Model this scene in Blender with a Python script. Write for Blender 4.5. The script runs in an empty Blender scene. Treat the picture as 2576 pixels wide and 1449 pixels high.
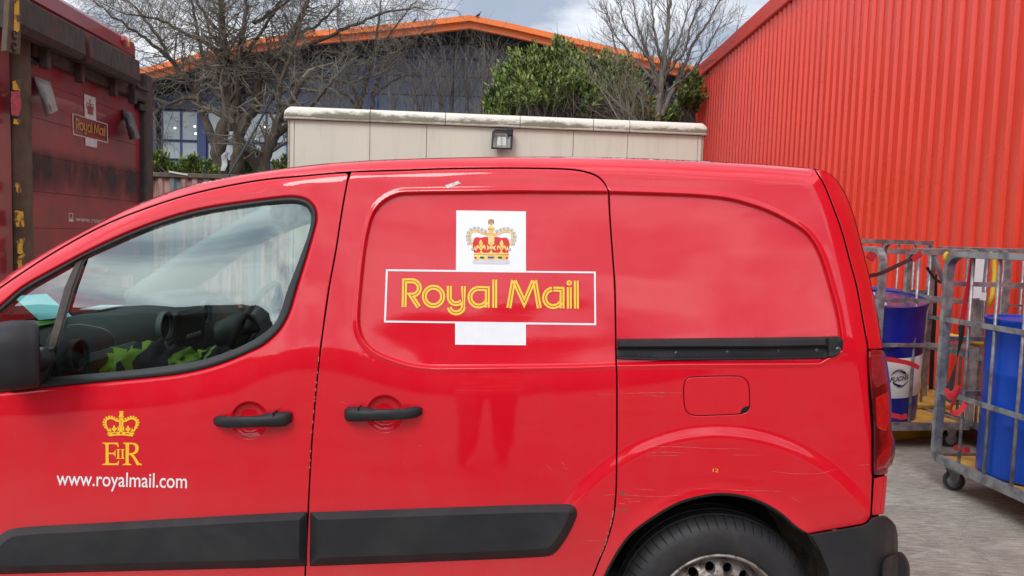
import bpy, math, random
import numpy as np
from mathutils import Vector, Matrix, noise as mnoise
from mathutils.geometry import delaunay_2d_cdt, tessellate_polygon
# ------------------------------------------------------------------ camera, world, sun, exposure
scene = bpy.context.scene
COL = scene.collection
H = 1.52
PITCH = math.radians(4.06)
ROLL = math.radians(1.72)
FPX = 1860.0
W2, H2 = 1288.0, 724.5
XA = np.array([1.0, 0, 0])
FW = np.array([0, math.cos(PITCH), -math.sin(PITCH)])
UP0 = np.array([0, math.sin(PITCH), math.cos(PITCH)])
RT = math.cos(ROLL) * XA + math.sin(ROLL) * UP0
UP = -math.sin(ROLL) * XA + math.cos(ROLL) * UP0
CAM = np.array([0, 0, H])

cd = bpy.data.cameras.new('camera')
cam = bpy.data.objects.new('camera', cd)
COL.objects.link(cam)
cd.sensor_width = 36.0
cd.lens = 36.0 * FPX / 2576.0
cd.clip_start = 0.05
cd.clip_end = 1500
cam.matrix_world = Matrix(((RT[0], UP[0], -FW[0], 0), (RT[1], UP[1], -FW[1], 0), (RT[2], UP[2], -FW[2], H), (0, 0, 0, 1)))
scene.camera = cam

SUN_EL, SUN_AZ = math.radians(45), math.radians(202)   # azimuth measured clockwise from +Y
world = bpy.data.worlds.new('World')
scene.world = world
world.use_nodes = True
wn, wl = world.node_tree.nodes, world.node_tree.links
wn.clear()
w_out = wn.new('ShaderNodeOutputWorld')
w_bg = wn.new('ShaderNodeBackground')
w_sky = wn.new('ShaderNodeTexSky')
w_sky.sky_type = 'NISHITA'
w_sky.sun_disc = False
w_sky.sun_elevation = SUN_EL
w_sky.sun_rotation = SUN_AZ
w_bg.inputs['Strength'].default_value = 0.10
w_tc = wn.new('ShaderNodeTexCoord')
w_sep = wn.new('ShaderNodeSeparateXYZ')
wl.new(w_tc.outputs['Generated'], w_sep.inputs[0])
# cloud layer: project the direction on a flat ceiling so that clouds flatten towards the horizon
w_add = wn.new('ShaderNodeMath'); w_add.operation = 'ADD'; w_add.inputs[1].default_value = 0.22
w_abs = wn.new('ShaderNodeMath'); w_abs.operation = 'ABSOLUTE'
wl.new(w_sep.outputs['Z'], w_abs.inputs[0]); wl.new(w_abs.outputs[0], w_add.inputs[0])
w_dx = wn.new('ShaderNodeMath'); w_dx.operation = 'DIVIDE'
w_dy = wn.new('ShaderNodeMath'); w_dy.operation = 'DIVIDE'
wl.new(w_sep.outputs['X'], w_dx.inputs[0]); wl.new(w_add.outputs[0], w_dx.inputs[1])
wl.new(w_sep.outputs['Y'], w_dy.inputs[0]); wl.new(w_add.outputs[0], w_dy.inputs[1])
w_cmb = wn.new('ShaderNodeCombineXYZ')
wl.new(w_dx.outputs[0], w_cmb.inputs[0]); wl.new(w_dy.outputs[0], w_cmb.inputs[1])
w_n = wn.new('ShaderNodeTexNoise'); w_n.inputs['Scale'].default_value = 1.15
w_n.inputs['Detail'].default_value = 7; w_n.inputs['Roughness'].default_value = 0.56
w_n.inputs['Distortion'].default_value = 0.1
wl.new(w_cmb.outputs[0], w_n.inputs['Vector'])
w_r = wn.new('ShaderNodeValToRGB')      # cover of cloud over blue
w_r.color_ramp.elements[0].position = 0.30; w_r.color_ramp.elements[0].color = (0.55, 0.55, 0.55, 1)
w_r.color_ramp.elements[1].position = 0.55; w_r.color_ramp.elements[1].color = (1, 1, 1, 1)
wl.new(w_n.outputs['Fac'], w_r.inputs[0])
w_n2 = wn.new('ShaderNodeTexNoise'); w_n2.inputs['Scale'].default_value = 3.0
w_n2.inputs['Detail'].default_value = 6; w_n2.inputs['Roughness'].default_value = 0.55
w_n2.inputs['Distortion'].default_value = 0.15
wl.new(w_cmb.outputs[0], w_n2.inputs['Vector'])
w_r2 = wn.new('ShaderNodeValToRGB')     # brightness of the cloud itself
w_r2.color_ramp.elements[0].position = 0.40; w_r2.color_ramp.elements[0].color = (4.7, 5.3, 6.5, 1)
w_r2.color_ramp.elements[1].position = 0.61; w_r2.color_ramp.elements[1].color = (10.6, 10.9, 11.4, 1)
wl.new(w_n2.outputs['Fac'], w_r2.inputs[0])
w_mix = wn.new('ShaderNodeMix'); w_mix.data_type = 'RGBA'
wl.new(w_r.outputs[0], w_mix.inputs[0])
# clouds lit from behind grow brighter towards the sun, as forward scattering makes them
w_dot = wn.new('ShaderNodeVectorMath'); w_dot.operation = 'DOT_PRODUCT'
w_dot.inputs[1].default_value = (math.sin(SUN_AZ) * math.cos(SUN_EL), math.cos(SUN_AZ) * math.cos(SUN_EL), math.sin(SUN_EL))
wl.new(w_tc.outputs['Generated'], w_dot.inputs[0])
w_mr = wn.new('ShaderNodeMapRange'); w_mr.interpolation_type = 'SMOOTHSTEP'
w_mr.inputs[1].default_value = -0.1; w_mr.inputs[2].default_value = 1.0; w_mr.inputs[3].default_value = 1.0; w_mr.inputs[4].default_value = 2.0
wl.new(w_dot.outputs['Value'], w_mr.inputs[0])
w_sc = wn.new('ShaderNodeVectorMath'); w_sc.operation = 'SCALE'
wl.new(w_r2.outputs[0], w_sc.inputs[0]); wl.new(w_mr.outputs[0], w_sc.inputs['Scale'])
wl.new(w_sky.outputs[0], w_mix.inputs[6]); wl.new(w_sc.outputs[0], w_mix.inputs[7])
wl.new(w_mix.outputs[2], w_bg.inputs['Color'])
wl.new(w_bg.outputs[0], w_out.inputs[0])

sl = bpy.data.lights.new('sun', 'SUN')
sl.energy = 1.5
sl.angle = math.radians(24)
sl.color = (1.0, 0.955, 0.89)
sun = bpy.data.objects.new('sun', sl)
COL.objects.link(sun)
_d = Vector((math.sin(SUN_AZ) * math.cos(SUN_EL), math.cos(SUN_AZ) * math.cos(SUN_EL), math.sin(SUN_EL)))
sun.rotation_euler = _d.to_track_quat('Z', 'Y').to_euler()

scene.view_settings.view_transform = 'Standard'
scene.view_settings.look = 'None'
scene.view_settings.exposure = 0.08
scene.view_settings.gamma = 1.0
scene.view_settings.use_curve_mapping = False
scene.cycles.use_denoising = True
scene.cycles.max_bounces = 8
scene.cycles.transparent_max_bounces = 12
scene.cycles.use_adaptive_sampling = True
scene.cycles.adaptive_threshold = 0.02

# ------------------------------------------------------------------ picture-to-place helpers
def ray(u, v):
    return FW * FPX + RT * (u - W2) - UP * (v - H2)
def at(u, v, Y):
    d = ray(u, v); return CAM + d * (Y / d[1])
def gr(u, v, z=0.0):
    d = ray(u, v); return CAM + d * ((z - H) / d[2])
def atx(u, v, x):
    d = ray(u, v); return CAM + d * (x / d[0])
def atp(u, v, p, n):
    d = ray(u, v); p = np.array(p, float); n = np.array(n, float)
    return CAM + d * (((p - CAM) @ n) / (d @ n))

# ------------------------------------------------------------------ materials
def S2L(c):
    return tuple(((x / 255) / 12.92 if x / 255 <= 0.04045 else ((x / 255 + 0.055) / 1.055) ** 2.4) for x in c)
MATS = {}
def mat(name, col, rough=0.6, metal=0.0, coat=0.0, spec=0.5, var=0.0, scale=6.0, bump=0.0, bscale=60.0,
        col2=None, mixscale=3.0, mixlo=0.45, mixhi=0.6, stretch=None, trans=0.0, rvar=0.0, detail=5):
    if name in MATS: return MATS[name]
    m = bpy.data.materials.new(name); m.use_nodes = True
    n, l = m.node_tree.nodes, m.node_tree.links
    b = n['Principled BSDF']
    b.inputs['Base Color'].default_value = (*col, 1)
    b.inputs['Roughness'].default_value = rough
    b.inputs['Metallic'].default_value = metal
    b.inputs['Coat Weight'].default_value = coat
    b.inputs['Coat Roughness'].default_value = 0.02
    b.inputs['Specular IOR Level'].default_value = spec
    b.inputs['Transmission Weight'].default_value = trans
    tc = n.new('ShaderNodeTexCoord')
    src = tc.outputs['Object']
    if stretch:
        mp = n.new('ShaderNodeMapping'); mp.inputs['Scale'].default_value = stretch
        l.new(src, mp.inputs[0]); src = mp.outputs[0]
    cur = None
    if col2 is not None:
        nz = n.new('ShaderNodeTexNoise'); nz.inputs['Scale'].default_value = mixscale
        nz.inputs['Detail'].default_value = detail; nz.inputs['Roughness'].default_value = 0.62
        l.new(src, nz.inputs['Vector'])
        rp = n.new('ShaderNodeValToRGB')
        rp.color_ramp.elements[0].position = mixlo; rp.color_ramp.elements[1].position = mixhi
        rp.color_ramp.elements[0].color = (*col, 1); rp.color_ramp.elements[1].color = (*col2, 1)
        l.new(nz.outputs['Fac'], rp.inputs[0]); cur = rp.outputs[0]
    if var > 0:
        nz = n.new('ShaderNodeTexNoise'); nz.inputs['Scale'].default_value = scale; nz.inputs['Detail'].default_value = 6
        l.new(src, nz.inputs['Vector'])
        mr = n.new('ShaderNodeMapRange'); mr.inputs[1].default_value = 0.3; mr.inputs[2].default_value = 0.7
        mr.inputs[3].default_value = 1 - var; mr.inputs[4].default_value = 1 + var
        l.new(nz.outputs['Fac'], mr.inputs[0])
        mx = n.new('ShaderNodeVectorMath'); mx.operation = 'SCALE'
        if cur is None: mx.inputs[0].default_value = col
        else: l.new(cur, mx.inputs[0])
        l.new(mr.outputs[0], mx.inputs['Scale']); cur = mx.outputs[0]
    if cur is not None: l.new(cur, b.inputs['Base Color'])
    if rvar > 0:
        nz = n.new('ShaderNodeTexNoise'); nz.inputs['Scale'].default_value = scale * 2; nz.inputs['Detail'].default_value = 6
        l.new(src, nz.inputs['Vector'])
        mr = n.new('ShaderNodeMapRange'); mr.inputs[1].default_value = 0.3; mr.inputs[2].default_value = 0.7
        mr.inputs[3].default_value = max(0.02, rough - rvar); mr.inputs[4].default_value = min(1, rough + rvar)
        l.new(nz.outputs['Fac'], mr.inputs[0]); l.new(mr.outputs[0], b.inputs['Roughness'])
    if bump > 0:
        nz = n.new('ShaderNodeTexNoise'); nz.inputs['Scale'].default_value = bscale; nz.inputs['Detail'].default_value = 4
        l.new(tc.outputs['Object'], nz.inputs['Vector'])
        bp = n.new('ShaderNodeBump'); bp.inputs['Strength'].default_value = min(1, bump * 4); bp.inputs['Distance'].default_value = 0.01 * bump
        l.new(nz.outputs['Fac'], bp.inputs['Height']); l.new(bp.outputs[0], b.inputs['Normal'])
    MATS[name] = m
    return m

def paint_mat():
    m = bpy.data.materials.new('van_paint'); m.use_nodes = True
    n, l = m.node_tree.nodes, m.node_tree.links
    b = n['Principled BSDF']
    tc = n.new('ShaderNodeTexCoord')
    b.inputs['Roughness'].default_value = 0.45
    b.inputs['Specular IOR Level'].default_value = 0.1
    b.inputs['Coat Weight'].default_value = 1.0
    b.inputs['Coat IOR'].default_value = 1.53
    # road film: grey dust that thickens low on the body and behind the wheel
    sep = n.new('ShaderNodeSeparateXYZ'); l.new(tc.outputs['Object'], sep.inputs[0])
    mr = n.new('ShaderNodeMapRange'); mr.inputs[1].default_value = 0.78; mr.inputs[2].default_value = 0.40
    mr.inputs[3].default_value = 0.0; mr.inputs[4].default_value = 0.30
    l.new(sep.outputs['Z'], mr.inputs[0])
    nz = n.new('ShaderNodeTexNoise'); nz.inputs['Scale'].default_value = 3.0; nz.inputs['Detail'].default_value = 8
    nz.inputs['Roughness'].default_value = 0.7
    l.new(tc.outputs['Object'], nz.inputs['Vector'])
    mu = n.new('ShaderNodeMath'); mu.operation = 'MULTIPLY'
    l.new(mr.outputs[0], mu.inputs[0]); l.new(nz.outputs['Fac'], mu.inputs[1])
    nz3 = n.new('ShaderNodeTexNoise'); nz3.inputs['Scale'].default_value = 140; nz3.inputs['Detail'].default_value = 2
    l.new(tc.outputs['Object'], nz3.inputs['Vector'])
    sp = n.new('ShaderNodeMapRange'); sp.inputs[1].default_value = 0.74; sp.inputs[2].default_value = 0.80
    sp.inputs[3].default_value = 0; sp.inputs[4].default_value = 0.35
    l.new(nz3.outputs['Fac'], sp.inputs[0])
    ad = n.new('ShaderNodeMath'); ad.operation = 'ADD'; ad.use_clamp = True
    nf = n.new('ShaderNodeTexNoise'); nf.inputs['Scale'].default_value = 5.5; nf.inputs['Detail'].default_value = 9; nf.inputs['Roughness'].default_value = 0.72
    mf = n.new('ShaderNodeMapping'); mf.inputs['Scale'].default_value = (1.5, 1, 0.5); l.new(tc.outputs['Object'], mf.inputs[0]); l.new(mf.outputs[0], nf.inputs['Vector'])
    rf = n.new('ShaderNodeMapRange'); rf.inputs[1].default_value = 0.46; rf.inputs[2].default_value = 0.78; rf.inputs[3].default_value = 0; rf.inputs[4].default_value = 0.04; l.new(nf.outputs['Fac'], rf.inputs[0])
    ax = n.new('ShaderNodeMath'); ax.operation = 'ADD'; l.new(mu.outputs[0], ax.inputs[0]); l.new(rf.outputs[0], ax.inputs[1])
    l.new(ax.outputs[0], ad.inputs[0]); l.new(sp.outputs[0], ad.inputs[1])
    mx = n.new('ShaderNodeMix'); mx.data_type = 'RGBA'
    mx.inputs[6].default_value = (0.645, 0.0024, 0.0150, 1); mx.inputs[7].default_value = (0.36, 0.24, 0.21, 1)
    l.new(ad.outputs[0], mx.inputs[0]); l.new(mx.outputs[2], b.inputs['Base Color'])
    # coat: faint haze where the film lies, tiny orange peel and slow panel waves
    cr = n.new('ShaderNodeMapRange'); cr.inputs[1].default_value = 0.0; cr.inputs[2].default_value = 0.3
    cr.inputs[3].default_value = 0.02; cr.inputs[4].default_value = 0.35
    l.new(mu.outputs[0], cr.inputs[0]); l.new(cr.outputs[0], b.inputs['Coat Roughness'])
    n2 = n.new('ShaderNodeTexNoise'); n2.inputs['Scale'].default_value = 3.2; n2.inputs['Detail'].default_value = 1
    mp = n.new('ShaderNodeMapping'); mp.inputs['Scale'].default_value = (0.8, 1, 1.6)
    l.new(tc.outputs['Object'], mp.inputs[0]); l.new(mp.outputs[0], n2.inputs['Vector'])
    bp = n.new('ShaderNodeBump'); bp.inputs['Strength'].default_value = 1.0; bp.inputs['Distance'].default_value = 0.0035
    l.new(n2.outputs['Fac'], bp.inputs['Height'])
    n4 = n.new('ShaderNodeTexNoise'); n4.inputs['Scale'].default_value = 220; n4.inputs['Detail'].default_value = 1
    l.new(tc.outputs['Object'], n4.inputs['Vector'])
    b2 = n.new('ShaderNodeBump'); b2.inputs['Strength'].default_value = 1.0; b2.inputs['Distance'].default_value = 0.00003
    l.new(n4.outputs['Fac'], b2.inputs['Height']); l.new(bp.outputs[0], b2.inputs['Normal'])
    l.new(b2.outputs[0], b.inputs['Coat Normal'])
    return m

def glass_mat(name, tint=(0.62, 0.70, 0.68), refl=1.0, ior=1.52):
    m = bpy.data.materials.new(name); m.use_nodes = True
    n, l = m.node_tree.nodes, m.node_tree.links
    n.remove(n['Principled BSDF'])
    out = n['Material Output']
    tr = n.new('ShaderNodeBsdfTransparent'); tr.inputs[0].default_value = (*tint, 1)
    gl = n.new('ShaderNodeBsdfGlossy'); gl.inputs['Roughness'].default_value = 0.004
    gl.inputs[0].default_value = (0.86, 1.0, 0.95, 1)
    fr = n.new('ShaderNodeFresnel'); fr.inputs[0].default_value = ior
    mu = n.new('ShaderNodeMath'); mu.operation = 'MULTIPLY'; mu.inputs[1].default_value = refl; mu.use_clamp = True
    tc = n.new('ShaderNodeTexCoord'); nz = n.new('ShaderNodeTexNoise'); nz.inputs['Scale'].default_value = 2.2
    l.new(tc.outputs['Object'], nz.inputs['Vector'])
    bp = n.new('ShaderNodeBump'); bp.inputs['Strength'].default_value = 1.0; bp.inputs['Distance'].default_value = 0.0016
    l.new(nz.outputs['Fac'], bp.inputs['Height']); l.new(bp.outputs[0], gl.inputs['Normal'])
    mx = n.new('ShaderNodeMixShader')
    l.new(fr.outputs[0], mu.inputs[0]); l.new(mu.outputs[0], mx.inputs[0])
    l.new(tr.outputs[0], mx.inputs[1]); l.new(gl.outputs[0], mx.inputs[2]); l.new(mx.outputs[0], out.inputs[0])
    return m

M_PAINT = paint_mat()
M_GLASS = glass_mat('side_glass', (0.62, 0.71, 0.68), 4.6)
M_GLASS2 = glass_mat('screen_glass', (0.80, 0.88, 0.85), 0.35)
M_BLACKP = mat('black_plastic', (0.019, 0.020, 0.022), 0.52, spec=0.3, var=0.25, scale=9, rvar=0.08, bump=0.05, bscale=300)
M_TRIM = mat('grey_trim', (0.021, 0.023, 0.026), 0.50, spec=0.35, var=0.16, scale=8, rvar=0.10, bump=0.08, bscale=400,
             col2=(0.034, 0.034, 0.033), mixscale=5, mixlo=0.5, mixhi=0.75)
M_RUBBER = mat('seal_rubber', (0.016, 0.016, 0.017), 0.55, var=0.2)
M_DARK = mat('gap_dark', (0.004, 0.003, 0.003), 0.9)
M_TYRE = mat('tyre', (0.018, 0.019, 0.021), 0.62, var=0.25, scale=12, bump=0.08, bscale=220,
             col2=(0.045, 0.041, 0.036), mixscale=9, mixlo=0.5, mixhi=0.85)
M_RIM = mat('rim', (0.36, 0.33, 0.30), 0.45, metal=0.6, col2=(0.07, 0.045, 0.03), mixscale=26, mixlo=0.44, mixhi=0.60, bump=0.2, bscale=80)
M_WHITE = mat('decal_white', (0.80, 0.82, 0.84), 0.35, coat=0.5, var=0.03, scale=30)
M_YELLOW = mat('decal_yellow', (0.95, 0.55, 0.02), 0.4, coat=0.5)
M_YSHADE = mat('decal_edge', (0.30, 0.06, 0.01), 0.5)
M_GOLD = mat('crest_gold', (0.80, 0.44, 0.06), 0.4, col2=(0.92, 0.70, 0.22), mixscale=60, mixlo=0.4, mixhi=0.6)
M_GOLDD = mat('crest_gold_dark', (0.42, 0.20, 0.03), 0.5)
M_CRED = mat('crest_red', (0.62, 0.02, 0.02), 0.5, var=0.15, scale=60)
M_PEARL = mat('crest_pearl', (0.55, 0.50, 0.45), 0.4, var=0.2, scale=200)
M_PEARLD = mat('crest_grey', (0.25, 0.24, 0.25), 0.4)
M_ERM = mat('crest_ermine', (0.62, 0.63, 0.67), 0.5, var=0.1, scale=40)
M_GREEN = mat('crest_green', (0.01, 0.12, 0.08), 0.4)
M_BLUEG = mat('crest_blue', (0.03, 0.07, 0.45), 0.4)
M_STEEL = mat('galvanised', (0.36, 0.37, 0.375), 0.42, metal=0.55, col2=(0.17, 0.18, 0.19), mixscale=11, mixlo=0.38, mixhi=0.62, detail=2, bump=0.05, bscale=60)

# ------------------------------------------------------------------ mesh building
class MB:
    def __init__(s): s.v = []; s.f = []
    def add(s, verts, faces):
        o = len(s.v); s.v += [tuple(float(c) for c in p) for p in verts]; s.f += [tuple(i + o for i in f) for f in faces]
    def box(s, c, size, rot=None, taper=1.0):
        x, y, z = (k / 2 for k in size)
        P = [Vector((sx * x * (taper if sz > 0 else 1), sy * y * (taper if sz > 0 else 1), sz * z)) for sz in (-1, 1) for sy in (-1, 1) for sx in (-1, 1)]
        if rot is not None: P = [rot @ p for p in P]
        c = Vector([float(k) for k in c])
        s.add([p + c for p in P], [(0, 2, 3, 1), (4, 5, 7, 6), (0, 1, 5, 4), (2, 6, 7, 3), (1, 3, 7, 5), (0, 4, 6, 2)])
    def bbox(s, lo, hi, bev=0.0):
        """box with chamfered edges"""
        c = [(a + b) / 2 for a, b in zip(lo, hi)]; h = [(b - a) / 2 for a, b in zip(lo, hi)]
        if bev <= 0: return s.box(c, [2 * k for k in h])
        b = min(bev, min(h) * 0.98); P = []; idx = {}
        for sx in (-1, 1):
            for sy in (-1, 1):
                for sz in (-1, 1):
                    for ax in range(3):
                        p = [sx * (h[0] - b), sy * (h[1] - b), sz * (h[2] - b)]
                        p[ax] = (sx, sy, sz)[ax] * h[ax]
                        idx[(sx, sy, sz, ax)] = len(P); P.append([c[k] + p[k] for k in range(3)])
        F = []
        for sg in (-1, 1):
            q = [idx[(sg, a, d, 0)] for a, d in ((-1, -1), (1, -1), (1, 1), (-1, 1))]; F.append(q if sg > 0 else q[::-1])
            q = [idx[(a, sg, d, 1)] for a, d in ((-1, -1), (-1, 1), (1, 1), (1, -1))]; F.append(q if sg > 0 else q[::-1])
            q = [idx[(a, d, sg, 2)] for a, d in ((-1, -1), (1, -1), (1, 1), (-1, 1))]; F.append(q if sg > 0 else q[::-1])
        for a in (-1, 1):
            for d in (-1, 1):
                F.append([idx[(a, d, -1, 0)], idx[(a, d, 1, 0)], idx[(a, d, 1, 1)], idx[(a, d, -1, 1)]])
                F.append([idx[(a, -1, d, 0)], idx[(a, 1, d, 0)], idx[(a, 1, d, 2)], idx[(a, -1, d, 2)]])
                F.append([idx[(-1, a, d, 1)], idx[(1, a, d, 1)], idx[(1, a, d, 2)], idx[(-1, a, d, 2)]])
        for sx in (-1, 1):
            for sy in (-1, 1):
                for sz in (-1, 1): F.append([idx[(sx, sy, sz, k)] for k in range(3)])
        s.add(P, F)
    def tube(s, pts, rad, n=8, caps=True, flat=None):
        """sweep of an n-gon; flat=(w,h) gives a rectangular bar section"""
        pts = [Vector([float(c) for c in p]) for p in pts]
        if not hasattr(rad, '__len__'): rad = [rad] * len(pts)
        rings = []; prev = None
        for i, p in enumerate(pts):
            t = (pts[min(i + 1, len(pts) - 1)] - pts[max(i - 1, 0)])
            if t.length < 1e-9: t = Vector((0, 0, 1))
            t.normalize()
            if prev is None:
                a = Vector((0, 0, 1)) if abs(t.z) < 0.9 else Vector((0, 1, 0))
                x = t.cross(a).normalized()
            else:
                x = prev - t * prev.dot(t)
                x = x.normalized() if x.length > 1e-6 else t.orthogonal().normalized()
            y = t.cross(x); prev = x
            if flat: rings.append([p + x * (sx * flat[0] / 2) + y * (sy * flat[1] / 2) for sx, sy in ((-1, -1), (1, -1), (1, 1), (-1, 1))])
            else: rings.append([p + (x * math.cos(2 * math.pi * k / n) + y * math.sin(2 * math.pi * k / n)) * rad[i] for k in range(n)])
        m = 4 if flat else n
        V = [q for r in rings for q in r]; F = []
        for i in range(len(pts) - 1):
            for k in range(m):
                a, b = i * m + k, i * m + (k + 1) % m
                F.append((a, b, b + m, a + m))
        if caps: F.append(tuple(range(m))[::-1]); F.append(tuple((len(pts) - 1) * m + k for k in range(m)))
        s.add(V, F)
    def lathe(s, prof, c, axis='Z', n=48, rot=None, a0=0, a1=2 * math.pi):
        """prof: list of (radius, height)"""
        full = abs(a1 - a0 - 2 * math.pi) < 1e-6
        cols = n if full else n + 1
        V = []
        for r, h in prof:
            for k in range(cols):
                a = a0 + (a1 - a0) * k / n
                p = (r * math.cos(a), r * math.sin(a), h) if axis == 'Z' else (r * math.cos(a), h, r * math.sin(a))
                p = Vector(p)
                if rot is not None: p = rot @ p
                V.append(p + Vector([float(q) for q in c]))
        F = []
        for i in range(len(prof) - 1):
            for k in range(n):
                a = i * cols + k; b = i * cols + (k + 1) % cols
                F.append((a, b, b + cols, a + cols))
        s.add(V, F)
    def loft(s, rings, close=True, caps=False):
        m = len(rings[0]); V = [p for r in rings for p in r]; F = []
        for i in range(len(rings) - 1):
            for k in range(m if close else m - 1):
                a, b = i * m + k, i * m + (k + 1) % m
                F.append((a, b, b + m, a + m))
        if caps: F.append(tuple(range(m))[::-1]); F.append(tuple((len(rings) - 1) * m + k for k in range(m)))
        s.add(V, F)
    def build(s, name, m, parent=None, smooth=False, mesh=None, angle=None):
        L = Vector((0, 0, 0))
        if parent is not None: L = Vector(parent['_loc'])
        me = bpy.data.meshes.new(name)
        me.from_pydata([(x - L.x, y - L.y, z - L.z) for x, y, z in s.v], [], s.f)
        me.materials.append(m)
        if smooth:
            me.polygons.foreach_set('use_smooth', [True] * len(me.polygons))
            if angle: me.set_sharp_from_angle(angle=math.radians(angle))
        o = bpy.data.objects.new(name, me); COL.objects.link(o)
        o['_loc'] = tuple(L)
        if parent is not None:
            o.parent = parent
        return o

def thing(name, label, cat, loc=(0, 0, 0), group=None):
    o = bpy.data.objects.new(name, None); COL.objects.link(o)
    o.empty_display_size = 0.1
    o.location = [float(c) for c in loc]; o['_loc'] = tuple(float(c) for c in loc)
    o['label'] = label; o['category'] = cat
    if group: o['group'] = group
    return o
def tag(o, label, cat, group=None):
    o['label'] = label; o['category'] = cat
    if group: o['group'] = group
    return o
def dup_tree(root, loc, label=None, rz=None):
    """a copy of a thing with copies of its parts and sub-parts"""
    r = root.copy(); COL.objects.link(r); r.location = loc; r['_loc'] = tuple(loc)
    if rz is not None: r.rotation_euler = (0, 0, rz)
    if label: r['label'] = label
    def rec(a, b):
        for ch in list(a.children):
            c = ch.copy(); COL.objects.link(c); c.parent = b; rec(ch, c)
    rec(root, r)
    return r

# ------------------------------------------------------------------ 2-D helpers
def resample(pts, step, closed=True):
    P = np.array(pts, float)
    if closed: P = np.vstack([P, P[:1]])
    d = np.hypot(*np.diff(P, axis=0).T); keep = np.r_[True, d > 1e-6]; P = P[keep]; d = np.hypot(*np.diff(P, axis=0).T)
    s = np.r_[0, np.cumsum(d)]; n = max(4 if closed else 2, int(round(s[-1] / step)))
    t = np.linspace(0, s[-1], n + 1)
    Q = np.c_[np.interp(t, s, P[:, 0]), np.interp(t, s, P[:, 1])]
    return Q[:-1] if closed else Q
def spline(pts, closed=False, k=8, sharp=()):
    """Catmull-Rom through the points; indices in sharp stay corners"""
    P = np.array(pts, float); n = len(P); out = []
    rng = range(n if closed else n - 1)
    for i in rng:
        p1, p2 = P[i], P[(i + 1) % n]
        p0 = P[(i - 1) % n] if (closed or i > 0) else p1 * 2 - p2
        p3 = P[(i + 2) % n] if (closed or i + 2 < n) else p2 * 2 - p1
        if i in sharp: p0 = p1 * 2 - p2
        if (i + 1) % n in sharp: p3 = p2 * 2 - p1
        for t in np.arange(k) / k:
            # centripetal-ish tension
            m1, m2 = (p2 - p0) * 0.5, (p3 - p1) * 0.5
            L = np.hypot(*(p2 - p1))
            for mm in (m1, m2):
                q = np.hypot(*mm)
                if q > L: mm *= L / q
            out.append((2 * t**3 - 3 * t**2 + 1) * p1 + (t**3 - 2 * t**2 + t) * m1 + (-2 * t**3 + 3 * t**2) * p2 + (t**3 - t**2) * m2)
    if not closed: out.append(P[-1])
    return np.array(out)
def inside(P, poly):
    x, y = P[:, 0], P[:, 1]; c = np.zeros(len(P), bool); n = len(poly)
    for i in range(n):
        x1, y1 = poly[i]; x2, y2 = poly[(i + 1) % n]
        if y1 == y2: continue
        m = ((y1 > y) != (y2 > y)) & (x < (x2 - x1) * (y - y1) / (y2 - y1) + x1)
        c ^= m
    return c
def segdist(P, line, closed=False):
    L = np.array(line, float)
    A = L if closed else L[:-1]; B = np.roll(L, -1, axis=0) if closed else L[1:]
    out = np.full(len(P), 1e9)
    for c in range(0, len(P), 4000):
        Q = P[c:c + 4000][:, None, :]; d = B - A
        t = np.clip(((Q - A) * d).sum(2) / np.maximum((d * d).sum(1), 1e-9), 0, 1)
        out[c:c + 4000] = np.sqrt((((A + t[..., None] * d) - Q) ** 2).sum(2)).min(1)
    return out
def offset_poly(P, d):
    """closed polygon moved inwards by d (positive = inside)"""
    P = np.array(P, float); a = 0.5 * np.sum(P[:, 0] * np.roll(P[:, 1], -1) - np.roll(P[:, 0], -1) * P[:, 1])
    e = np.roll(P, -1, axis=0) - P; e /= np.maximum(np.hypot(e[:, 0], e[:, 1]), 1e-9)[:, None]
    nrm = np.c_[-e[:, 1], e[:, 0]] * (1 if a > 0 else -1)
    m = nrm + np.roll(nrm, 1, axis=0); l = np.maximum((m * m).sum(1), 0.35)
    return P + m * (2 * d / l)[:, None] 
def sstep(a, b, x):
    t = np.clip((x - a) / (b - a), 0, 1); return t * t * (3 - 2 * t)
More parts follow.
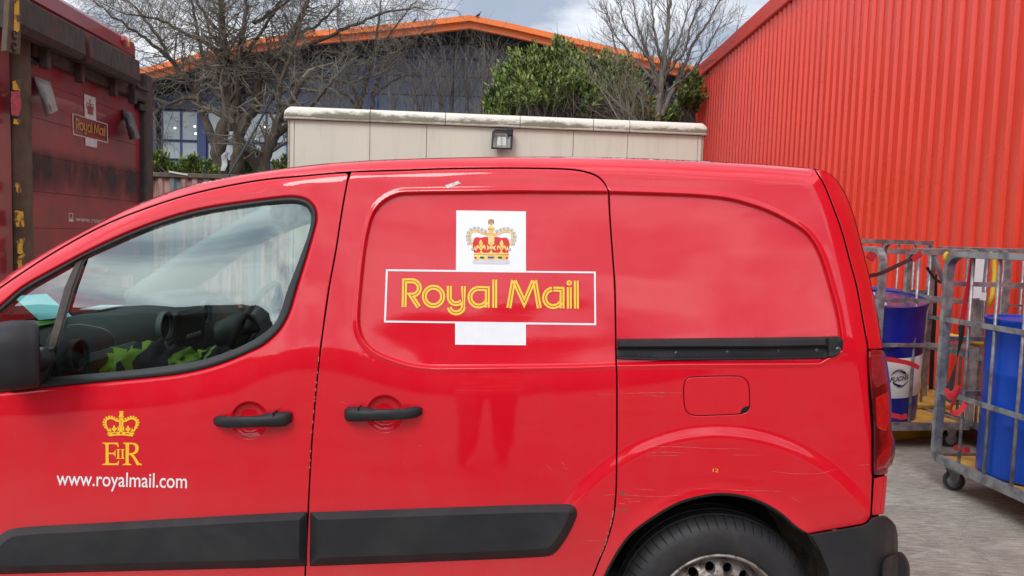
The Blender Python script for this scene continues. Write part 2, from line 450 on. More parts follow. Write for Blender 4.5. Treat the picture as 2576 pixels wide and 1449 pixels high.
# ------------------------------------------------------------------ ground
def ground_mat():
    m = bpy.data.materials.new('yard_concrete'); m.use_nodes = True
    n, l = m.node_tree.nodes, m.node_tree.links; b = n['Principled BSDF']; b.inputs['Roughness'].default_value = 0.88
    tc = n.new('ShaderNodeTexCoord')
    def noise(scale, detail, rough, stretch=None, dist=0.0):
        z = n.new('ShaderNodeTexNoise'); z.inputs['Scale'].default_value = scale; z.inputs['Detail'].default_value = detail
        z.inputs['Roughness'].default_value = rough; z.inputs['Distortion'].default_value = dist
        if stretch:
            mp = n.new('ShaderNodeMapping'); mp.inputs['Scale'].default_value = stretch; l.new(tc.outputs['Object'], mp.inputs[0]); l.new(mp.outputs[0], z.inputs['Vector'])
        else: l.new(tc.outputs['Object'], z.inputs['Vector'])
        return z.outputs['Fac']
    def ramp(src, p0, c0, p1, c1):
        r = n.new('ShaderNodeValToRGB'); r.color_ramp.elements[0].position = p0; r.color_ramp.elements[1].position = p1
        r.color_ramp.elements[0].color = (*c0, 1); r.color_ramp.elements[1].color = (*c1, 1); l.new(src, r.inputs[0]); return r.outputs[0]
    base = ramp(noise(2.2, 10, 0.68), 0.32, (0.215, 0.190, 0.156), 0.70, (0.385, 0.356, 0.305))
    brush = ramp(noise(9, 8, 0.75, (1.0, 7.0, 1.0)), 0.38, (0.60, 0.60, 0.60), 0.60, (1.20, 1.20, 1.20))
    fine = ramp(noise(120, 4, 0.7, (1, 2.2, 1)), 0.3, (0.72, 0.72, 0.72), 0.7, (1.25, 1.25, 1.25))
    def mul(a, c):
        x = n.new('ShaderNodeMix'); x.data_type = 'RGBA'; x.blend_type = 'MULTIPLY'; x.inputs[0].default_value = 1; x.clamp_result = False
        l.new(a, x.inputs[6]); l.new(c, x.inputs[7]); return x.outputs[2]
    col = mul(mul(base, brush), fine)
    # pale scuffs and drag marks
    w = n.new('ShaderNodeTexWave'); w.wave_type = 'RINGS'; w.inputs['Scale'].default_value = 0.42; w.inputs['Distortion'].default_value = 9; w.inputs['Detail'].default_value = 4; w.inputs['Detail Scale'].default_value = 1.0
    l.new(tc.outputs['Object'], w.inputs['Vector'])
    wr = ramp(w.outputs['Fac'], 0.972, (0, 0, 0), 0.995, (1, 1, 1))
    wm = n.new('ShaderNodeMath'); wm.operation = 'MULTIPLY'; l.new(wr, wm.inputs[0]); l.new(ramp(noise(6, 6, 0.7), 0.45, (0, 0, 0), 0.62, (0.55, 0.55, 0.55)), wm.inputs[1])
    sp = ramp(noise(75, 2, 0.5), 0.735, (0, 0, 0), 0.76, (0.8, 0.8, 0.8))
    ma = n.new('ShaderNodeMath'); ma.operation = 'MAXIMUM'; l.new(wm.outputs[0], ma.inputs[0]); l.new(sp, ma.inputs[1])
    x = n.new('ShaderNodeMix'); x.data_type = 'RGBA'; x.inputs[7].default_value = (0.46, 0.44, 0.40, 1); l.new(ma.outputs[0], x.inputs[0]); l.new(col, x.inputs[6])
    st = ramp(noise(1.1, 4, 0.6, None, 0.6), 0.60, (1, 1, 1), 0.72, (0.62, 0.60, 0.58))
    l.new(mul(x.outputs[2], st), b.inputs['Base Color'])
    bp = n.new('ShaderNodeBump'); bp.inputs['Strength'].default_value = 0.6; bp.inputs['Distance'].default_value = 0.004
    l.new(noise(70, 6, 0.7, (1, 3, 1)), bp.inputs['Height']); l.new(bp.outputs[0], b.inputs['Normal'])
    return m
M_YARD = ground_mat()
def structure(o): o['kind'] = 'structure'; return o
mb = MB(); N = 10
mb.add([(-600, -600, 0), (600, -600, 0), (600, 900, 0), (-600, 900, 0)], [(0, 1, 2, 3)])
structure(mb.build('ground', M_YARD))
# ------------------------------------------------------------------ van: side surface
YS = 2.25                      # plane of the van's near side
YC = YS + 0.90                 # centre line of the van
MPP = YS / FPX                 # metres per picture unit on that plane
SIL_TOP = [(-1150, 1120), (-1000, 1035), (-760, 1005), (-480, 990), (-330, 965), (-230, 892), (-120, 779), (0, 708), (25, 688), (125, 627), (217, 577), (287, 541), (355, 510), (462, 471), (575, 445), (644, 433), (725, 422),
           (820, 411.5), (931, 403.5), (1073, 398), (1219, 395), (1388, 394), (1578, 397), (1769, 405), (1932, 414), (2035, 422.5)]
SIL_REAR = [(2067, 428), (2087, 437), (2104, 452), (2120, 475), (2137, 510), (2152, 555), (2167, 612), (2181, 668), (2194, 724), (2204, 768), (2211, 812),
            (2219, 864), (2223, 879)]
SILT = spline(SIL_TOP, k=6)
SIL = np.vstack([SILT, spline(SIL_REAR, k=4), [(2236, 940), (2243, 1060), (2250, 1150), (2236, 1240), (2240, 1420), (2236, 1600)]])
BELT = np.array([(-1400, 1060), (-300, 1055), (-60, 1022), (0, 1016), (150, 1008), (300, 997), (475, 974), (575, 949), (644, 921), (690, 895), (730, 880), (780, 874), (864, 880), (919, 899), (994, 928),
                 (1069, 945), (1180, 950), (1288, 949), (1450, 941), (1538, 932), (1650, 915), (1800, 880), (1900, 860), (2116, 838), (2400, 815)])
_bx = np.arange(-1500, 2500, 10.0)
_by = np.interp(_bx, BELT[:, 0], BELT[:, 1])
_k = np.hanning(15); _k /= _k.sum()
_by = np.convolve(np.pad(_by, 7, mode='edge'), _k, 'valid')
# lean of the side as a function of the height above the belt line (picture units)
_dd = np.arange(-900, 700, 2.0)
_th = np.interp(_dd, [-900, -420, -330, -80, -30, 0, 30, 80, 150, 300, 520, 700], [-4.5, -2.5, -0.5, 1.0, 5.5, 11.3, 11.8, 10.6, 9.6, 10.2, 14.5, 20])
_th = np.convolve(np.pad(_th, 8, mode='edge'), np.hanning(17) / np.hanning(17).sum(), 'valid')
_F = np.cumsum(np.tan(np.radians(_th))) * 2.0 * MPP
_F -= _F.min()
REC = np.vstack([spline([(1300, 482), (1019, 486), (994, 491), (964, 507), (939, 537), (924, 587), (914, 650), (905, 740), (901.5, 790), (903, 824), (914, 854), (944, 884), (994, 906), (1044, 919), (1100, 924), (1288, 923)], k=4)[:-1],
                 [(1288, 923), (1438, 921), (1545, 917), (1700, 914), (2060, 912)],
                 spline([(2118, 880), (2116, 842), (2107, 787), (2094.5, 737), (2087, 712), (2072, 662), (2052, 617), (2024.5, 582), (1982, 555), (1932, 530), (1888, 514.5), (1838, 501), (1763, 492), (1663, 487.5), (1533, 483.5)], k=4)])
WIN_OUT = spline([(0, 772), (57, 724), (125, 685), (250, 619.5), (375, 566), (500, 528.5), (644, 505.5), (719, 496.8), (751, 497.5), (776.5, 507), (791.5, 525), (795.5, 545), (793, 566), (769, 650), (746, 724.5), (727, 787), (704, 829),
                  (669, 863), (644, 878), (550, 917), (450, 941), (300, 957), (125, 973.5), (30, 984), (-60, 992), (-150, 990), (-170, 960), (-150, 900), (-100, 848)], closed=True, k=5)
WIN_OUT = resample(WIN_OUT, 7)
ARCH_C = (1806, 1556)
SCOOPS = [(628, 1057, 47), (968, 1041, 47)]
def S(P):
    """depth of the side behind the plane YS, metres, at picture positions P (n,2)"""
    P = np.asarray(P, float); u, v = P[:, 0], P[:, 1]
    s = np.interp(np.interp(u, _bx, _by) - v, _dd, _F)
    # roof rail and pillar rounding, rear corner rounding
    near = v < 1300
    dt = np.full(len(P), 999.0)
    if near.any(): dt[near] = segdist(P[near], SILT)
    w = 46.0; t = np.clip(dt, 0, w); s = s + 0.085 * (1 - np.sqrt(np.clip(1 - ((w - t) / w) ** 2, 0, 1)))
    us = np.interp(v, [400, 437, 452, 475, 510, 555, 612, 724, 812, 879, 1000, 1100, 1200, 1600], [2100, 2104, 2112, 2122, 2139, 2154, 2169, 2196, 2213, 2225, 2244, 2256, 2256, 2256])
    w = 84.0; t = np.clip(us - u, 0, w); s = s + 0.13 * (1 - np.sqrt(np.clip(1 - ((w - t) / w) ** 2, 0, 1)))
    # front corner rounding (outside the frame)
    t = np.clip((-850 - u) / 300.0, 0, 1); s = s + 0.35 * t ** 2
    # recessed cargo panel
    m = (u > 880) & (u < 2140) & (v > 460) & (v < 945)
    if m.any():
        q = P[m]; d = segdist(q, REC, True); sg = np.where(inside(q, REC), d, -d)
        s[m] = s[m] + 0.0125 * sstep(-4.0, 6.0, sg) - 0.004 * sstep(-16, -3, sg) * sstep(4, -2, sg)
    # arch flare
    r = np.hypot(u - ARCH_C[0], (v - ARCH_C[1]) * 1.0)
    ang = np.arctan2(ARCH_C[1] - v, u - ARCH_C[0])
    fade = sstep(0.15, 0.75, ang) * sstep(3.0, 2.35, ang)
    s = s - 0.0115 * sstep(492, 450, r) * fade - 0.007 * sstep(340, 296, r)
    # handle scoops
    for cx, cy, R in SCOOPS:
        r = np.hypot(u - cx, v - cy) / R
        s = s + np.where(r < 1.06, 0.021 * np.clip(1 - r ** 5, 0, 1) * (0.35 + 0.65 * np.clip((v - (cy - R)) / (2 * R) * 0 + 1, 0, 1)), 0)
    # window frame step: door skin turns in at the glass
    m = (u > -220) & (u < 860) & (v > 440) & (v < 1040)
    if m.any():
        q = P[m]; d = segdist(q, WIN_OUT, True); sg = np.where(inside(q, WIN_OUT), -d, d)
        s[m] = s[m] + 0.008 * sstep(7, 0, sg)
    return s
def onside(P, extra=0.0):
    """picture positions -> points on the side surface pushed in by extra"""
    P = np.asarray(P, float)
    d = FW[None] * FPX + RT[None] * (P[:, 0:1] - W2) - UP[None] * (P[:, 1:2] - H2)
    Y = YS + S(P) + extra
    return CAM + d * (Y / d[:, 1])[:, None]
def side_normals(P, e=0.7):
    P = np.asarray(P, float)
    a = onside(P + [e, 0]) - onside(P - [e, 0]); b = onside(P + [0, e]) - onside(P - [0, e])
    n = np.cross(b, a); n /= np.linalg.norm(n, axis=1)[:, None]
    n[n[:, 1] > 0] *= -1
    return n

def side_panel(name, outline, m, parent, holes=(), step=14, fine=(), extra=0.0, lip=0.016, res=6.5, mirror=False, round_edge=True, reg=None):
    """a sheet-metal piece cut from the side surface, with turned-in edges"""
    loops = [resample(outline, res)] + [resample(h, res) for h in holes]
    V, E = [], []
    for L in loops:
        o = len(V); V += [tuple(p) for p in L]; n = len(L); E += [(o + i, o + (i + 1) % n) for i in range(n)]
    nb = len(V)
    inner = []
    if round_edge:
        for k, L in enumerate(loops):
            q = offset_poly(L, 2.2 if k == 0 else -2.2); inner.append(q)
    lo, hi = loops[0].min(0), loops[0].max(0)
    gx, gy = np.meshgrid(np.arange(lo[0], hi[0], step), np.arange(lo[1], hi[1], step))
    gx = gx + (np.arange(gx.shape[0]) % 2)[:, None] * step * 0.5
    pts = [np.c_[gx.ravel(), gy.ravel()]]
    for line, offs in fine:
        L = resample(line, 4.0, closed=False)
        t = np.gradient(L, axis=0); t /= np.maximum(np.hypot(t[:, 0], t[:, 1]), 1e-9)[:, None]; nn = np.c_[-t[:, 1], t[:, 0]]
        for k in offs: pts.append(L + nn * k)
    pts = np.vstack(pts)
    ok = inside(pts, loops[0])
    for h in loops[1:]: ok &= ~inside(pts, h)
    pts = pts[ok]
    dmin = np.minimum.reduce([segdist(pts, L, True) for L in loops])
    pts = pts[dmin > (3.6 if round_edge else 1.5)]
    # thin the cloud where points crowd
    key = np.round(pts / 1.1).astype(int); _, ui = np.unique(key[:, 0] * 100000 + key[:, 1], return_index=True); pts = pts[np.sort(ui)]
    if inner: pts = np.vstack(inner + [pts])
    V += [tuple(p) for p in pts]
    vo, _, fo, _, _, _ = delaunay_2d_cdt([Vector(p) for p in V], E, [], 1, 1e-4)
    vo = np.array([(p[0], p[1]) for p in vo]); F = np.array([f for f in fo if len(f) == 3])
    cen = vo[F].mean(1); ok = inside(cen, loops[0])
    for h in loops[1:]: ok &= ~inside(cen, h)
    F = F[ok]
    used = np.unique(F); rm = -np.ones(len(vo), int); rm[used] = np.arange(len(used)); vo = vo[used]; F = rm[F]
    P3 = onside(vo, extra); N = side_normals(vo)
    # boundary
    from collections import Counter
    ec = Counter()
    for f in F:
        for a, b in ((f[0], f[1]), (f[1], f[2]), (f[2], f[0])): ec[(min(a, b), max(a, b))] += 1
    be = [e for e, c in ec.items() if c == 1]
    # orientation: make faces look at the camera
    for i, f in enumerate(F):
        p = P3[f]; nn = np.cross(p[1] - p[0], p[2] - p[0])
        if nn[1] > 0: F[i] = f[::-1]
    verts = [tuple(p) for p in P3]; norms = [tuple(n) for n in N]; faces = [tuple(f) for f in F]
    bset = sorted({i for e in be for i in e})
    # outward direction per boundary vertex
    outw = {i: np.zeros(3) for i in bset}
    dirE = {}
    for f in F:
        for a, b, c in ((f[0], f[1], f[2]), (f[1], f[2], f[0]), (f[2], f[0], f[1])):
            k = (min(a, b), max(a, b))
            if ec[k] == 1:
                e = P3[b] - P3[a]; w = P3[(a)] - P3[c]; w = w - e * (w @ e) / max(e @ e, 1e-12); w /= max(np.linalg.norm(w), 1e-9)
                outw[a] = outw[a] + w; outw[b] = outw[b] + w; dirE[k] = (a, b)
    if lip > 0:
        top = {}; bot = {}
        for i in bset:
            w = outw[i] / max(np.linalg.norm(outw[i]), 1e-9)
            if round_edge:
                nn = np.array(norms[i]) * 0.8 + w * 0.6; norms[i] = tuple(nn / np.linalg.norm(nn))
            top[i] = len(verts); verts.append(tuple(P3[i])); norms.append(tuple(w))
            r = P3[i] - CAM
            q = P3[i] + r * (lip / r[1])
            bot[i] = len(verts); verts.append(tuple(q)); norms.append(tuple(w))
        for k, (a, b) in dirE.items(): faces.append((top[b], top[a], bot[a], bot[b]))
    L = Vector(parent['_loc'])
    verts = np.array(verts); norms = np.array(norms)
    if mirror:
        verts[:, 1] = 2 * YC - verts[:, 1]; norms[:, 1] *= -1; faces = [f[::-1] for f in faces]
    verts -= np.array(L)
    me = bpy.data.meshes.new(name); me.from_pydata(verts.tolist(), [], faces); me.materials.append(m)
    me.polygons.foreach_set('use_smooth', [True] * len(me.polygons))
    me.normals_split_custom_set_from_vertices(norms.tolist())
    o = bpy.data.objects.new(name, me); COL.objects.link(o); o.parent = parent; o['_loc'] = tuple(L)
    return o

def decal(name, shapes, m, parent, off=0.0012, fn=None, sub=9):
    """flat print: shapes = list of polygons or (polygon, [holes]) in picture coordinates laid on the side"""
    fn = fn or (lambda P: onside(P, -off))
    mb = MB()
    for s in shapes:
        poly, holes = (s if isinstance(s, tuple) else (s, []))
        loops = [np.array(poly, float)] + [np.array(h, float) for h in holes]
        if sub: loops = [resample_keep(L, sub) for L in loops]
        V, E = [], []
        for L in loops:
            o = len(V); V += [tuple(p) for p in L]; n = len(L); E += [(o + i, o + (i + 1) % n) for i in range(n)]
        lo, hi = loops[0].min(0), loops[0].max(0)
        if sub and min(hi - lo) > sub * 2:
            gx, gy = np.meshgrid(np.arange(lo[0] + 3, hi[0], sub), np.arange(lo[1] + 3, hi[1], sub)); g = np.c_[gx.ravel(), gy.ravel()]
            ok = inside(g, loops[0])
            for h in loops[1:]: ok &= ~inside(g, h)
            g = g[ok]
            if len(g): g = g[np.minimum.reduce([segdist(g, L, True) for L in loops]) > 2.0]
            V += [tuple(p) for p in g]
        vo, _, fo, _, _, _ = delaunay_2d_cdt([Vector(p) for p in V], E, [], 1, 1e-5)
        vo = np.array([(p[0], p[1]) for p in vo]); F = [f for f in fo]
        cen = np.array([vo[list(f)].mean(0) for f in F]); ok = inside(cen, loops[0])
        for h in loops[1:]: ok &= ~inside(cen, h)
        P3 = fn(vo); FF = []
        for f, k in zip(F, ok):
            if not k: continue
            p = P3[list(f)]; nn = np.cross(p[1] - p[0], p[2] - p[0])
            FF.append(tuple(f) if nn @ (p[0] - CAM) < 0 else tuple(f)[::-1])
        mb.add(P3, FF)
    return mb.build(name, m, parent, smooth=True)
def resample_keep(P, step):
    out = []
    for i in range(len(P)):
        a, b = P[i], P[(i + 1) % len(P)]; n = max(1, int(np.hypot(*(b - a)) / step))
        out += [a + (b - a) * k / n for k in range(n)]
    return np.array(out)
def ribbon(path, off, w, closed=False, miter=2.4):
    """polygon strip following a path at a sideways offset"""
    P = np.array(path, float); n = len(P); lo, hi = [], []
    for i in range(n):
        a = P[(i - 1) % n] if (closed or i > 0) else None; b = P[(i + 1) % n] if (closed or i < n - 1) else None
        t1 = (P[i] - a) if a is not None else None; t2 = (b - P[i]) if b is not None else None
        t1 = t1 / np.hypot(*t1) if t1 is not None else t2 / np.hypot(*t2)
        t2 = t2 / np.hypot(*t2) if t2 is not None else t1
        n1 = np.array([-t1[1], t1[0]]); n2 = np.array([-t2[1], t2[0]]); m = n1 + n2; l = m @ m
        m = m * (2 / l) if l > 1e-6 else n1
        q = np.hypot(*m)
        if q > miter: m *= miter / q
        lo.append(P[i] + m * (off - w / 2)); hi.append(P[i] + m * (off + w / 2))
    if closed: return (np.array(hi), [np.array(lo)]) 
    return np.array(lo + hi[::-1])
def ribbon_mesh(mb, path, off, w, fn, closed=False, miter=2.4):
    r = ribbon(path, off, w, closed, miter)
    if closed: a, b = r[0], r[1][0]
    else:
        n = len(r) // 2; a = r[:n]; b = r[n:][::-1]
    n = len(a); P3 = fn(np.vstack([a, b])); F = []
    for i in range(n if closed else n - 1):
        j = (i + 1) % n; f = (i, j, n + j, n + i)
        p = P3[list(f)]; nn = np.cross(p[1] - p[0], p[2] - p[0])
        F.append(f if nn @ (p[0] - CAM) < 0 else f[::-1])
    mb.add(P3, F)
def arc(cx, cy, r, a0, a1, n=18, ry=None):
    t = np.radians(np.linspace(a0, a1, n + 1)); ry = ry or r
    return np.c_[cx + r * np.cos(t), cy + ry * np.sin(t)]
def raised(name, outline, m, parent, h, cham, base=0.0, step=18, res=6, dome=0.0, flatc=False):
    """moulding standing proud of the side, with a chamfer all round"""
    L0 = resample(outline, res); L1 = offset_poly(L0, cham)
    bad = segdist(L1, L0, True) < cham - 0.6; good = np.where(~bad)[0]; nn_ = len(L1)
    if bad.any() and len(good):
        for i in np.where(bad)[0]:
            a_ = min(good, key=lambda j: min(abs(j - i), nn_ - abs(j - i))); L1[i] = L1[a_] + (L0[i] - L0[a_]) * 0.02
    lo, hi = L1.min(0), L1.max(0)
    gx, gy = np.meshgrid(np.arange(lo[0], hi[0], step), np.arange(lo[1], hi[1], step)); g = np.c_[gx.ravel(), gy.ravel()]
    g = g[inside(g, L1)]
    if len(g): g = g[segdist(g, L1, True) > 2.5]
    V = [tuple(p) for p in L1] + [tuple(p) for p in g]; n = len(L1)
    vo, _, fo, _, _, _ = delaunay_2d_cdt([Vector(p) for p in V], [(i, (i + 1) % n) for i in range(n)], [], 1, 1e-4)
    vo = np.array([(p[0], p[1]) for p in vo]); cen = np.array([vo[list(f)].mean(0) for f in fo]); ok = inside(cen, L1)
    ex = base - h
    P3 = onside(vo, ex)
    mb = MB(); FF = []
    for f, k in zip(fo, ok):
        if not k: continue
        p = P3[list(f)]; nn = np.cross(p[1] - p[0], p[2] - p[0]); FF.append(tuple(f) if nn[1] < 0 else tuple(f)[::-1])
    mb.add(P3, FF)
    a = onside(L1, ex); bq = onside((L1 * 0.35 + L0 * 0.65), base - h * (0.42 if flatc else 0.72)); b = onside(L0, base); r = b - CAM; c = b + r * (0.01 / r[:, 1:2])
    sg = 0.5 * np.sum(L1[:, 0] * np.roll(L1[:, 1], -1) - np.roll(L1[:, 0], -1) * L1[:, 1])
    rings = [a, bq, onside(L0, base - h * (0.06 if flatc else 0.25)), b, c]
    if sg < 0: rings = [q[::-1] for q in rings]
    mb.loft(rings)
    o = mb.build(name, m, parent, smooth=True)
    me = o.data
    import bmesh
    bm = bmesh.new(); bm.from_mesh(me); bmesh.ops.remove_doubles(bm, verts=bm.verts, dist=1e-5); bmesh.ops.recalc_face_normals(bm, faces=bm.faces); bm.to_mesh(me); bm.free()
    me.set_sharp_from_angle(angle=math.radians(28))
    return o

# ------------------------------------------------------------------ van: body
VX = at(1288, 1000, YS)[0]
van = thing('delivery_van', 'red delivery van with crown and lettering on its side, parked across the foreground', 'van', (0.0, YC, 0.0))
# cut lines
B_GAP = [(878, 434), (861.5, 525), (844, 637), (828, 724.5), (804, 899), (786.5, 1087), (776.5, 1262), (775, 1300), (769, 1412), (767, 1480), (764, 1600)]
R_GAP = [(644, 455), (769, 442), (864, 433.5), (884, 432), (1019, 428), (1144, 424), (1288, 423), (1413, 425), (1463, 430), (1500, 442), (1520, 460), (1531, 480)]
S_GAP = [(1531, 480), (1535.5, 562), (1542, 650), (1547, 724.5), (1549, 849), (1550, 904), (1552, 949), (1552, 1087), (1550.5, 1224), (1545.5, 1287), (1538, 1324), (1525, 1367), (1505, 1417), (1492, 1449), (1462, 1500), (1440, 1560), (1430, 1600)]
P_GAP = [(-170, 842), (-120, 808), (0, 724), (125, 641.5), (250, 572), (375, 521.5), (500, 483.5), (644, 455)]
A_GAP = [(-178, 846), (-178, 1000), (-150, 1200), (-150, 1600)]
T_GAP = [(2049.5, 426), (2072, 462), (2094.5, 517), (2119.5, 587), (2139.5, 662), (2156, 724), (2172, 812), (2183, 872)]
g = 2.1
def sh(line, du, dv=0): return [(x + du, y + dv) for x, y in line]
bgap = spline(B_GAP, k=4); rgapL = spline(P_GAP + R_GAP[1:3], k=4); rgapR = spline([(884, 432)] + R_GAP[4:], k=4); sgap = spline(S_GAP, k=4)
FEAT_REC = (REC, (-5, -2, 1, 3.5, 7)); FEAT_REC2 = (REC, (-4.5, -2.5, 0, 2.5, 5, 7))
recc = np.vstack([REC, REC[:1]])
FEAT = (recc, (-16, -11, -7.5, -5, -2.5, 0, 2.5, 5, 7.5, 11, 16))
fine_sc = [(arc(cx, cy, R, 0, 360, 60), (-16, -11, -7, -4, -2, 0, 2)) for cx, cy, R in SCOOPS]
winl = np.vstack([WIN_OUT, WIN_OUT[:1]])
FEATW = (winl, (-4, -7, -11, -16, 4, 7, 11, 16))
# front door
door_outline = np.vstack([np.array(rgapL)[:-1] + [0, g], [(872, 436), (876, 440)], np.array([p for p in bgap if p[1] > 446]) - [g, 0], [(-150 + g, 1598)], np.array(A_GAP[::-1])[1:] + [g, 0]])
front_door = side_panel('front_door', door_outline, M_PAINT, van, holes=[WIN_OUT], fine=[FEATW, fine_sc[0]], step=13)
# sliding door
slide_outline = np.vstack([[(884, 434)], np.array(rgapR)[1:] + [-g * 0.4, g], np.array(sgap)[1:] - [g, 0], np.array([p for p in bgap if p[1] > 446])[::-1] + [g, 0]])
sliding_door = side_panel('sliding_door', slide_outline, M_PAINT, van, fine=[FEAT, fine_sc[1]], step=13)
# rear quarter
ARCH = spline([(1488, 1600), (1496, 1500), (1518, 1449), (1553, 1384), (1588, 1339), (1650, 1294), (1713, 1260), (1788, 1241.5), (1838, 1241), (1888, 1250.5), (1932, 1269), (1969.5, 1293), (2002, 1322), (2030, 1341)], k=5)
FLAP = resample(spline([(1719, 975), (1722, 960), (1731, 950.5), (1750, 947), (1800, 945.5), (1855, 945.5), (1873, 951), (1883, 962), (1886, 980), (1887, 1019), (1882, 1034), (1866, 1042), (1800, 1045.5), (1750, 1047), (1732, 1041), (1723, 1028), (1720, 1010)], closed=True, k=4), 5)
rear_edge = np.array(spline(T_GAP, k=4))
quarter_outline = np.vstack([np.array(sgap) + [g, 0], [(1450, 1598)], ARCH, [(2032, 1342), (2172, 1317.5), (2182, 1311), (2189, 1299), (2193, 1197), (2192, 1087), (2185, 990), (2181, 880)],
                             rear_edge[::-1] - [g, 0], [(2046, 424.6)], SILT[::-1][np.where((SILT[::-1][:, 0] > -172) & (SILT[::-1][:, 0] < 2040))] + [0, 0.6],
                             np.array([p for p in rgapL if p[0] > -165]) - [0, g], np.array(rgapR)[2:] + [0, -g]])
side_quarter = side_panel('side_panel', quarter_outline, M_PAINT, van, holes=[FLAP], fine=[FEAT, (arc(ARCH_C[0], ARCH_C[1], 470, -150, -28, 90), (-22, -15, -8, 0, 8, 15, 22))], step=12)
flap = side_panel('fuel_flap', offset_poly(FLAP, 2.0), M_PAINT, van, step=16, res=5)
decal('fuel_flap_notch', [np.array([(1861, 1041), (1866, 1029), (1874, 1023), (1885, 1021), (1884, 1030), (1876, 1038)])], M_DARK, flap, off=0.0008)
# front wing and bonnet side, outside the frame
wing_outline = np.vstack([[(-182, 842)], SILT[(SILT[:, 0] < -185)][::-1], [(-1190, 1180), (-1180, 1330), (-1120, 1420), (-1160, 1500)], spline([(-690, 1590), (-680, 1480), (-610, 1340), (-500, 1262), (-385, 1240), (-270, 1262), (-190, 1330), (-170, 1420)], k=5)[:], [(-154, 1598), (-154, 1200), (-182, 1000)]])
wing_outline = np.vstack([[(-182, 842)], SILT[(SILT[:, 0] < -185)][::-1], [(-1190, 1180), (-1180, 1330), (-1150, 1580), (-690, 1590)], spline([(-690, 1580), (-685, 1480), (-620, 1340), (-510, 1262), (-395, 1240), (-280, 1262), (-200, 1330), (-172, 1440), (-158, 1560)], k=5)[1:], [(-154, 1200), (-182, 1000)]])
side_panel('front_wing', wing_outline, M_PAINT, van, step=30, res=14)
# tailgate corner
tail_outline = np.vstack([[(2052, 428)], rear_edge[1:] + [g, 0], [(2184, 878), (2222, 876)], spline(SIL_REAR, k=4)[::-1][2:] - [0.5, 0]])
tail_corner = side_panel('tailgate_corner', tail_outline, M_PAINT, van, step=10, res=5)
low_outline = [(2199, 1204), (2232, 1194.5), (2229, 1240), (2224, 1293), (2196, 1297), (2194, 1292)]
side_panel('tailgate_lower_corner', low_outline, M_PAINT, van, step=10, res=5)
# dark shell behind the gaps, with window opening, and inner wall
shell_outline = np.vstack([SILT[(SILT[:, 0] > -175)] + [0, 6], spline(SIL_REAR, k=3) - [7, 0], [(2215, 1000), (2222, 1190), (2214, 1300), (2165, 1330)], ARCH[::-1] + [0, -6], [(1480, 1600), (-160, 1600), (-160, 1050)]])
side_panel('inner_shell', shell_outline, M_DARK, van, holes=[offset_poly(WIN_OUT, 5)], step=60, res=20, extra=0.018, lip=0, round_edge=False)
# ---- far side: same skin mirrored across the centre line
far_outline = np.vstack([SILT[(SILT[:, 0] > -175)], spline(SIL_REAR, k=3), [(2236, 1000), (2240, 1190), (2230, 1300), (2165, 1330)], ARCH[::-1], [(1480, 1600), (-160, 1600), (-170, 1050)]])
FARWIN = spline([(-70, 826), (60, 735), (200, 645), (375, 566), (500, 528.5), (644, 505.5), (751, 497.5), (791, 530), (769, 650), (746, 724.5), (704, 829), (644, 878), (450, 941), (100, 975), (-100, 980), (-130, 900)], closed=True, k=3)
side_panel('far_side', far_outline, M_PAINT, van, holes=[FARWIN], step=60, res=16, mirror=True, round_edge=False)
side_panel('far_door_window', offset_poly(resample(FARWIN, 16), -6), M_GLASS2, van, step=60, res=20, mirror=True, lip=0, extra=0.012, round_edge=False)
side_panel('far_wing', wing_outline, M_PAINT, van, step=60, res=20, mirror=True, round_edge=False)
side_panel('far_inner_lining', offset_poly(resample(far_outline, 20), 12), M_DARK, van, holes=[offset_poly(resample(FARWIN, 16), -4)], step=70, res=24, mirror=True, lip=0, extra=0.03, round_edge=False)
# ---- surfaces across the van: roof, windscreen, bonnet, nose, rear
def bridge(name, line, m, bulge, n=14, inset=0.0, smooth=True):
    A = onside(np.array(line, float), inset); rings = []
    for k in range(n + 1):
        t = k / n; w = np.array(A); w[:, 1] = A[:, 1] * (1 - t) + (2 * YC - A[:, 1]) * t
        q = 1 - abs(2 * t - 1) ** 2.6
        w = w + np.array(bulge)[None] * q
        rings.append(w)
    mb = MB(); mb.loft(rings, close=False)
    return mb.build(name, m, van, smooth=smooth)
roofl = SILT[(SILT[:, 0] >= 440)]
bridge('roof', np.vstack([roofl, [(2067, 428)]]), M_PAINT, (0, 0, 0.030))
bridge('windscreen', SILT[(SILT[:, 0] >= -235) & (SILT[:, 0] <= 450)], M_GLASS2, (-0.10, 0, 0.03), inset=0.03)
bridge('bonnet', SILT[(SILT[:, 0] <= -225) & (SILT[:, 0] >= -1160)], M_PAINT, (-0.03, 0, 0.015))
bridge('front_bumper', [(-1150, 1120), (-1190, 1180), (-1180, 1330), (-1150, 1580)], M_TRIM, (-0.22, 0, 0.0))
bridge('rear_door', np.vstack([spline(SIL_REAR, k=3), [(2234, 1000), (2236, 1090), (2226, 1195), (2214, 1290)]]), M_PAINT, (0.07, 0, 0.0), inset=-0.002)
mb = MB(); mb.box((float(at(500, 900, YC)[0]) - 0.05, YC, 0.36), (4.15, 1.52, 0.10)); mb.build('floor_pan', M_DARK, van)
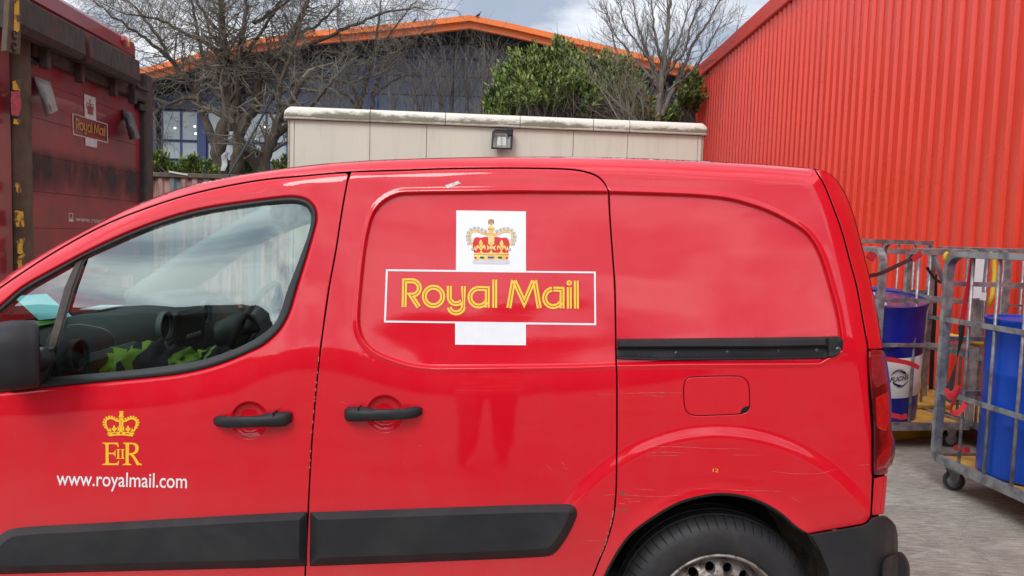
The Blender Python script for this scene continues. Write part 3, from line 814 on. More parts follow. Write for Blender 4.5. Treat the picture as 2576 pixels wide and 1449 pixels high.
# ---- wheels
def wheel(cx, cy, cz, r=0.322):
    w = MB().build('wheel', M_TYRE, van) if False else None
    mb = MB(); K = r / 0.322
    prof = [(0.205, 0.000), (0.212, -0.006), (0.225, -0.011), (0.250, -0.014), (0.275, -0.011), (0.296, -0.002), (0.306, 0.010), (0.3135, 0.024), (0.3175, 0.040)]
    prof += [(0.3175, 0.0405), (0.311, 0.0415), (0.311, 0.047), (0.319, 0.048), (0.321, 0.080), (0.313, 0.081), (0.313, 0.089), (0.3215, 0.090), (0.3215, 0.125), (0.313, 0.126), (0.313, 0.134), (0.320, 0.135), (0.3165, 0.170), (0.300, 0.195), (0.25, 0.205), (0.20, 0.20)]
    mb.lathe([(a * K, b) for a, b in prof], (cx, cy, cz), 'Y', 120)
    ty = mb.build('tyre', M_TYRE, van, smooth=True, angle=40)
    # shoulder sipes cut as dark narrow blocks standing on the shoulder edge
    sp = MB(); n = 64
    for k in range(n):
        a = 2 * math.pi * (k + 0.5) / n
        R = Matrix.Rotation(-a, 3, 'Y')
        pts = [R @ Vector((q * K, yy, zz)) for q, yy, zz in ((0.288, -0.0082, 0.000), (0.300, 0.0005, 0.0012), (0.3095, 0.0135, 0.003), (0.3165, 0.0305, 0.004), (0.3182, 0.040, 0.005))]
        qts = [R @ Vector((q * K, yy, zz + 0.0042)) for q, yy, zz in ((0.288, -0.0080, -0.003), (0.300, 0.0007, 0.0012), (0.3095, 0.0137, 0.003), (0.3165, 0.0307, 0.004), (0.3182, 0.0402, 0.005))]
        V = [p + Vector((cx, cy, cz)) for p in pts + qts]
        sp.add(V, [(i, i + 1, i + 6, i + 5) for i in range(4)])
    for k in range(n):
        for y0 in (0.050, 0.092):
            a = 2 * math.pi * (k + 0.3) / n; R = Matrix.Rotation(-a, 3, 'Y')
            V = [R @ Vector((0.3222 * K, y0 + dy, dz)) + Vector((cx, cy, cz)) for dy, dz in ((0, 0), (0.028, 0.004), (0.028, 0.0065), (0, 0.0025))]
            sp.add(V, [(0, 1, 2, 3)])
    so = sp.build('tread_sipes', M_DARK, ty)
    # steel rim with a ring of round holes
    mb = MB()
    mb.lathe([(0.200 * K, 0.012), (0.206 * K, 0.000), (0.2065 * K, -0.006), (0.202 * K, -0.010), (0.197 * K, -0.006), (0.193 * K, 0.004), (0.186 * K, 0.020), (0.181 * K, 0.045), (0.178 * K, 0.060)], (cx, cy, cz), 'Y', 90)
    rim = mb.build('rim', M_RIM, van, smooth=True)
    # disc with holes
    V, E = [], []; loops = [arc(0, 0, 0.179 * K, 0, 360, 72)[:-1]]
    nh = 16
    for k in range(nh):
        a = 2 * math.pi * (k + 0.42) / nh; loops.append(arc(0.146 * K * math.cos(a), 0.146 * K * math.sin(a), 0.0165 * K, 0, 360, 14)[:-1])
    for L in loops:
        o = len(V); V += [tuple(p) for p in L]; m = len(L); E += [(o + i, o + (i + 1) % m) for i in range(m)]
    for rr in (0.02, 0.05, 0.08, 0.105, 0.122, 0.1275, 0.168):
        V += [tuple(p) for p in arc(0, 0, rr * K, 0, 360, 48 if rr > 0.06 else 18)[:-1]]
    vo, _, fo, _, _, _ = delaunay_2d_cdt([Vector(p) for p in V], E, [], 1, 1e-6)
    vo = np.array([(p[0], p[1]) for p in vo]); F = [f for f in fo]
    cen = np.array([vo[list(f)].mean(0) for f in F]); ok = np.ones(len(F), bool)
    for L in loops[1:]: ok &= ~inside(cen, L)
    rr = np.hypot(vo[:, 0], vo[:, 1]) / K
    dep = np.interp(rr, [0, 0.03, 0.05, 0.10, 0.122, 0.150, 0.170, 0.179], [0.000, 0.002, 0.018, 0.022, 0.016, 0.030, 0.046, 0.056])
    mb = MB(); mb.add(np.c_[vo[:, 0] + cx, dep + cy + 0.004, vo[:, 1] + cz], [tuple(f)[::-1] for f, k in zip(F, ok) if k])
    for L in loops[1:]:
        c0 = L.mean(0)
        rg = []
        for dd in (0.0, 0.02):
            Lr = L; r2 = np.hypot(Lr[:, 0], Lr[:, 1]) / K
            d2 = np.interp(r2, [0, 0.03, 0.05, 0.10, 0.122, 0.150, 0.170, 0.179], [0.000, 0.002, 0.018, 0.022, 0.016, 0.030, 0.046, 0.056])
            rg.append(np.c_[Lr[:, 0] + cx, d2 + cy + 0.004 + dd, Lr[:, 1] + cz])
        mb.loft(rg)
    dsc = mb.build('wheel_disc', M_RIM, rim, smooth=True)
    mb = MB(); mb.lathe([(0.0, 0.09), (0.178 * K, 0.09)], (cx, cy, cz), 'Y', 40); mb.build('brake_drum', M_DARK, rim)
    for k in range(4):
        a = 2 * math.pi * k / 4 + 0.4; mb = MB()
        mb.lathe([(0.0, -0.006), (0.008, -0.006), (0.010, 0.012)], (cx + 0.054 * math.cos(a), cy + 0.006, cz + 0.054 * math.sin(a)), 'Y', 6); mb.build('wheel_bolt', M_STEEL, rim)
    return ty, rim
wc = at(1806, 1561, YS + 0.045)
wheel(wc[0], wc[1], 0.322)
fwx = wc[0] - 2.66
def simple_wheel(cx, cy, flip):
    s = -1 if flip else 1; mb = MB()
    mb.lathe([(0.206, 0.0), (0.25, -0.012 * s), (0.296, 0.0), (0.318, 0.03 * s), (0.322, 0.10 * s), (0.318, 0.17 * s), (0.25, 0.20 * s), (0.2, 0.2 * s)], (cx, cy, 0.322), 'Y', 48)
    t = mb.build('tyre', M_TYRE, van, smooth=True)
    mb = MB(); mb.lathe([(0.0, 0.0), (0.12, 0.01 * s), (0.18, 0.05 * s), (0.206, -0.008 * s)], (cx, cy, 0.322), 'Y', 40); mb.build('rim', M_RIM, van, smooth=True)
simple_wheel(fwx, wc[1], False); simple_wheel(fwx, 2 * YC - wc[1], True); simple_wheel(wc[0], 2 * YC - wc[1], True)
# arch liner: a rough half tunnel behind the opening
M_LINER = mat('arch_liner', (0.065, 0.056, 0.044), 0.95, col2=(0.14, 0.115, 0.085), mixscale=14, mixlo=0.4, mixhi=0.65, bump=1.0, bscale=38)
AL = ARCH[3:]; AL = np.vstack([ARCH, [(2039.5, 1359), (2062, 1392), (2079.5, 1432), (2092, 1500), (2098, 1600)]])
r0 = onside(AL, 0.012); rings = []
cA = np.array([wc[0], 0, 0.33])
for dy, sc in ((0.0, 1.0), (0.0, 1.035), (0.03, 1.04), (0.10, 1.06), (0.22, 1.07), (0.24, 1.0), (0.30, 0.9)):
    q = r0.copy(); q[:, 0] = cA[0] + (r0[:, 0] - cA[0]) * sc; q[:, 2] = cA[2] + (r0[:, 2] - cA[2]) * sc; q[:, 1] = r0[:, 1] + dy
    rings.append(q)
mb = MB(); mb.loft(rings, close=False); mb.build('wheel_arch_liner', M_LINER, van, smooth=True)
mb = MB(); mb.box((cA[0], YS + 0.33, 0.6), (0.95, 0.02, 0.8)); mb.build('wheel_well_back', M_DARK, van)
lipl = resample(ARCH[2:-1], 8, closed=False)
mb = MB()
for off in (0,):
    A = onside(lipl, 0.001); B = onside(lipl + (np.array(ARCH_C) - lipl) * 0.020, 0.004); Cc = onside(lipl + (np.array(ARCH_C) - lipl) * 0.022, 0.02)
    mb.loft([A, B, Cc], close=False)
mb.build('arch_lip', M_RUBBER, van, smooth=True)
# ---- rear bumper with step
BUMP = np.vstack([[(2034, 1345), (2172, 1321), (2184, 1314), (2192, 1302), (2222, 1296), (2232, 1300), (2244, 1310), (2253, 1322), (2258, 1342), (2259, 1380), (2258, 1600), (2098, 1600), (2092, 1500), (2081, 1440), (2062, 1392), (2045, 1362)]])
def S_b(P): return S(P)
bump = raised('rear_bumper', BUMP, M_TRIM, van, 0.022, 5, step=14)
raised('bumper_step', spline([(2215, 1600), (2216, 1500), (2214, 1440), (2220, 1412), (2234, 1398), (2256, 1390), (2266, 1388), (2277, 1398), (2286, 1415), (2289, 1435), (2288, 1600)], k=4), M_TRIM, van, 0.05, 8, step=14)
# ---- rub strips
STRIP1 = np.vstack([spline([(-36, 1420), (-30, 1385), (-8, 1354), (18, 1335), (45, 1328), (100, 1323)], k=4), [(250, 1315.5), (644, 1293), (774.5, 1287), (773, 1424), (644, 1429), (0, 1444.5), (-34, 1446)]])
raised('rub_strip', STRIP1 - [1.2, 0], M_TRIM, van, 0.030, 20, step=30, flatc=True)
STRIP2 = np.vstack([[(780, 1288.5), (1288, 1270.5), (1400, 1268)], spline([(1433, 1268), (1445.5, 1275), (1452, 1287), (1450, 1302), (1440, 1326)], k=4), spline([(1428, 1349), (1410, 1376), (1398, 1389), (1383, 1398), (1360, 1401)], k=4), [(1288, 1405), (1000, 1416.5), (778.5, 1424.5)]])
raised('rub_strip', STRIP2, M_TRIM, van, 0.030, 20, step=30, flatc=True)
# ---- sliding rail
RAIL = [(1552, 852), (1700, 851), (1932, 848.5), (2104, 846), (2117, 849), (2122, 858), (2121, 868), (2116, 884), (2102, 897), (2082, 901), (1932, 904.5), (1663, 907), (1600, 906), (1552, 903)]
rail = raised('door_rail', RAIL, M_BLACKP, van, 0.002, 1.5, base=0.0)
raised('rail_bar', [(1552, 853), (1932, 849.5), (2082, 847.5), (2084, 874), (1932, 877), (1552, 878)], M_BLACKP, van, 0.026, 7, base=0.002, step=10)
raised('rail_lip', [(1552, 896), (1660, 899), (1932, 897), (2082, 893.5), (2082, 901.5), (1932, 905), (1663, 907.5), (1552, 904)], M_BLACKP, van, 0.013, 2.5, base=0.002, step=10)
raised('rail_end_cap', [(2080, 848), (2104, 846.5), (2116, 849.5), (2121.5, 858), (2120.5, 868), (2115.5, 884), (2101, 896), (2080, 900)], M_BLACKP, van, 0.016, 5, base=0.002, step=8)
for (sx, sy, sr, ex) in ((1700, 887, 3.6, 0.001), (1829, 885.5, 3.6, 0.001), (1958, 882, 3.6, 0.001), (2054, 880, 4.2, 0.001), (2107, 878, 5.5, -0.012)):
    mb = MB(); c = onside(np.array([(sx, sy)]), ex)[0]; r = sr * MPP
    mb.lathe([(0, -0.003), (r * 0.45, -0.003), (r * 0.5, -0.0055), (r, -0.004), (r, 0.004)], c, 'Y', 14); mb.build('screw', M_STEEL, rail, smooth=True, angle=40)
# ---- door handles
def handle(u0, v0, u1, v1, flip):
    """pull handle: grip swept between two mounting blocks"""
    pts = []; rad = []
    n = 20; mb = MB(); rings = []
    for k in range(n + 1):
        t = k / n; u = u0 + (u1 - u0) * t; v = v0 + (v1 - v0) * t
        tt = 1 - t if flip else t                      # block sits at tt=1
        hh = np.interp(tt, [0, 0.03, 0.10, 0.25, 0.60, 0.72, 0.80, 0.97, 1.0], [8, 11.5, 13.0, 13.5, 14.0, 15.5, 17.0, 17.0, 12])
        up = 0.0
        out = np.interp(tt, [0, 0.04, 0.15, 0.4, 0.6, 0.85, 0.97, 1], [0.012, 0.024, 0.040, 0.050, 0.050, 0.042, 0.034, 0.020])
        back = np.interp(tt, [0, 0.14, 0.22, 0.60, 0.70, 1.0], [-0.004, -0.004, 0.026, 0.026, -0.004, -0.004])
        # rounded section
        base = at(u, v + up, float(YS + np.interp(np.interp(u, _bx, _by) - v, _dd, _F)) - 0.02); hz = hh * MPP * 1.02
        S0 = YS + np.interp(v, [900, 1500], [0.0, 0.0])
        yb = base[1] if False else float(YS + np.interp(np.interp(u, _bx, _by) - v, _dd, _F))
        ring = []
        for a in np.linspace(0, 2 * math.pi, 13)[:-1]:
            ca, sa = math.cos(a), math.sin(a); f = 1 / (abs(ca) ** 4 + abs(sa) ** 4) ** 0.25
            ym = -(out + back) / 2; yr = (out - back) / 2
            ring.append((base[0], yb + ym - yr * ca * f, base[2] + hz * sa * f))
        rings.append(ring)
    mb.loft(rings, caps=True)
    return mb.build('door_handle', M_BLACKP, van, smooth=True, angle=50)
h1 = handle(534, 1061, 730, 1053.5, False); h2 = handle(866, 1042.5, 1060, 1037.5, True)
for (hh, u, v) in ((h1, 687, 1054), (h2, 901, 1042)):
    mb = MB(); yb = float(YS + np.interp(np.interp(u, _bx, _by) - v, _dd, _F)); c = at(u, v, yb - 0.04)
    mb.box((c[0], yb - 0.0200, c[2]), (0.0022, 0.043, 0.0385)); mb.build('handle_joint', M_DARK, hh)
# ---- window seal, glass, quarter light divider
GL = resample(spline([(30, 765), (62, 736), (130, 697), (185, 664), (217, 645), (260, 628), (375, 578), (500, 541), (644, 518.5), (719, 511), (748, 512), (769, 519.5), (780, 533), (783, 549), (776, 587), (744, 675), (722, 732), (709, 775), (692, 812), (664, 838),
                      (625, 862), (575, 884), (500, 907), (375, 926), (250, 938.5), (110, 950), (20, 958), (-60, 966), (-130, 960), (-135, 910), (-60, 838)], closed=True, k=5), 7)
a = onside(WIN_OUT, -0.002)
mb = MB()
nW = len(WIN_OUT)
# match the inner loop to the outer one by nearest position
inn = []
GLc = np.vstack([GL, GL[:1]]); GLd = resample(GLc, 1.0)
last = None
for p in WIN_OUT:
    d = np.hypot(*(GLd - p).T); inn.append(GLd[int(np.argmin(d))])
inn = np.array(inn)
for _ in range(3): inn = (np.roll(inn, 1, 0) + inn * 2 + np.roll(inn, -1, 0)) / 4
rings = [onside(WIN_OUT, 0.01), onside(WIN_OUT, -0.003), onside(WIN_OUT * 0.75 + inn * 0.25, -0.007), onside(WIN_OUT * 0.45 + inn * 0.55, -0.006), onside(WIN_OUT * 0.2 + inn * 0.8, 0.000), onside(inn, 0.006), onside(inn, 0.03)]
mb.loft(rings); seal = mb.build('window_seal', M_RUBBER, front_door, smooth=True)
side_panel('door_window', offset_poly(resample(GL, 12), -3), M_GLASS, front_door, step=40, res=12, extra=0.012, lip=0, round_edge=False)
mb = MB()
def bar_on(mb, line_a, line_b, ex):
    A = onside(np.array(line_a, float), ex); B = onside(np.array(line_b, float), ex); A2 = onside(np.array(line_a, float), 0.03); B2 = onside(np.array(line_b, float), 0.03)
    mb.loft([A2, A, B, B2], close=False)
bar_on(mb, [(190, 660), (162, 724), (120, 874), (100, 950)], [(207, 653), (181, 724), (139, 874), (119, 950)], 0.002)
mb.build('window_divider', mat('divider_dull', (0.065, 0.052, 0.042), 0.55, var=0.4, scale=25), front_door)
mb = MB(); bar_on(mb, [(207, 653), (181, 724), (139, 874), (119, 950)], [(217, 646), (189, 724), (149, 860), (126, 955)], 0.004); mb.build('divider_seal', M_RUBBER, front_door)
# ---- mirror
mb = MB(); rings = []
mc = at(30, 896, YS - 0.10)
prof = [(-0.082, 0.25), (-0.078, 0.55), (-0.062, 0.80), (-0.035, 0.95), (0.0, 1.0), (0.032, 1.0), (0.036, 0.985), (0.050, 0.985), (0.062, 0.965), (0.066, 0.93)]
MR = Matrix.Rotation(math.radians(34), 3, 'Z'); mcv = Vector([float(q) for q in mc])
for dx, k in prof:
    ring = []
    for a in np.linspace(0, 2 * math.pi, 29)[:-1]:
        ca, sa = math.cos(a), math.sin(a); f = 1 / (abs(ca) ** 3.2 + abs(sa) ** 3.2) ** (1 / 3.2)
        ring.append(tuple(mcv + MR @ Vector((dx, 0.095 * ca * f * k, 0.100 * sa * f * k + 0.004))))
    rings.append(ring)
mb.loft(rings, caps=True); mirror = mb.build('door_mirror', M_BLACKP, van, smooth=True, angle=35)
mb = MB(); ring = [tuple(mcv + MR @ Vector((0.0675, 0.080 * c_, 0.084 * s_ + 0.004))) for c_, s_ in [(math.cos(a) / (abs(math.cos(a)) ** 4 + abs(math.sin(a)) ** 4) ** .25, math.sin(a) / (abs(math.cos(a)) ** 4 + abs(math.sin(a)) ** 4) ** .25) for a in np.linspace(0, 2 * math.pi, 25)[:-1]]]
mb.add(ring, [tuple(range(24))]); mb.build('mirror_glass', mat('mirror_silver', (0.08, 0.085, 0.09), 0.05, metal=1.0), mirror)
MF = [(70, 890), (96, 874), (120, 876), (150, 862), (134, 920), (112, 958), (94, 974), (70, 972)]
raised('mirror_foot', [(62, 872), (104, 878), (140, 870), (128, 925), (106, 962), (94, 975), (20, 984), (10, 960)], M_BLACKP, mirror, 0.03, 6, step=14)
mb = MB(); a = at(70, 905, YS - 0.06); b = at(112, 900, YS + 0.03); mb.tube([a, (Vector(a) + Vector(b)) / 2 + Vector((0, -.01, 0)), b], 0.035, 10); mb.build('mirror_arm', M_BLACKP, mirror, smooth=True)
# ---- tail lamp
LAMP = spline([(2184.5, 884), (2187, 960), (2193, 1030), (2196, 1087), (2196, 1190), (2200, 1195), (2232, 1192), (2233.5, 1179), (2243, 1169), (2251, 1144), (2252.5, 1117), (2247, 1098), (2243, 1087), (2242, 1000), (2236, 937), (2228, 895), (2222, 883), (2205, 880)], closed=True, k=4)
M_LAMP = mat('lamp_red', (0.26, 0.003, 0.006), 0.14, coat=0.5, spec=0.4, col2=(0.06, 0.001, 0.003), mixscale=9, mixlo=0.42, mixhi=0.58, stretch=(1, 1, 0.6))
lamp = raised('tail_lamp', LAMP, M_LAMP, van, 0.016, 6, step=7, res=5)
M_LAMP2 = mat('lamp_clear', (0.24, 0.012, 0.022), 0.15, coat=1.0, bump=0.5, bscale=160, var=0.3, scale=60)
raised('indicator_lens', [(2191, 892), (2222, 889), (2232, 930), (2234, 960), (2206, 975), (2196, 960)], M_LAMP2, lamp, 0.003, 3, base=-0.0155, step=8)
raised('brake_lens', [(2203, 1000), (2236, 985), (2237, 1060), (2228, 1085), (2206, 1075)], mat('lamp_bright', (0.42, 0.005, 0.008), 0.12, coat=1.0, var=0.35, scale=30), lamp, 0.003, 5, base=-0.0155, step=8)
raised('lower_lens', [(2208, 1150), (2240, 1120), (2243, 1150), (2228, 1176), (2205, 1184)], mat('lamp_mid', (0.30, 0.003, 0.008), 0.10, coat=1.0), lamp, 0.003, 5, base=-0.0155, step=8)
# ------------------------------------------------------------------ van: lettering and crest
def text_faces(s, shear=0.0, bold=0.0):
    """outline text in the built-in font -> verts (n,2), faces, with unit size"""
    cu = bpy.data.curves.new('t', 'FONT'); cu.body = s; cu.size = 1.0; cu.shear = shear; cu.offset = bold; cu.resolution_u = 4
    ob = bpy.data.objects.new('t', cu); COL.objects.link(ob)
    dg = bpy.context.evaluated_depsgraph_get(); dg.update()
    me = ob.evaluated_get(dg).to_mesh()
    V = np.array([v.co[:2] for v in me.vertices]); F = [tuple(p.vertices) for p in me.polygons]
    ob.to_mesh_clear(); bpy.data.objects.remove(ob); bpy.data.curves.remove(cu)
    return V, F
def text_on(name, s, x0, y0, x1, y1, h, m, parent, fn, shear=0.0, bold=0.0, faceup=True):
    """text whose baseline runs from (x0,y0) to (x1,y1) in the target's 2-D space, x-height box h = cap height"""
    V, F = text_faces(s, shear, bold)
    lo, hi = V[:, 0].min(), V[:, 0].max(); cap = 0.729
    t = (V[:, 0] - lo) / (hi - lo); y = V[:, 1] / cap * h
    d = np.array([x1 - x0, y1 - y0]); L = np.hypot(*d); nrm = np.array([d[1], -d[0]]) / L
    P = np.c_[x0 + d[0] * t + nrm[0] * y, y0 + d[1] * t + nrm[1] * y]
    P3 = fn(P); mb = MB(); FF = []
    for f in F:
        p = P3[list(f[:3])]; nn = np.cross(p[1] - p[0], p[2] - p[0]); FF.append(f if nn @ (p[0] - CAM) < 0 else f[::-1])
    mb.add(P3, FF); return mb.build(name, m, parent)
def lay(off): return lambda P: onside(P, -off)
def Z1(x, y, ox=1480): return ((x / 5.3667 + ox) * 0.63889, (y / 5.3667 + 1040) * 0.63889)
def Z1A(P, ox=1480): return np.array([Z1(x, y, ox) for x, y in P])
LETTERS = []
k = 1
LETTERS += [(Z1A(np.vstack([[(595, 905), (608, 356), (770, 352)], arc(768, 505, 151, -88, 90, 20), [(742, 656), (905, 905)]])), False),
            (Z1A(arc(1218, 683, 194, 0, 360, 48)[:-1]), True),
            (Z1A(np.vstack([[(1552, 462), (1552, 690)], arc(1697, 690, 147, 180, 38, 18)])), False),
            (Z1A(np.vstack([[(1850, 466), (1850, 880)], arc(1697, 878, 152, 0, 166, 22)])), False),
            (Z1A(np.vstack([[(2353, 920), (2355, 518), (2175, 515)], arc(2175, 700, 186, -90, -330, 30)])), False),
            (Z1A([(2512, 328), (2510, 922)]), False),
            (Z1A([(555, 927), (655, 338)], 1900), False), (Z1A([(672, 352), (880, 812), (1078, 352)], 1900), False), (Z1A([(1100, 340), (1200, 932)], 1900), False),
            (Z1A(np.vstack([[(1680, 935), (1680, 532), (1495, 528)], arc(1495, 712, 184, -90, -330, 30)]), 1900), False),
            (Z1A([(1832, 488), (1834, 938)], 1900), False), (Z1A([(1980, 348), (1984, 940)], 1900), False)]
lw = 43 / 5.3667 * 0.63889; lo_ = 30.5 / 5.3667 * 0.63889
def letters(fn_y, fn_s, parent, scale=1.0):
    for path, cl in LETTERS:
        sh_ = MB(); ribbon_mesh(sh_, path, 0, (lo_ * 2 + lw) * 1.09, fn_s, cl); sh_.build('letter_inline', M_YSHADE, parent)
        for sgn in (-1, 1):
            ye = MB(); ribbon_mesh(ye, path, sgn * lo_, lw, fn_y, cl); ye.build('letter_stroke', M_YELLOW, parent)
    c = Z1A(arc(1832, 398, 38, 0, 360, 28)[:-1], 1900)
    ye = MB(); ribbon_mesh(ye, c, 0, 4.7, fn_y, True); ye.build('letter_dot', M_YELLOW, parent)
logo = decal('logo_frame', [([(971, 677.3), (1147, 679.4), (1148, 529.3), (1323, 531.7), (1323, 681.6), (1498.6, 683.2), (1499.6, 818), (1323, 816.0), (1323, 868.5), (1145, 867), (1145, 813.2), (966, 811.0)],
                             [[(975.5, 682), (1494.3, 687.4), (1495.3, 813.4), (970.8, 806.6)]])], M_WHITE, sliding_door, off=0.0010)
letters(lay(0.0016), lay(0.0013), sliding_door)
def Z3(x, y): return ((x / 6.0375 + 1780) * 0.63889, (y / 6.0375 + 820) * 0.63889)
def Z3A(P): return np.array([Z3(x, y) for x, y in P])
def mirx(P, cx): return [(2 * cx - x, y + (x - cx) * -0.02) for x, y in P]
cr = thing  # alias unused
CX = 930
def both(P): return [Z3A(P), Z3A([(2 * CX - x, y) for x, y in P])]
# red velvet cap
decal('crest_cap', [Z3A(spline([(520, 1060), (490, 900), (500, 780), (545, 700), (600, 686), (680, 700), (780, 682), (930, 676), (1090, 682), (1180, 706), (1260, 695), (1320, 720), (1360, 800), (1362, 900), (1335, 1060)], k=4))], M_CRED, sliding_door, off=0.0014, sub=0)
gold = MB(); gd = MB()
for sgn in (0, 1):
    f = (lambda P: Z3A(P)) if sgn == 0 else (lambda P: Z3A([(2 * CX - x, y + 8) for x, y in P]))
    archp = spline([(482, 880), (440, 780), (425, 680), (435, 600), (480, 555), (560, 540), (650, 555), (740, 595), (860, 625)], k=6)
    ribbon_mesh(gd, f(archp), 0, 5.4, lay(0.0016)); ribbon_mesh(gold, f(archp), 0, 3.6, lay(0.0018))
    for P in (spline([(680, 745), (640, 830), (655, 890), (685, 930), (715, 890), (728, 830)], closed=True, k=4),
              spline([(575, 960), (580, 900), (610, 872), (650, 900), (680, 950), (650, 960), (625, 940), (605, 950), (600, 985)], closed=True, k=4),
              spline([(795, 960), (790, 900), (760, 872), (720, 900), (690, 950), (720, 960), (745, 940), (765, 950), (775, 985)], closed=True, k=4),
              [(655, 960), (725, 960), (725, 978), (705, 985), (700, 1060), (680, 1060), (675, 985), (655, 978)],
              [(548, 885), (585, 1020), (515, 960)], [(820, 870), (880, 905), (880, 970), (820, 1000), (840, 935)]):
        q = f(P); gold_off = lay(0.0018)
        V2 = [Vector((p[0], p[1], 0)) for p in q]; T = tessellate_polygon([V2]); P3 = gold_off(q)
        for t in T:
            pp = P3[list(t)]; nn = np.cross(pp[1] - pp[0], pp[2] - pp[0]); gold.add(pp, [(0, 1, 2) if nn[1] < 0 else (0, 2, 1)])
def addpoly(mb, P, off):
    q = np.array(P, float); T = tessellate_polygon([[Vector((p[0], p[1], 0)) for p in q]]); P3 = onside(q, -off)
    for t in T:
        pp = P3[list(t)]; nn = np.cross(pp[1] - pp[0], pp[2] - pp[0]); mb.add(pp, [(0, 1, 2) if nn[1] < 0 else (0, 2, 1)])
addpoly(gold, Z3A([(860, 580), (1005, 580), (1000, 830), (1010, 835), (930, 900), (848, 835), (860, 830)]), 0.0019)
addpoly(gold, Z3A(arc(930, 490, 80, 0, 360, 24)[:-1]), 0.0019)
addpoly(gold, Z3A(arc(930, 935, 48, 0, 360, 18)[:-1]), 0.0019)
addpoly(gd, Z3A([(850, 482), (1010, 482), (1008, 505), (852, 505)]), 0.0021)
for a in range(4):
    c, s_ = math.cos(a * math.pi / 2), math.sin(a * math.pi / 2)
    addpoly(gd, Z3A([(928 + c * x - s_ * y, 330 + s_ * x + c * y) for x, y in ((8, -8), (68, -60 if a != 1 else -26), (68, 60 if a != 1 else 26), (8, 8))]), 0.0018)
band = [(515, 1095)] + [tuple(p) for p in spline([(520, 1050), (580, 1075), (650, 1055), (690, 985), (730, 1050), (820, 1075), (890, 1050), (930, 990), (970, 1050), (1040, 1075), (1130, 1050), (1165, 985), (1210, 1050), (1280, 1075), (1335, 1050)], k=4)] + [(1345, 1100), (1330, 1120), (1325, 1225), (530, 1225), (525, 1120)]
addpoly(gold, Z3A(band), 0.0019)
addpoly(gd, Z3A([(505, 1093), (1350, 1098), (1350, 1110), (505, 1106)]), 0.0021)
gd.build('crest_gold_edge', M_GOLDD, sliding_door); gold.build('crest_gold', M_GOLD, sliding_door)
erm = MB(); addpoly(erm, Z3A(spline([(530, 1228), (495, 1245), (482, 1275), (500, 1308), (540, 1318), (930, 1325), (1325, 1328), (1362, 1312), (1375, 1280), (1360, 1245), (1325, 1230), (930, 1226)], closed=True, k=4)), 0.0020)
erm.build('crest_ermine', M_ERM, sliding_door)
pm = MB(); pd = MB()
pearls = [(395, 842), (368, 753), (360, 665), (382, 580), (445, 510), (530, 475), (622, 475), (710, 508), (795, 548), (1462, 855), (1490, 770), (1497, 682), (1475, 592), (1413, 522), (1330, 484), (1236, 484), (1148, 514), (1065, 552), (490, 978), (1368, 980)]
for x, y in pearls:
    pd = MB(); pm = MB(); addpoly(pd, Z3A(arc(x, y, 37, 0, 360, 14)[:-1]), 0.0016); addpoly(pm, Z3A(arc(x, y, 29, 0, 360, 14)[:-1]), 0.0018)
    pd.build('pearl_edge', M_PEARLD, sliding_door); pm.build('pearl', M_PEARL, sliding_door)
for y, r_ in ((615, 15), (660, 15), (705, 15), (750, 15), (798, 15), (933, 30)):
    pm = MB(); addpoly(pm, Z3A(arc(930, y, r_, 0, 360, 12)[:-1]), 0.0022); pm.build('pearl', M_PEARL, sliding_door)
for ex_ in (713, 1141):
    gm = MB(); addpoly(gm, Z3A(arc(ex_, 1173, 60, 0, 360, 18, 30)[:-1]), 0.0022); gm.build('emerald', M_GREEN, sliding_door)
gm = MB(); addpoly(gm, Z3A([(850, 1150), (1005, 1150), (1005, 1192), (850, 1192)]), 0.0022); gm.build('crest_sapphire', M_BLUEG, sliding_door)
for q_ in ([(510, 1175), (560, 1145), (600, 1175), (560, 1205)], [(1350, 1180), (1300, 1150), (1262, 1178), (1300, 1210)]):
    gm = MB(); addpoly(gm, Z3A(q_), 0.0022); gm.build('ruby', M_CRED, sliding_door)
# yellow cypher with crown on the front door
def Z4(x, y): return ((x / 5.796 + 360) * 0.63889, (y / 5.796 + 1600) * 0.63889)
def Z4A(P): return np.array([Z4(x, y) for x, y in P])
cy = MB(); ch = MB(); Y1, Y2 = 0.0012, 0.0017
for sgn in (0, 1):
    f = (lambda P: Z4A(P)) if sgn == 0 else (lambda P: Z4A([(2 * 677 - x, y + 6) for x, y in P]))
    ap = spline([(385, 560), (350, 480), (325, 400), (330, 330), (375, 285), (440, 272), (510, 290), (570, 325), (640, 335)], k=5)
    ribbon_mesh(cy, f(ap), 0, 4.6, lay(Y1))
    for P in (spline([(517, 430), (490, 480), (505, 520), (535, 520), (550, 480)], closed=True, k=3), spline([(460, 520), (475, 490), (510, 510), (515, 560), (480, 545)], closed=True, k=3), spline([(580, 520), (565, 490), (530, 510), (525, 560), (560, 545)], closed=True, k=3), [(500, 520), (540, 520), (535, 600), (505, 600)],
              [(420, 475), (465, 580), (385, 570)]):
        addpoly(cy, f(P), Y1)
    addpoly(ch, f([(478, 625), (495, 610), (580, 603), (578, 622), (495, 632)]), Y2)
    addpoly(ch, f([(375, 633), (395, 615), (415, 635), (395, 655)]), Y2)
    addpoly(ch, f([(395, 525), (418, 482), (412, 520)]), Y2)
for x, y in ((312, 478), (283, 422), (277, 360), (297, 303), (341, 258), (401, 235), (464, 235), (520, 257), (581, 282), (1034, 485), (1064, 428), (1076, 370), (1060, 313), (1016, 265), (958, 240), (898, 240), (838, 261), (776, 285)):
    addpoly(cy, Z4A(arc(x, y, 24, 0, 360, 12)[:-1]), Y1)
addpoly(cy, Z4A([(622, 300), (736, 300), (728, 470), (640, 470)]), Y1)
addpoly(cy, Z4A(spline([(620, 245), (640, 205), (680, 185), (720, 205), (736, 245), (722, 290), (680, 300), (636, 290)], closed=True, k=3)), Y1)
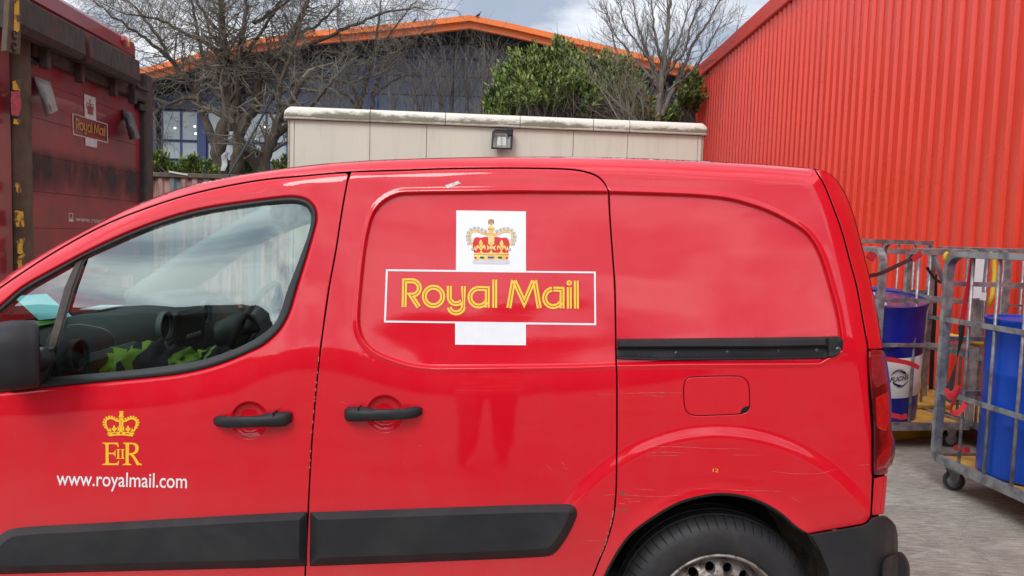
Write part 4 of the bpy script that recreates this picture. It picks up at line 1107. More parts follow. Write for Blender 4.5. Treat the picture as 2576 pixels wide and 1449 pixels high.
addpoly(ch, Z4A([(622, 246), (734, 246), (734, 255), (622, 255)]), Y2)
addpoly(cy, Z4A([(635, 110), (735, 110), (728, 150), (730, 195), (634, 195), (642, 150)]), Y1)
for q in ([(640, 122), (665, 140), (650, 142)], [(728, 122), (705, 140), (718, 142)], [(640, 188), (660, 168), (650, 168)], [(728, 188), (706, 168), (718, 168)]): addpoly(ch, Z4A(q), Y2)
for y in (320, 348, 376, 405, 432): addpoly(ch, Z4A(arc(677, y, 10, 0, 360, 8)[:-1]), Y2)
for a in range(4):
    c, s_ = math.cos(a * math.pi / 2), math.sin(a * math.pi / 2)
    addpoly(cy, Z4A([(673 + c * x - s_ * y, 515 + s_ * x + c * y) for x, y in ((4, -10), (76, -58), (76, 58), (4, 10))]), Y1 + 0.0001 * a)
addpoly(cy, Z4A([(385, 580), (430, 595), (540, 585), (673, 578), (800, 585), (920, 598), (965, 585), (985, 645), (930, 688), (800, 668), (673, 662), (540, 668), (410, 685), (358, 640)]), Y1 + 0.0002)
addpoly(ch, Z4A([(673, 582), (703, 612), (673, 640), (643, 612)]), Y2)
ch.build('cypher_detail', mat('cypher_red', (0.45, 0.02, 0.01), 0.5), front_door)
cyp = cy.build('cypher_crown', M_YELLOW, front_door)
E_ = [(245, 828), (605, 828), (625, 925), (600, 928), (575, 880), (540, 862), (392, 862), (388, 1060), (490, 1062), (525, 1045), (535, 1003), (550, 1003), (550, 1150), (535, 1148), (525, 1110), (490, 1092), (392, 1092), (395, 1285), (425, 1300), (545, 1300), (590, 1290), (615, 1245), (635, 1245), (612, 1342), (240, 1338), (240, 1325), (300, 1310), (325, 1280), (322, 880), (295, 855), (245, 842)]
I_ = lambda x: [(x - 45, 978), (x + 45, 978), (x + 42, 988), (x + 20, 1000), (x + 20, 1170), (x + 45, 1188), (x + 45, 1197), (x - 45, 1197), (x - 45, 1188), (x - 20, 1170), (x - 20, 1000), (x - 45, 988)]
Rb = [(720, 828)] + [tuple(p) for p in spline([(930, 828), (1020, 850), (1070, 900), (1080, 950), (1062, 1025), (1010, 1080), (955, 1098)], k=4)] + [tuple(p) for p in spline([(955, 1098), (1020, 1180), (1090, 1290), (1155, 1318)], k=3)] + [(1150, 1340), (1035, 1342), (985, 1240), (920, 1140), (880, 1110), (850, 1108), (852, 1290), (870, 1310), (915, 1322), (915, 1342), (710, 1342), (710, 1325), (765, 1308), (780, 1285), (780, 885), (765, 858), (720, 845)]
Rh = [tuple(p) for p in spline([(860, 862), (930, 866), (985, 890), (1005, 950), (990, 1020), (940, 1060), (855, 1072)], k=3)]
decal('cypher_letter', [Z4A(E_)], M_YELLOW, front_door, sub=0, off=Y1)
decal('cypher_letter', [(Z4A(Rb), [Z4A(Rh)])], M_YELLOW, front_door, sub=0, off=Y1)
decal('cypher_numeral', [Z4A(I_(612))], M_YELLOW, front_door, sub=0, off=Y1)
decal('cypher_numeral', [Z4A(I_(712))], M_YELLOW, front_door, sub=0, off=Y1)
text_on('web_address', 'www.royalmail.com', 142, 1220.5, 470, 1228, 38.0, M_WHITE, front_door, lay(0.0012), bold=0.006)
# small marks
decal('sticker_remnant', [[(1120, 466), (1152, 455), (1160, 461), (1126, 474)]], mat('old_tape', (0.62, 0.62, 0.58), 0.6, col2=(0.40, 0.28, 0.26), mixscale=60), sliding_door)
text_on('stock_mark', '12', 1793, 1187, 1807, 1188, 9, mat('pen_yellow', (0.8, 0.42, 0.05), 0.5), side_quarter, lay(0.0012), bold=0.01)
M_SCR = mat('scratch_pale', (0.62, 0.12, 0.12), 0.7, var=0.3, scale=60); M_SCRD = mat('scratch_bare', (0.13, 0.09, 0.07), 0.8, var=0.3, scale=60)
rs = random.Random(5)
def scratch(parent, lines, m, w):
    mb = MB()
    for L in lines:
        P = spline(L, k=6); n = len(P)
        ww = [w * (0.25 + 0.75 * math.sin(math.pi * min(1, (i + 0.5) / n))) * rs.uniform(0.5, 1.1) for i in range(n)]
        A = P + np.c_[np.zeros(n), np.array(ww) / 2]; B = P - np.c_[np.zeros(n), np.array(ww) / 2]
        P3 = onside(np.vstack([A, B]), -0.0008); mb.add(P3, [(i, i + 1, n + i + 1, n + i) for i in range(n - 1)])
    return mb.build('scratches', m, parent)
scratch(side_quarter, [[(1628, 1125), (1680, 1123.5), (1735, 1125), (1790, 1128.5), (1893, 1129.5)], [(1622, 1139), (1680, 1137.5), (1725, 1140)], [(1628, 1147), (1690, 1145.5), (1712, 1147)], [(1840, 1144.5), (1914, 1145)],
                       [(1592, 1230), (1640, 1233), (1652, 1234)], [(1560, 1244), (1600, 1247), (1660, 1249), (1720, 1245)], [(1745, 1228), (1850, 1233), (1935, 1235), (1975, 1238)], [(1568, 1253), (1590, 1256)], [(1580, 1262), (1612, 1262)],
                       [(1938, 1185), (1990, 1191), (2060, 1191), (2105, 1180)], [(2155, 1170.5), (2189, 1169)], [(1990, 1250), (2010, 1262)], [(1556, 1266), (1575, 1268)], [(1555, 990), (1640, 988), (1718, 988.5)], [(1620, 993), (1660, 997), (1675, 996)]], M_SCR, 1.25)
scratch(side_quarter, [[(1556, 1230), (1560, 1240), (1580, 1245)], [(1556, 1236), (1572, 1242)], [(1555, 1282), (1577, 1283)], [(1664, 988), (1676, 988)]], M_SCRD, 4.5)
scratch(sliding_door, [[(1500, 991), (1546, 992)], [(1518, 1246), (1546, 1244)], [(1460, 1359), (1516, 1361)], [(1415, 1175), (1428, 1182)], [(1370, 1166), (1390, 1182)], [(1016, 1163), (1022, 1172)], [(880, 1028), (930, 1024)], [(855, 1010), (880, 1018)], [(1050, 1120), (1066, 1122)], [(1410, 1160), (1425, 1175)]], M_SCR, 1.25)
chips = MB()
for i in range(18):
    v = rs.uniform(895, 1180); u = np.interp(v, [p[1] for p in B_GAP], [p[0] for p in B_GAP]) - 2.6
    addpoly(chips, [(u - rs.uniform(0.3, 1.6), v), (u + 1.2, v - 1), (u + 1.2, v + rs.uniform(2, 6)), (u - 0.4, v + 4)], 0.0009)
chips.build('paint_chips', mat('chip', (0.42, 0.20, 0.19), 0.8), front_door)
chips = MB()
for i in range(26):
    v = rs.uniform(1280, 1400); u = np.interp(v, [p[1] for p in S_GAP], [p[0] for p in S_GAP]) - 3
    addpoly(chips, [(u - rs.uniform(0.3, 2.2), v), (u + 1.2, v - 1), (u + 1.2, v + rs.uniform(2, 6)), (u - 0.4, v + 4)], 0.0009)
chips.build('paint_chips', MATS['chip'], sliding_door)
for par, pts in ((h1, [(600, 1096, 42)]),):
    sm = MB(); 
    for (cx, cy_, r) in pts: addpoly(sm, [(cx, cy_ - 4), (cx + 50, cy_ - 8), (cx + 66, cy_), (cx + 30, cy_ + 5)], 0.0006)
    sm.build('scuff', mat('scuff_pink', (0.60, 0.16, 0.15), 0.7, var=0.3, scale=90), front_door)
# ------------------------------------------------------------------ van: cab interior
M_DASH = mat('dash_plastic', (0.050, 0.060, 0.059), 0.55, var=0.15, scale=20)
M_DASH2 = mat('dash_light', (0.095, 0.118, 0.114), 0.6, var=0.15, scale=20)
M_SEATF = mat('seat_cloth', (0.022, 0.023, 0.027), 0.9, var=0.3, scale=40)
def loft_box(mb, secs): mb.loft(secs, caps=True)
dx = -1.50
dash = MB(); secs = []
for y in np.linspace(YS + 0.10, 2 * YC - YS - 0.10, 24):
    w = (y - YC); bulge = 0.05 * math.exp(-((w) / 0.20) ** 2) + 0.05 * math.exp(-((w - 0.40) / 0.22) ** 2); top = 1.165 + 0.01 * math.exp(-((w) / 0.25) ** 2) + 0.05 * math.exp(-((w - 0.42) / 0.20) ** 2)
    secs.append([(dx + bulge - 0.02, y, 0.62), (dx + bulge + 0.05, y, 0.78), (dx + bulge + 0.07, y, 0.98), (dx + bulge + 0.03, y, 1.10), (dx + bulge - 0.04, y, top - 0.01), (dx + bulge - 0.12, y, top), (dx - 0.22, y, top - 0.015), (dx - 0.30, y, 1.10), (dx - 0.30, y, 0.62)])
dash.loft(secs, caps=True); dsh = dash.build('dashboard', M_DASH, van, smooth=True, angle=50)
mb = MB(); mb.box((dx - 0.22, YC, 0.70), (0.36, 1.62, 0.62)); mb.build('firewall', M_DARK, van)
mb = MB(); mb.bbox((dx + 0.045, YS + 0.16, 0.86), (dx + 0.092, YS + 0.56, 1.075), 0.02); mb.build('glovebox', M_DASH2, dsh)
mb = MB(); mb.bbox((dx + 0.08, YC - 0.13, 1.03), (dx + 0.14, YC + 0.13, 1.165), 0.015); rad = mb.build('radio', mat('radio_black', (0.008, 0.008, 0.009), 0.35), dsh)
for k in range(6):
    mb = MB(); mb.lathe([(0, 0.145), (0.009, 0.145), (0.009, 0.138)], (0, 0, 0), 'Y', 10, rot=Matrix.Rotation(-math.pi / 2, 3, 'Z'))
    mb.v = [(x + dx, y + YC - 0.06 + k * 0.024, z + 1.055) for x, y, z in mb.v]; mb.build('radio_button', mat('button_white', (0.4, 0.42, 0.42), 0.4), rad)
for (yy, zz, rr) in ((YC - 0.20, 1.115, 0.060), (YC + 0.19, 1.13, 0.055), (YC - 0.16, 1.00, 0.052), (YC + 0.10, 1.01, 0.052), (YS + 0.15, 1.085, 0.054)):
    mb = MB()
    mb.lathe([(rr, 0.10), (rr, 0.122), (rr * 0.88, 0.122), (rr * 0.85, 0.108)], (0, 0, 0), 'Y', 26, rot=Matrix.Rotation(-math.pi / 2, 3, 'Z'))
    ox = dx + (0.0 if abs(yy - YC) < 0.3 else -0.03)
    mb.v = [(x + ox, y + yy, z + zz) for x, y, z in mb.v]; vent = mb.build('air_vent', M_DASH2, dsh, smooth=True, angle=40)
    mb = MB(); mb.lathe([(0, 0.106), (rr * 0.86, 0.106)], (0, 0, 0), 'Y', 20, rot=Matrix.Rotation(-math.pi / 2, 3, 'Z')); mb.v = [(x + ox, y + yy, z + zz) for x, y, z in mb.v]; mb.build('vent_core', M_DARK, vent)
# steering wheel on the far side
sw = MB(); swc = Vector((-1.22, YC + 0.36, 1.09)); RM = Matrix.Rotation(math.radians(-62), 3, 'Y')
ring = [RM @ Vector((0.19 * math.cos(a), 0.19 * math.sin(a), 0)) + swc for a in np.linspace(0, 2 * math.pi, 41)]
sw.tube(ring, 0.016, 8, caps=False); swo = sw.build('steering_wheel', M_BLACKP, van, smooth=True)
mb = MB(); rg = []
for k_, r_ in ((-0.05, 0.06), (-0.01, 0.088), (0.012, 0.075), (0.02, 0.03), (0.021, 0.001)):
    rg.append([RM @ Vector((r_ * math.cos(a) * 0.9, r_ * math.sin(a) * 1.05, k_)) + swc for a in np.linspace(0, 2 * math.pi, 25)[:-1]])
mb.loft(rg); mb.build('wheel_hub', M_DASH, swo, smooth=True)
for a in (0.2, math.pi - 0.2, -math.pi / 2 - 0.0):
    mb = MB(); mb.tube([RM @ Vector((0.06 * math.sin(a), 0.06 * math.cos(a), -0.01)) + swc, RM @ Vector((0.185 * math.sin(a), 0.185 * math.cos(a), 0)) + swc], 0.016, 6); mb.build('wheel_spoke', M_BLACKP, swo, smooth=True)
mb = MB(); mb.tube([swc + Vector((-0.30, 0, -0.15)), swc + Vector((-0.05, 0, -0.02))], 0.06, 10); mb.build('steering_column', M_DASH, van, smooth=True)
# seats
def seat(y):
    s = MB(); secs = []
    for z, xo, w, d in ((0.62, 0, 0.23, 0.06), (0.66, 0.0, 0.25, 0.10), (0.9, 0.06, 0.25, 0.11), (1.15, 0.12, 0.23, 0.10), (1.27, 0.15, 0.17, 0.08), (1.30, 0.16, 0.12, 0.05)):
        secs.append([(-0.52 + xo + d * math.cos(a), y + w * math.sin(a), z) for a in np.linspace(0, 2 * math.pi, 17)[:-1]])
    s.loft(secs, caps=True); b = s.build('seat_back', M_SEATF, van, smooth=True)
    s = MB(); secs = []
    for z, xo, w, d in ((1.33, 0.17, 0.10, 0.04), (1.36, 0.17, 0.13, 0.055), (1.46, 0.18, 0.13, 0.055), (1.50, 0.18, 0.09, 0.03)):
        secs.append([(-0.52 + xo + d * math.cos(a), y + w * math.sin(a), z) for a in np.linspace(0, 2 * math.pi, 17)[:-1]])
    s.loft(secs, caps=True); s.build('headrest', M_SEATF, b, smooth=True)
    s = MB(); s.bbox((-1.02, y - 0.25, 0.45), (-0.45, y + 0.25, 0.68), 0.06); s.build('seat_cushion', M_SEATF, van, smooth=True)
seat(YC - 0.38); seat(YC + 0.38)
mb = MB(); mb.box((-0.10, YC, 1.02), (0.03, 1.36, 1.15)); mb.build('bulkhead', mat('bulkhead_grey', (0.05, 0.05, 0.052), 0.8), van)
mb = MB()
A = onside(np.array([(430, 476), (640, 452), (860, 430), (900, 440)], float), 0.06)
mb.loft([[tuple(p + np.array([0, 0, -0.03])) for p in A], [tuple(np.array([p[0], YC, p[2] + 0.0])) for p in A], [tuple(np.array([p[0], 2 * YC - p[1], p[2] - 0.03])) for p in A]], close=False)
mb.build('headlining', mat('headlining_grey', (0.22, 0.22, 0.21), 0.95), van)
mb = MB(); A = onside(np.array([(-230, 862), (-110, 792), (0, 722), (130, 645), (290, 562), (450, 490)], float), 0.10)
for s_ in (0,):
    far = A.copy(); far[:, 1] = 2 * YC - A[:, 1]
    mb.tube(far, 0.078, 10); mb.build('far_pillar_trim', mat('pillar_trim', (0.20, 0.21, 0.20), 0.9), van, smooth=True)
mb = MB(); c = (-0.98, YC, 1.60); mb.bbox((c[0] - 0.02, YC - 0.12, 1.56), (c[0] + 0.01, YC + 0.12, 1.62), 0.012); mb.tube([(c[0] - 0.01, YC, 1.60), (c[0] - 0.08, YC, 1.68)], 0.008, 6); mb.build('interior_mirror', M_BLACKP, van, smooth=True)
# far mirror
mb = MB(); fm = at(655, 619, 2 * YC - YS + 0.12); rg = []
for dx_, k in ((-0.06, 0.4), (-0.05, 0.8), (-0.01, 1.0), (0.05, 1.0), (0.055, 0.9)):
    rg.append([(fm[0] + dx_, fm[1] + 0.10 * k * math.cos(a), fm[2] - 0.19 + 0.09 * k * math.sin(a)) for a in np.linspace(0, 2 * math.pi, 17)[:-1]])
# hi-vis jackets on the near seat, papers on the dash: things of their own
M_LIME = mat('hi_vis_lime', (0.24, 0.42, 0.02), 0.75, var=0.25, scale=14); M_NAVY = mat('jacket_navy', (0.010, 0.013, 0.022), 0.9, var=0.3, scale=20)
def cloth(name, cx, cy_, cz, rx, ry, rz, seed, m, parent, a0=0.0, a1=1.0, crumple=0.40):
    """crumpled cloth lump: a0..a1 selects a slice across X, for bands of another colour"""
    rr = []; N1, N2 = 26, 22
    for i in range(N1 + 1):
        t = a0 + (a1 - a0) * i / N1; x = -1 + 2 * t; R = math.sqrt(max(0.0, 1 - x * x)) ** 0.8
        ring = []
        for j in range(N2):
            a = 2 * math.pi * j / N2; p = Vector((x, R * math.cos(a), R * math.sin(a)))
            d = 1 + crumple * (mnoise.noise(p * 2.3 + Vector((seed, 0, 0))) + 0.6 * mnoise.noise(p * 5.1 + Vector((0, seed, 0))))
            ring.append((cx + rx * p.x * d, cy_ + ry * p.y * d, max(cz + rz * p.z * d, cz - rz * 0.5)))
        rr.append(ring)
    mb = MB(); mb.loft(rr); return mb.build(name, m, parent, smooth=True)
def jacket(label, cx, cy_, cz, rx, ry, rz, seed):
    t = thing('hi_vis_jacket', label, 'jacket', (cx, cy_, cz - rz * 0.5), 'hi-vis clothing on the seats')
    for a0, a1, mm, nm in ((0.0, 0.26, M_LIME, 'lime_panel'), (0.26, 0.36, M_NAVY, 'navy_panel'), (0.36, 0.46, M_LIME, 'lime_panel'), (0.46, 0.80, M_NAVY, 'navy_panel'), (0.80, 1.0, M_LIME, 'lime_panel')):
        cloth(nm, cx, cy_, cz, rx, ry, rz, seed, mm, t, a0, a1)
    return t
c = at(385, 905, 2.62); jacket('lime and navy hi-vis jacket heaped behind the side window, the larger one', c[0], c[1], c[2] - 0.045, 0.150, 0.13, 0.095, 3.0)
c = at(545, 890, 2.72); jacket('small lime and dark hi-vis bundle nearer the driver seat', c[0], c[1], c[2] - 0.02, 0.065, 0.08, 0.042, 9.0)
def paper(name, label, pts, m, th=0.002, crumple=0.0):
    mb = MB(); P = [Vector([float(q) for q in p]) for p in pts]; n = (P[1] - P[0]).cross(P[2] - P[0]).normalized() * th
    mb.loft([[tuple(p) for p in P], [tuple(p + n) for p in P]], caps=True)
    return tag(mb.build(name, m), label, 'paper' if 'card' not in name else 'card')
M_PAPER = mat('paper_white', (0.72, 0.74, 0.74), 0.8)
paper('delivery_card', 'pale white card lying on top of the dashboard in the cab', [at(540 - 40, 810, 3.0) * 0 + np.array([dx - 0.13, YC - 0.22, 1.176]), (dx - 0.13, YC - 0.06, 1.178), (dx - 0.22, YC - 0.06, 1.176), (dx - 0.22, YC - 0.22, 1.174)], M_PAPER)
paper('lime_card', 'lime green card on the dashboard behind the door mirror', [(dx - 0.07, YS + 0.12, 1.170), (dx - 0.08, YS + 0.34, 1.172), (dx - 0.20, YS + 0.30, 1.170), (dx - 0.22, YS + 0.12, 1.168)], mat('card_lime', (0.32, 0.75, 0.12), 0.6))
paper('turquoise_card', 'turquoise paper propped on the dashboard above the door mirror', [(dx - 0.10, YS + 0.24, 1.185), (dx - 0.06, YS + 0.36, 1.185), (dx - 0.20, YS + 0.44, 1.255), (dx - 0.24, YS + 0.32, 1.255)], mat('card_turquoise', (0.35, 0.85, 0.88), 0.6))
# ------------------------------------------------------------------ red clad warehouse on the right
M_CLAD = mat('red_cladding', (0.74, 0.050, 0.022), 0.30, spec=0.6, var=0.05, scale=0.8, rvar=0.05)
M_CLADD = mat('red_flashing', (0.64, 0.042, 0.024), 0.42, var=0.08, scale=2)
wh = thing('warehouse', 'tall red corrugated metal warehouse wall receding behind the cages', 'building', (4.3, 12.0, 0))
WX, WYF, WYN = 4.30, 17.74, -1.0
def wtop(y):                                     # rake of the eaves: solved from the sloping top edge
    return 5.55 + (17.74 - y) * 0.0
# true top edge: level eaves seen in perspective, so a single height serves
WH = float(atx(1764, 175, WX)[2])
pitch = 0.204; ribs_per = 5; n_r = int((WYF - WYN) / pitch)
prof = [(0.0, 0.0), (0.105, 0.0), (0.125, -0.038), (0.186, -0.038), (0.204, 0.0)]     # wide pan, narrow crown towards the yard
sheet_me = None
y = WYF; k = 0
while y > WYN:
    mb = MB(); secs = []
    for r in range(ribs_per):
        for q, (dy, dxx) in enumerate(prof if r == 0 else prof[1:]): secs.append((y - (r * pitch + dy), WX + dxx))
    if sheet_me is None:
        V = []; zs = (0.12, 1.6, 3.4, WH - 0.10)
        for z in zs: V += [(x, yy, z) for yy, x in secs]
        m_ = len(secs); F = [(i + j * m_, i + 1 + j * m_, i + 1 + (j + 1) * m_, i + (j + 1) * m_) for j in range(len(zs) - 1) for i in range(m_ - 1)]
        mb.add(V, [f[::-1] for f in F]); o = mb.build('cladding_sheet', M_CLAD, wh); sheet_me = o
    else:
        o = sheet_me.copy(); COL.objects.link(o); o.location = (0.0008 * (k % 2), -(k * ribs_per * pitch), 0)
    y -= ribs_per * pitch; k += 1
M_FIX = mat('fixing_heads', (0.42, 0.03, 0.02), 0.5)
fx = MB()
for zf in (0.5, 1.95, 3.4, 4.85):
    for q in range(int(12.2 / pitch)):
        yy = WYF - 0.30 - q * pitch * 1.0 - 0.052; fx.box((WX - 0.003, yy, zf), (0.008, 0.016, 0.016))
o = fx.build('cladding_screws', M_FIX, wh); o['kind'] = 'stuff'
for nm, pts in (('verge_flashing', [(WX + 0.25, WH + 0.10), (WX - 0.085, WH + 0.075), (WX - 0.085, WH - 0.20), (WX - 0.045, WH - 0.215)]),):
    mb = MB(); mb.loft([[(x, WYF + 0.06, z) for x, z in pts], [(x, WYN, z) for x, z in pts]], close=False); mb.build(nm, M_CLADD, wh)
mb = MB(); pts = [(WX + 0.5, WYF + 0.05), (WX - 0.07, WYF + 0.05), (WX - 0.07, WYF - 0.16), (WX - 0.035, WYF - 0.17)]
mb.loft([[(x, yy, 0) for x, yy in pts], [(x, yy, WH + 0.02) for x, yy in pts]], close=False); mb.build('corner_flashing', M_CLADD, wh)
mb = MB(); mb.box((WX + 6.02, (WYF + WYN) / 2, WH / 2), (11.9, WYF - WYN - 0.1, WH - 0.02)); mb.build('hall_body', M_CLADD, wh)
mb = MB(); mb.box((WX - 0.01, (WYF + WYN) / 2, 0.06), (0.05, WYF - WYN, 0.12)); mb.build('plinth', mat('plinth', (0.10, 0.09, 0.085), 0.9), wh)
for i in range(9):
    mb = MB(); mb.lathe([(0, 0.10), (0.022, 0.092), (0.03, 0.07)], (0, 0, 0), 'Y', 8, rot=Matrix.Rotation(math.pi / 2, 3, 'Z'))
    mb.v = [(WX - 0.0 + x, yy + 16.6 - i * 1.6, z + WH - 0.06) for x, yy, z in mb.v]; mb.build('cap_bolt', M_CLADD, wh, smooth=True)

# ------------------------------------------------------------------ beige cabin
M_BEIGE = mat('cabin_panel', (0.62, 0.575, 0.475), 0.55, col2=(0.52, 0.475, 0.385), mixscale=5.5, mixlo=0.50, mixhi=0.85, stretch=(1.6, 1, 0.22), var=0.03, scale=1.5, bump=0.03, bscale=200)
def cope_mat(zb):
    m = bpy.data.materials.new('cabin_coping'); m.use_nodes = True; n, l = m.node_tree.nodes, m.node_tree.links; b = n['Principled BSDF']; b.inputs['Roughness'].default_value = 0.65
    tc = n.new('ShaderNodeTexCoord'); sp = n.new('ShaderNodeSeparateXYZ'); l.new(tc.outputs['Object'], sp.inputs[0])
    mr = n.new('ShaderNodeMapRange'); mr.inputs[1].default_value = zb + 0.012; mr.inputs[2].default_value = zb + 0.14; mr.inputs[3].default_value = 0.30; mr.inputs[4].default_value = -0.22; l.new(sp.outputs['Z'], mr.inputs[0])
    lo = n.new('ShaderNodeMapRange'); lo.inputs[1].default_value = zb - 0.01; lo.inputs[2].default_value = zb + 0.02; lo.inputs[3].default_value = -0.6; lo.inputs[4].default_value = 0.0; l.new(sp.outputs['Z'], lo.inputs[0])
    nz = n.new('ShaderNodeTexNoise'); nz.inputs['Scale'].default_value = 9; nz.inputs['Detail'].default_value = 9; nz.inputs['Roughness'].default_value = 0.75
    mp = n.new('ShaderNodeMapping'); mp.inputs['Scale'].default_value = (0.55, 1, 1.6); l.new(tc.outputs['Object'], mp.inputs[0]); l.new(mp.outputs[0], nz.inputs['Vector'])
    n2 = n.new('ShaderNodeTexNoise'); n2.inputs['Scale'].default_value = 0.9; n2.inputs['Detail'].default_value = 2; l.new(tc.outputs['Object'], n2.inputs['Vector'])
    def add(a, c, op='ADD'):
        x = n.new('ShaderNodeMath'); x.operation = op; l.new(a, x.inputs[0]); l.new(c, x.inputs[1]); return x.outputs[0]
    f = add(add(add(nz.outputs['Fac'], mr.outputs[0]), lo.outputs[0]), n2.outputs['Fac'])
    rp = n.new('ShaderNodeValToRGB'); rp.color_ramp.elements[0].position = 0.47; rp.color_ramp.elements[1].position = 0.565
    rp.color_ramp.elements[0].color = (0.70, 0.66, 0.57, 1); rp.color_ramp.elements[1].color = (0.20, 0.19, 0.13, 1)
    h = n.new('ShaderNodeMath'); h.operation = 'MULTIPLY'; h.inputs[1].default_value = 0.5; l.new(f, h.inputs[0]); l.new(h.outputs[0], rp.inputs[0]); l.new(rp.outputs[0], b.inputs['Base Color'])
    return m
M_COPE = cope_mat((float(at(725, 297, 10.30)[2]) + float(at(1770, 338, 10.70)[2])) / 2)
M_ROOFG = mat('cabin_roof', (0.27, 0.27, 0.27), 0.7, var=0.15, scale=3)
ca, cb = at(725, 297, 10.30), at(1770, 338, 10.70)
cabin = thing('cabin', 'beige flat roofed portable cabin with lichen stained rounded roof edge', 'cabin', ((ca[0] + cb[0]) / 2, 11.5, 0))
cdir = np.array([cb[0] - ca[0], cb[1] - ca[1], 0]); CL = np.linalg.norm(cdir); cdir /= CL; cnor = np.array([cdir[1], -cdir[0], 0])   # outward, to the camera
cz = (ca[2] + cb[2]) / 2
def cpt(s, out, z): return np.array([ca[0], ca[1], 0]) + cdir * s + cnor * out + np.array([0, 0, z])
def csolve(u, v):
    p = atp(u, v, (ca[0], ca[1], 0), cnor); return float((p - np.array([ca[0], ca[1], 0])) @ cdir), float(p[2])
seams = [0.0] + [csolve(u, 350)[0] for u in (740, 930.5, 1073, 1442.5, 1579, 1756)] + [CL]
for i in range(len(seams) - 1):
    a, b = seams[i] + 0.004, seams[i + 1] - 0.004
    mb = MB(); V = []
    for s_ in (a, b):
        for o_, z in ((0.0, 0.2), (0.0, cz - 0.02), (-0.03, cz - 0.02), (-0.03, 0.2)): V.append(cpt(s_, o_, z))
    mb.loft([V[:4], V[4:]], caps=True); mb.build('wall_panel', M_BEIGE, cabin)
mb = MB(); mb.loft([[cpt(0.02, -0.035, 0.1), cpt(0.02, -0.035, cz), cpt(CL - 0.02, -0.035, cz), cpt(CL - 0.02, -0.035, 0.1)], [cpt(0.02, -2.6, 0.1), cpt(0.02, -2.6, cz), cpt(CL - 0.02, -2.6, cz), cpt(CL - 0.02, -2.6, 0.1)]], caps=True); mb.build('cabin_core', mat('cabin_dark', (0.05, 0.045, 0.04), 0.9), cabin)
for s_, o_ in ((-0.001, 1), (CL + 0.001, -1)):
    mb = MB(); mb.loft([[cpt(s_, 0, 0.2), cpt(s_, 0, cz), cpt(s_ + 0.03 * o_, 0, cz), cpt(s_ + 0.03 * o_, 0, 0.2)], [cpt(s_, -2.6, 0.2), cpt(s_, -2.6, cz), cpt(s_ + 0.03 * o_, -2.6, cz), cpt(s_ + 0.03 * o_, -2.6, 0.2)]], caps=True); mb.build('end_wall', M_BEIGE, cabin)
cj = [-0.06] + [csolve(u, 300)[0] for u in (932, 1121, 1308, 1492, 1583)] + [CL + 0.06]
cp = [(0.0, -0.012), (0.055, -0.016), (0.060, 0.006), (0.064, 0.06), (0.055, 0.105), (0.030, 0.140), (-0.01, 0.158), (-0.10, 0.165), (-0.60, 0.175)]
for i in range(len(cj) - 1):
    mb = MB(); a, b = cj[i] + (0.004 if i else 0), cj[i + 1] - (0.004 if i < len(cj) - 2 else 0); secs = []
    ss = list(np.linspace(a, b, 6)) 
    if i == 0: ss = [a, a + 0.02, a + 0.06, a + 0.11] + ss[1:]
    if i == len(cj) - 2: ss = ss[:-1] + [b - 0.11, b - 0.06, b - 0.02, b]
    for s_ in ss:
        e = 1.0
        if i == 0: e = math.sqrt(max(0, 1 - max(0, 1 - (s_ - a) / 0.12) ** 2)) if s_ < a + 0.12 else 1
        if i == len(cj) - 2 and s_ > b - 0.12: e = math.sqrt(max(0, 1 - max(0, 1 - (b - s_) / 0.12) ** 2))
        secs.append([cpt(s_, -0.02 + (o_ + 0.02) * (0.3 + 0.7 * e), cz + z * (0.35 + 0.65 * e) if z > 0.02 else cz + z) for o_, z in cp])
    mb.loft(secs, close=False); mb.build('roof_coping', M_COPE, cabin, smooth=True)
for s0, s1, sgn in ((-0.06, 0.0, 1), (CL + 0.06, CL, -1)):
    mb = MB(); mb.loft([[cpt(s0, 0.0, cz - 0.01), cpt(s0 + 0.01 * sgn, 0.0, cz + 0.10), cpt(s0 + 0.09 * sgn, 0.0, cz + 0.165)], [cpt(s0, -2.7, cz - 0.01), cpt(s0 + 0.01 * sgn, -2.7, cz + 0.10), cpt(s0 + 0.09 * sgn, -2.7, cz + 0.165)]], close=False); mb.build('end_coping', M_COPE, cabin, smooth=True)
mb = MB(); A = [cpt(0.0, -0.55, cz + 0.17), cpt(1.6, -1.3, cz + 0.30), cpt(CL * 0.6, -1.3, cz + 0.29), cpt(CL, -0.9, cz + 0.20), cpt(CL, -2.6, cz + 0.17), cpt(0, -2.6, cz + 0.17)]
mb.add([cpt(0.0, -0.5, cz + 0.165), cpt(CL, -0.5, cz + 0.165), cpt(CL, -1.35, cz + 0.25), cpt(0.6, -1.35, cz + 0.25), cpt(CL, -2.6, cz + 0.165), cpt(0, -2.6, cz + 0.165)], [(0, 1, 2, 3), (3, 2, 4, 5), (0, 3, 5)])
mb.build('roof', M_ROOFG, cabin)
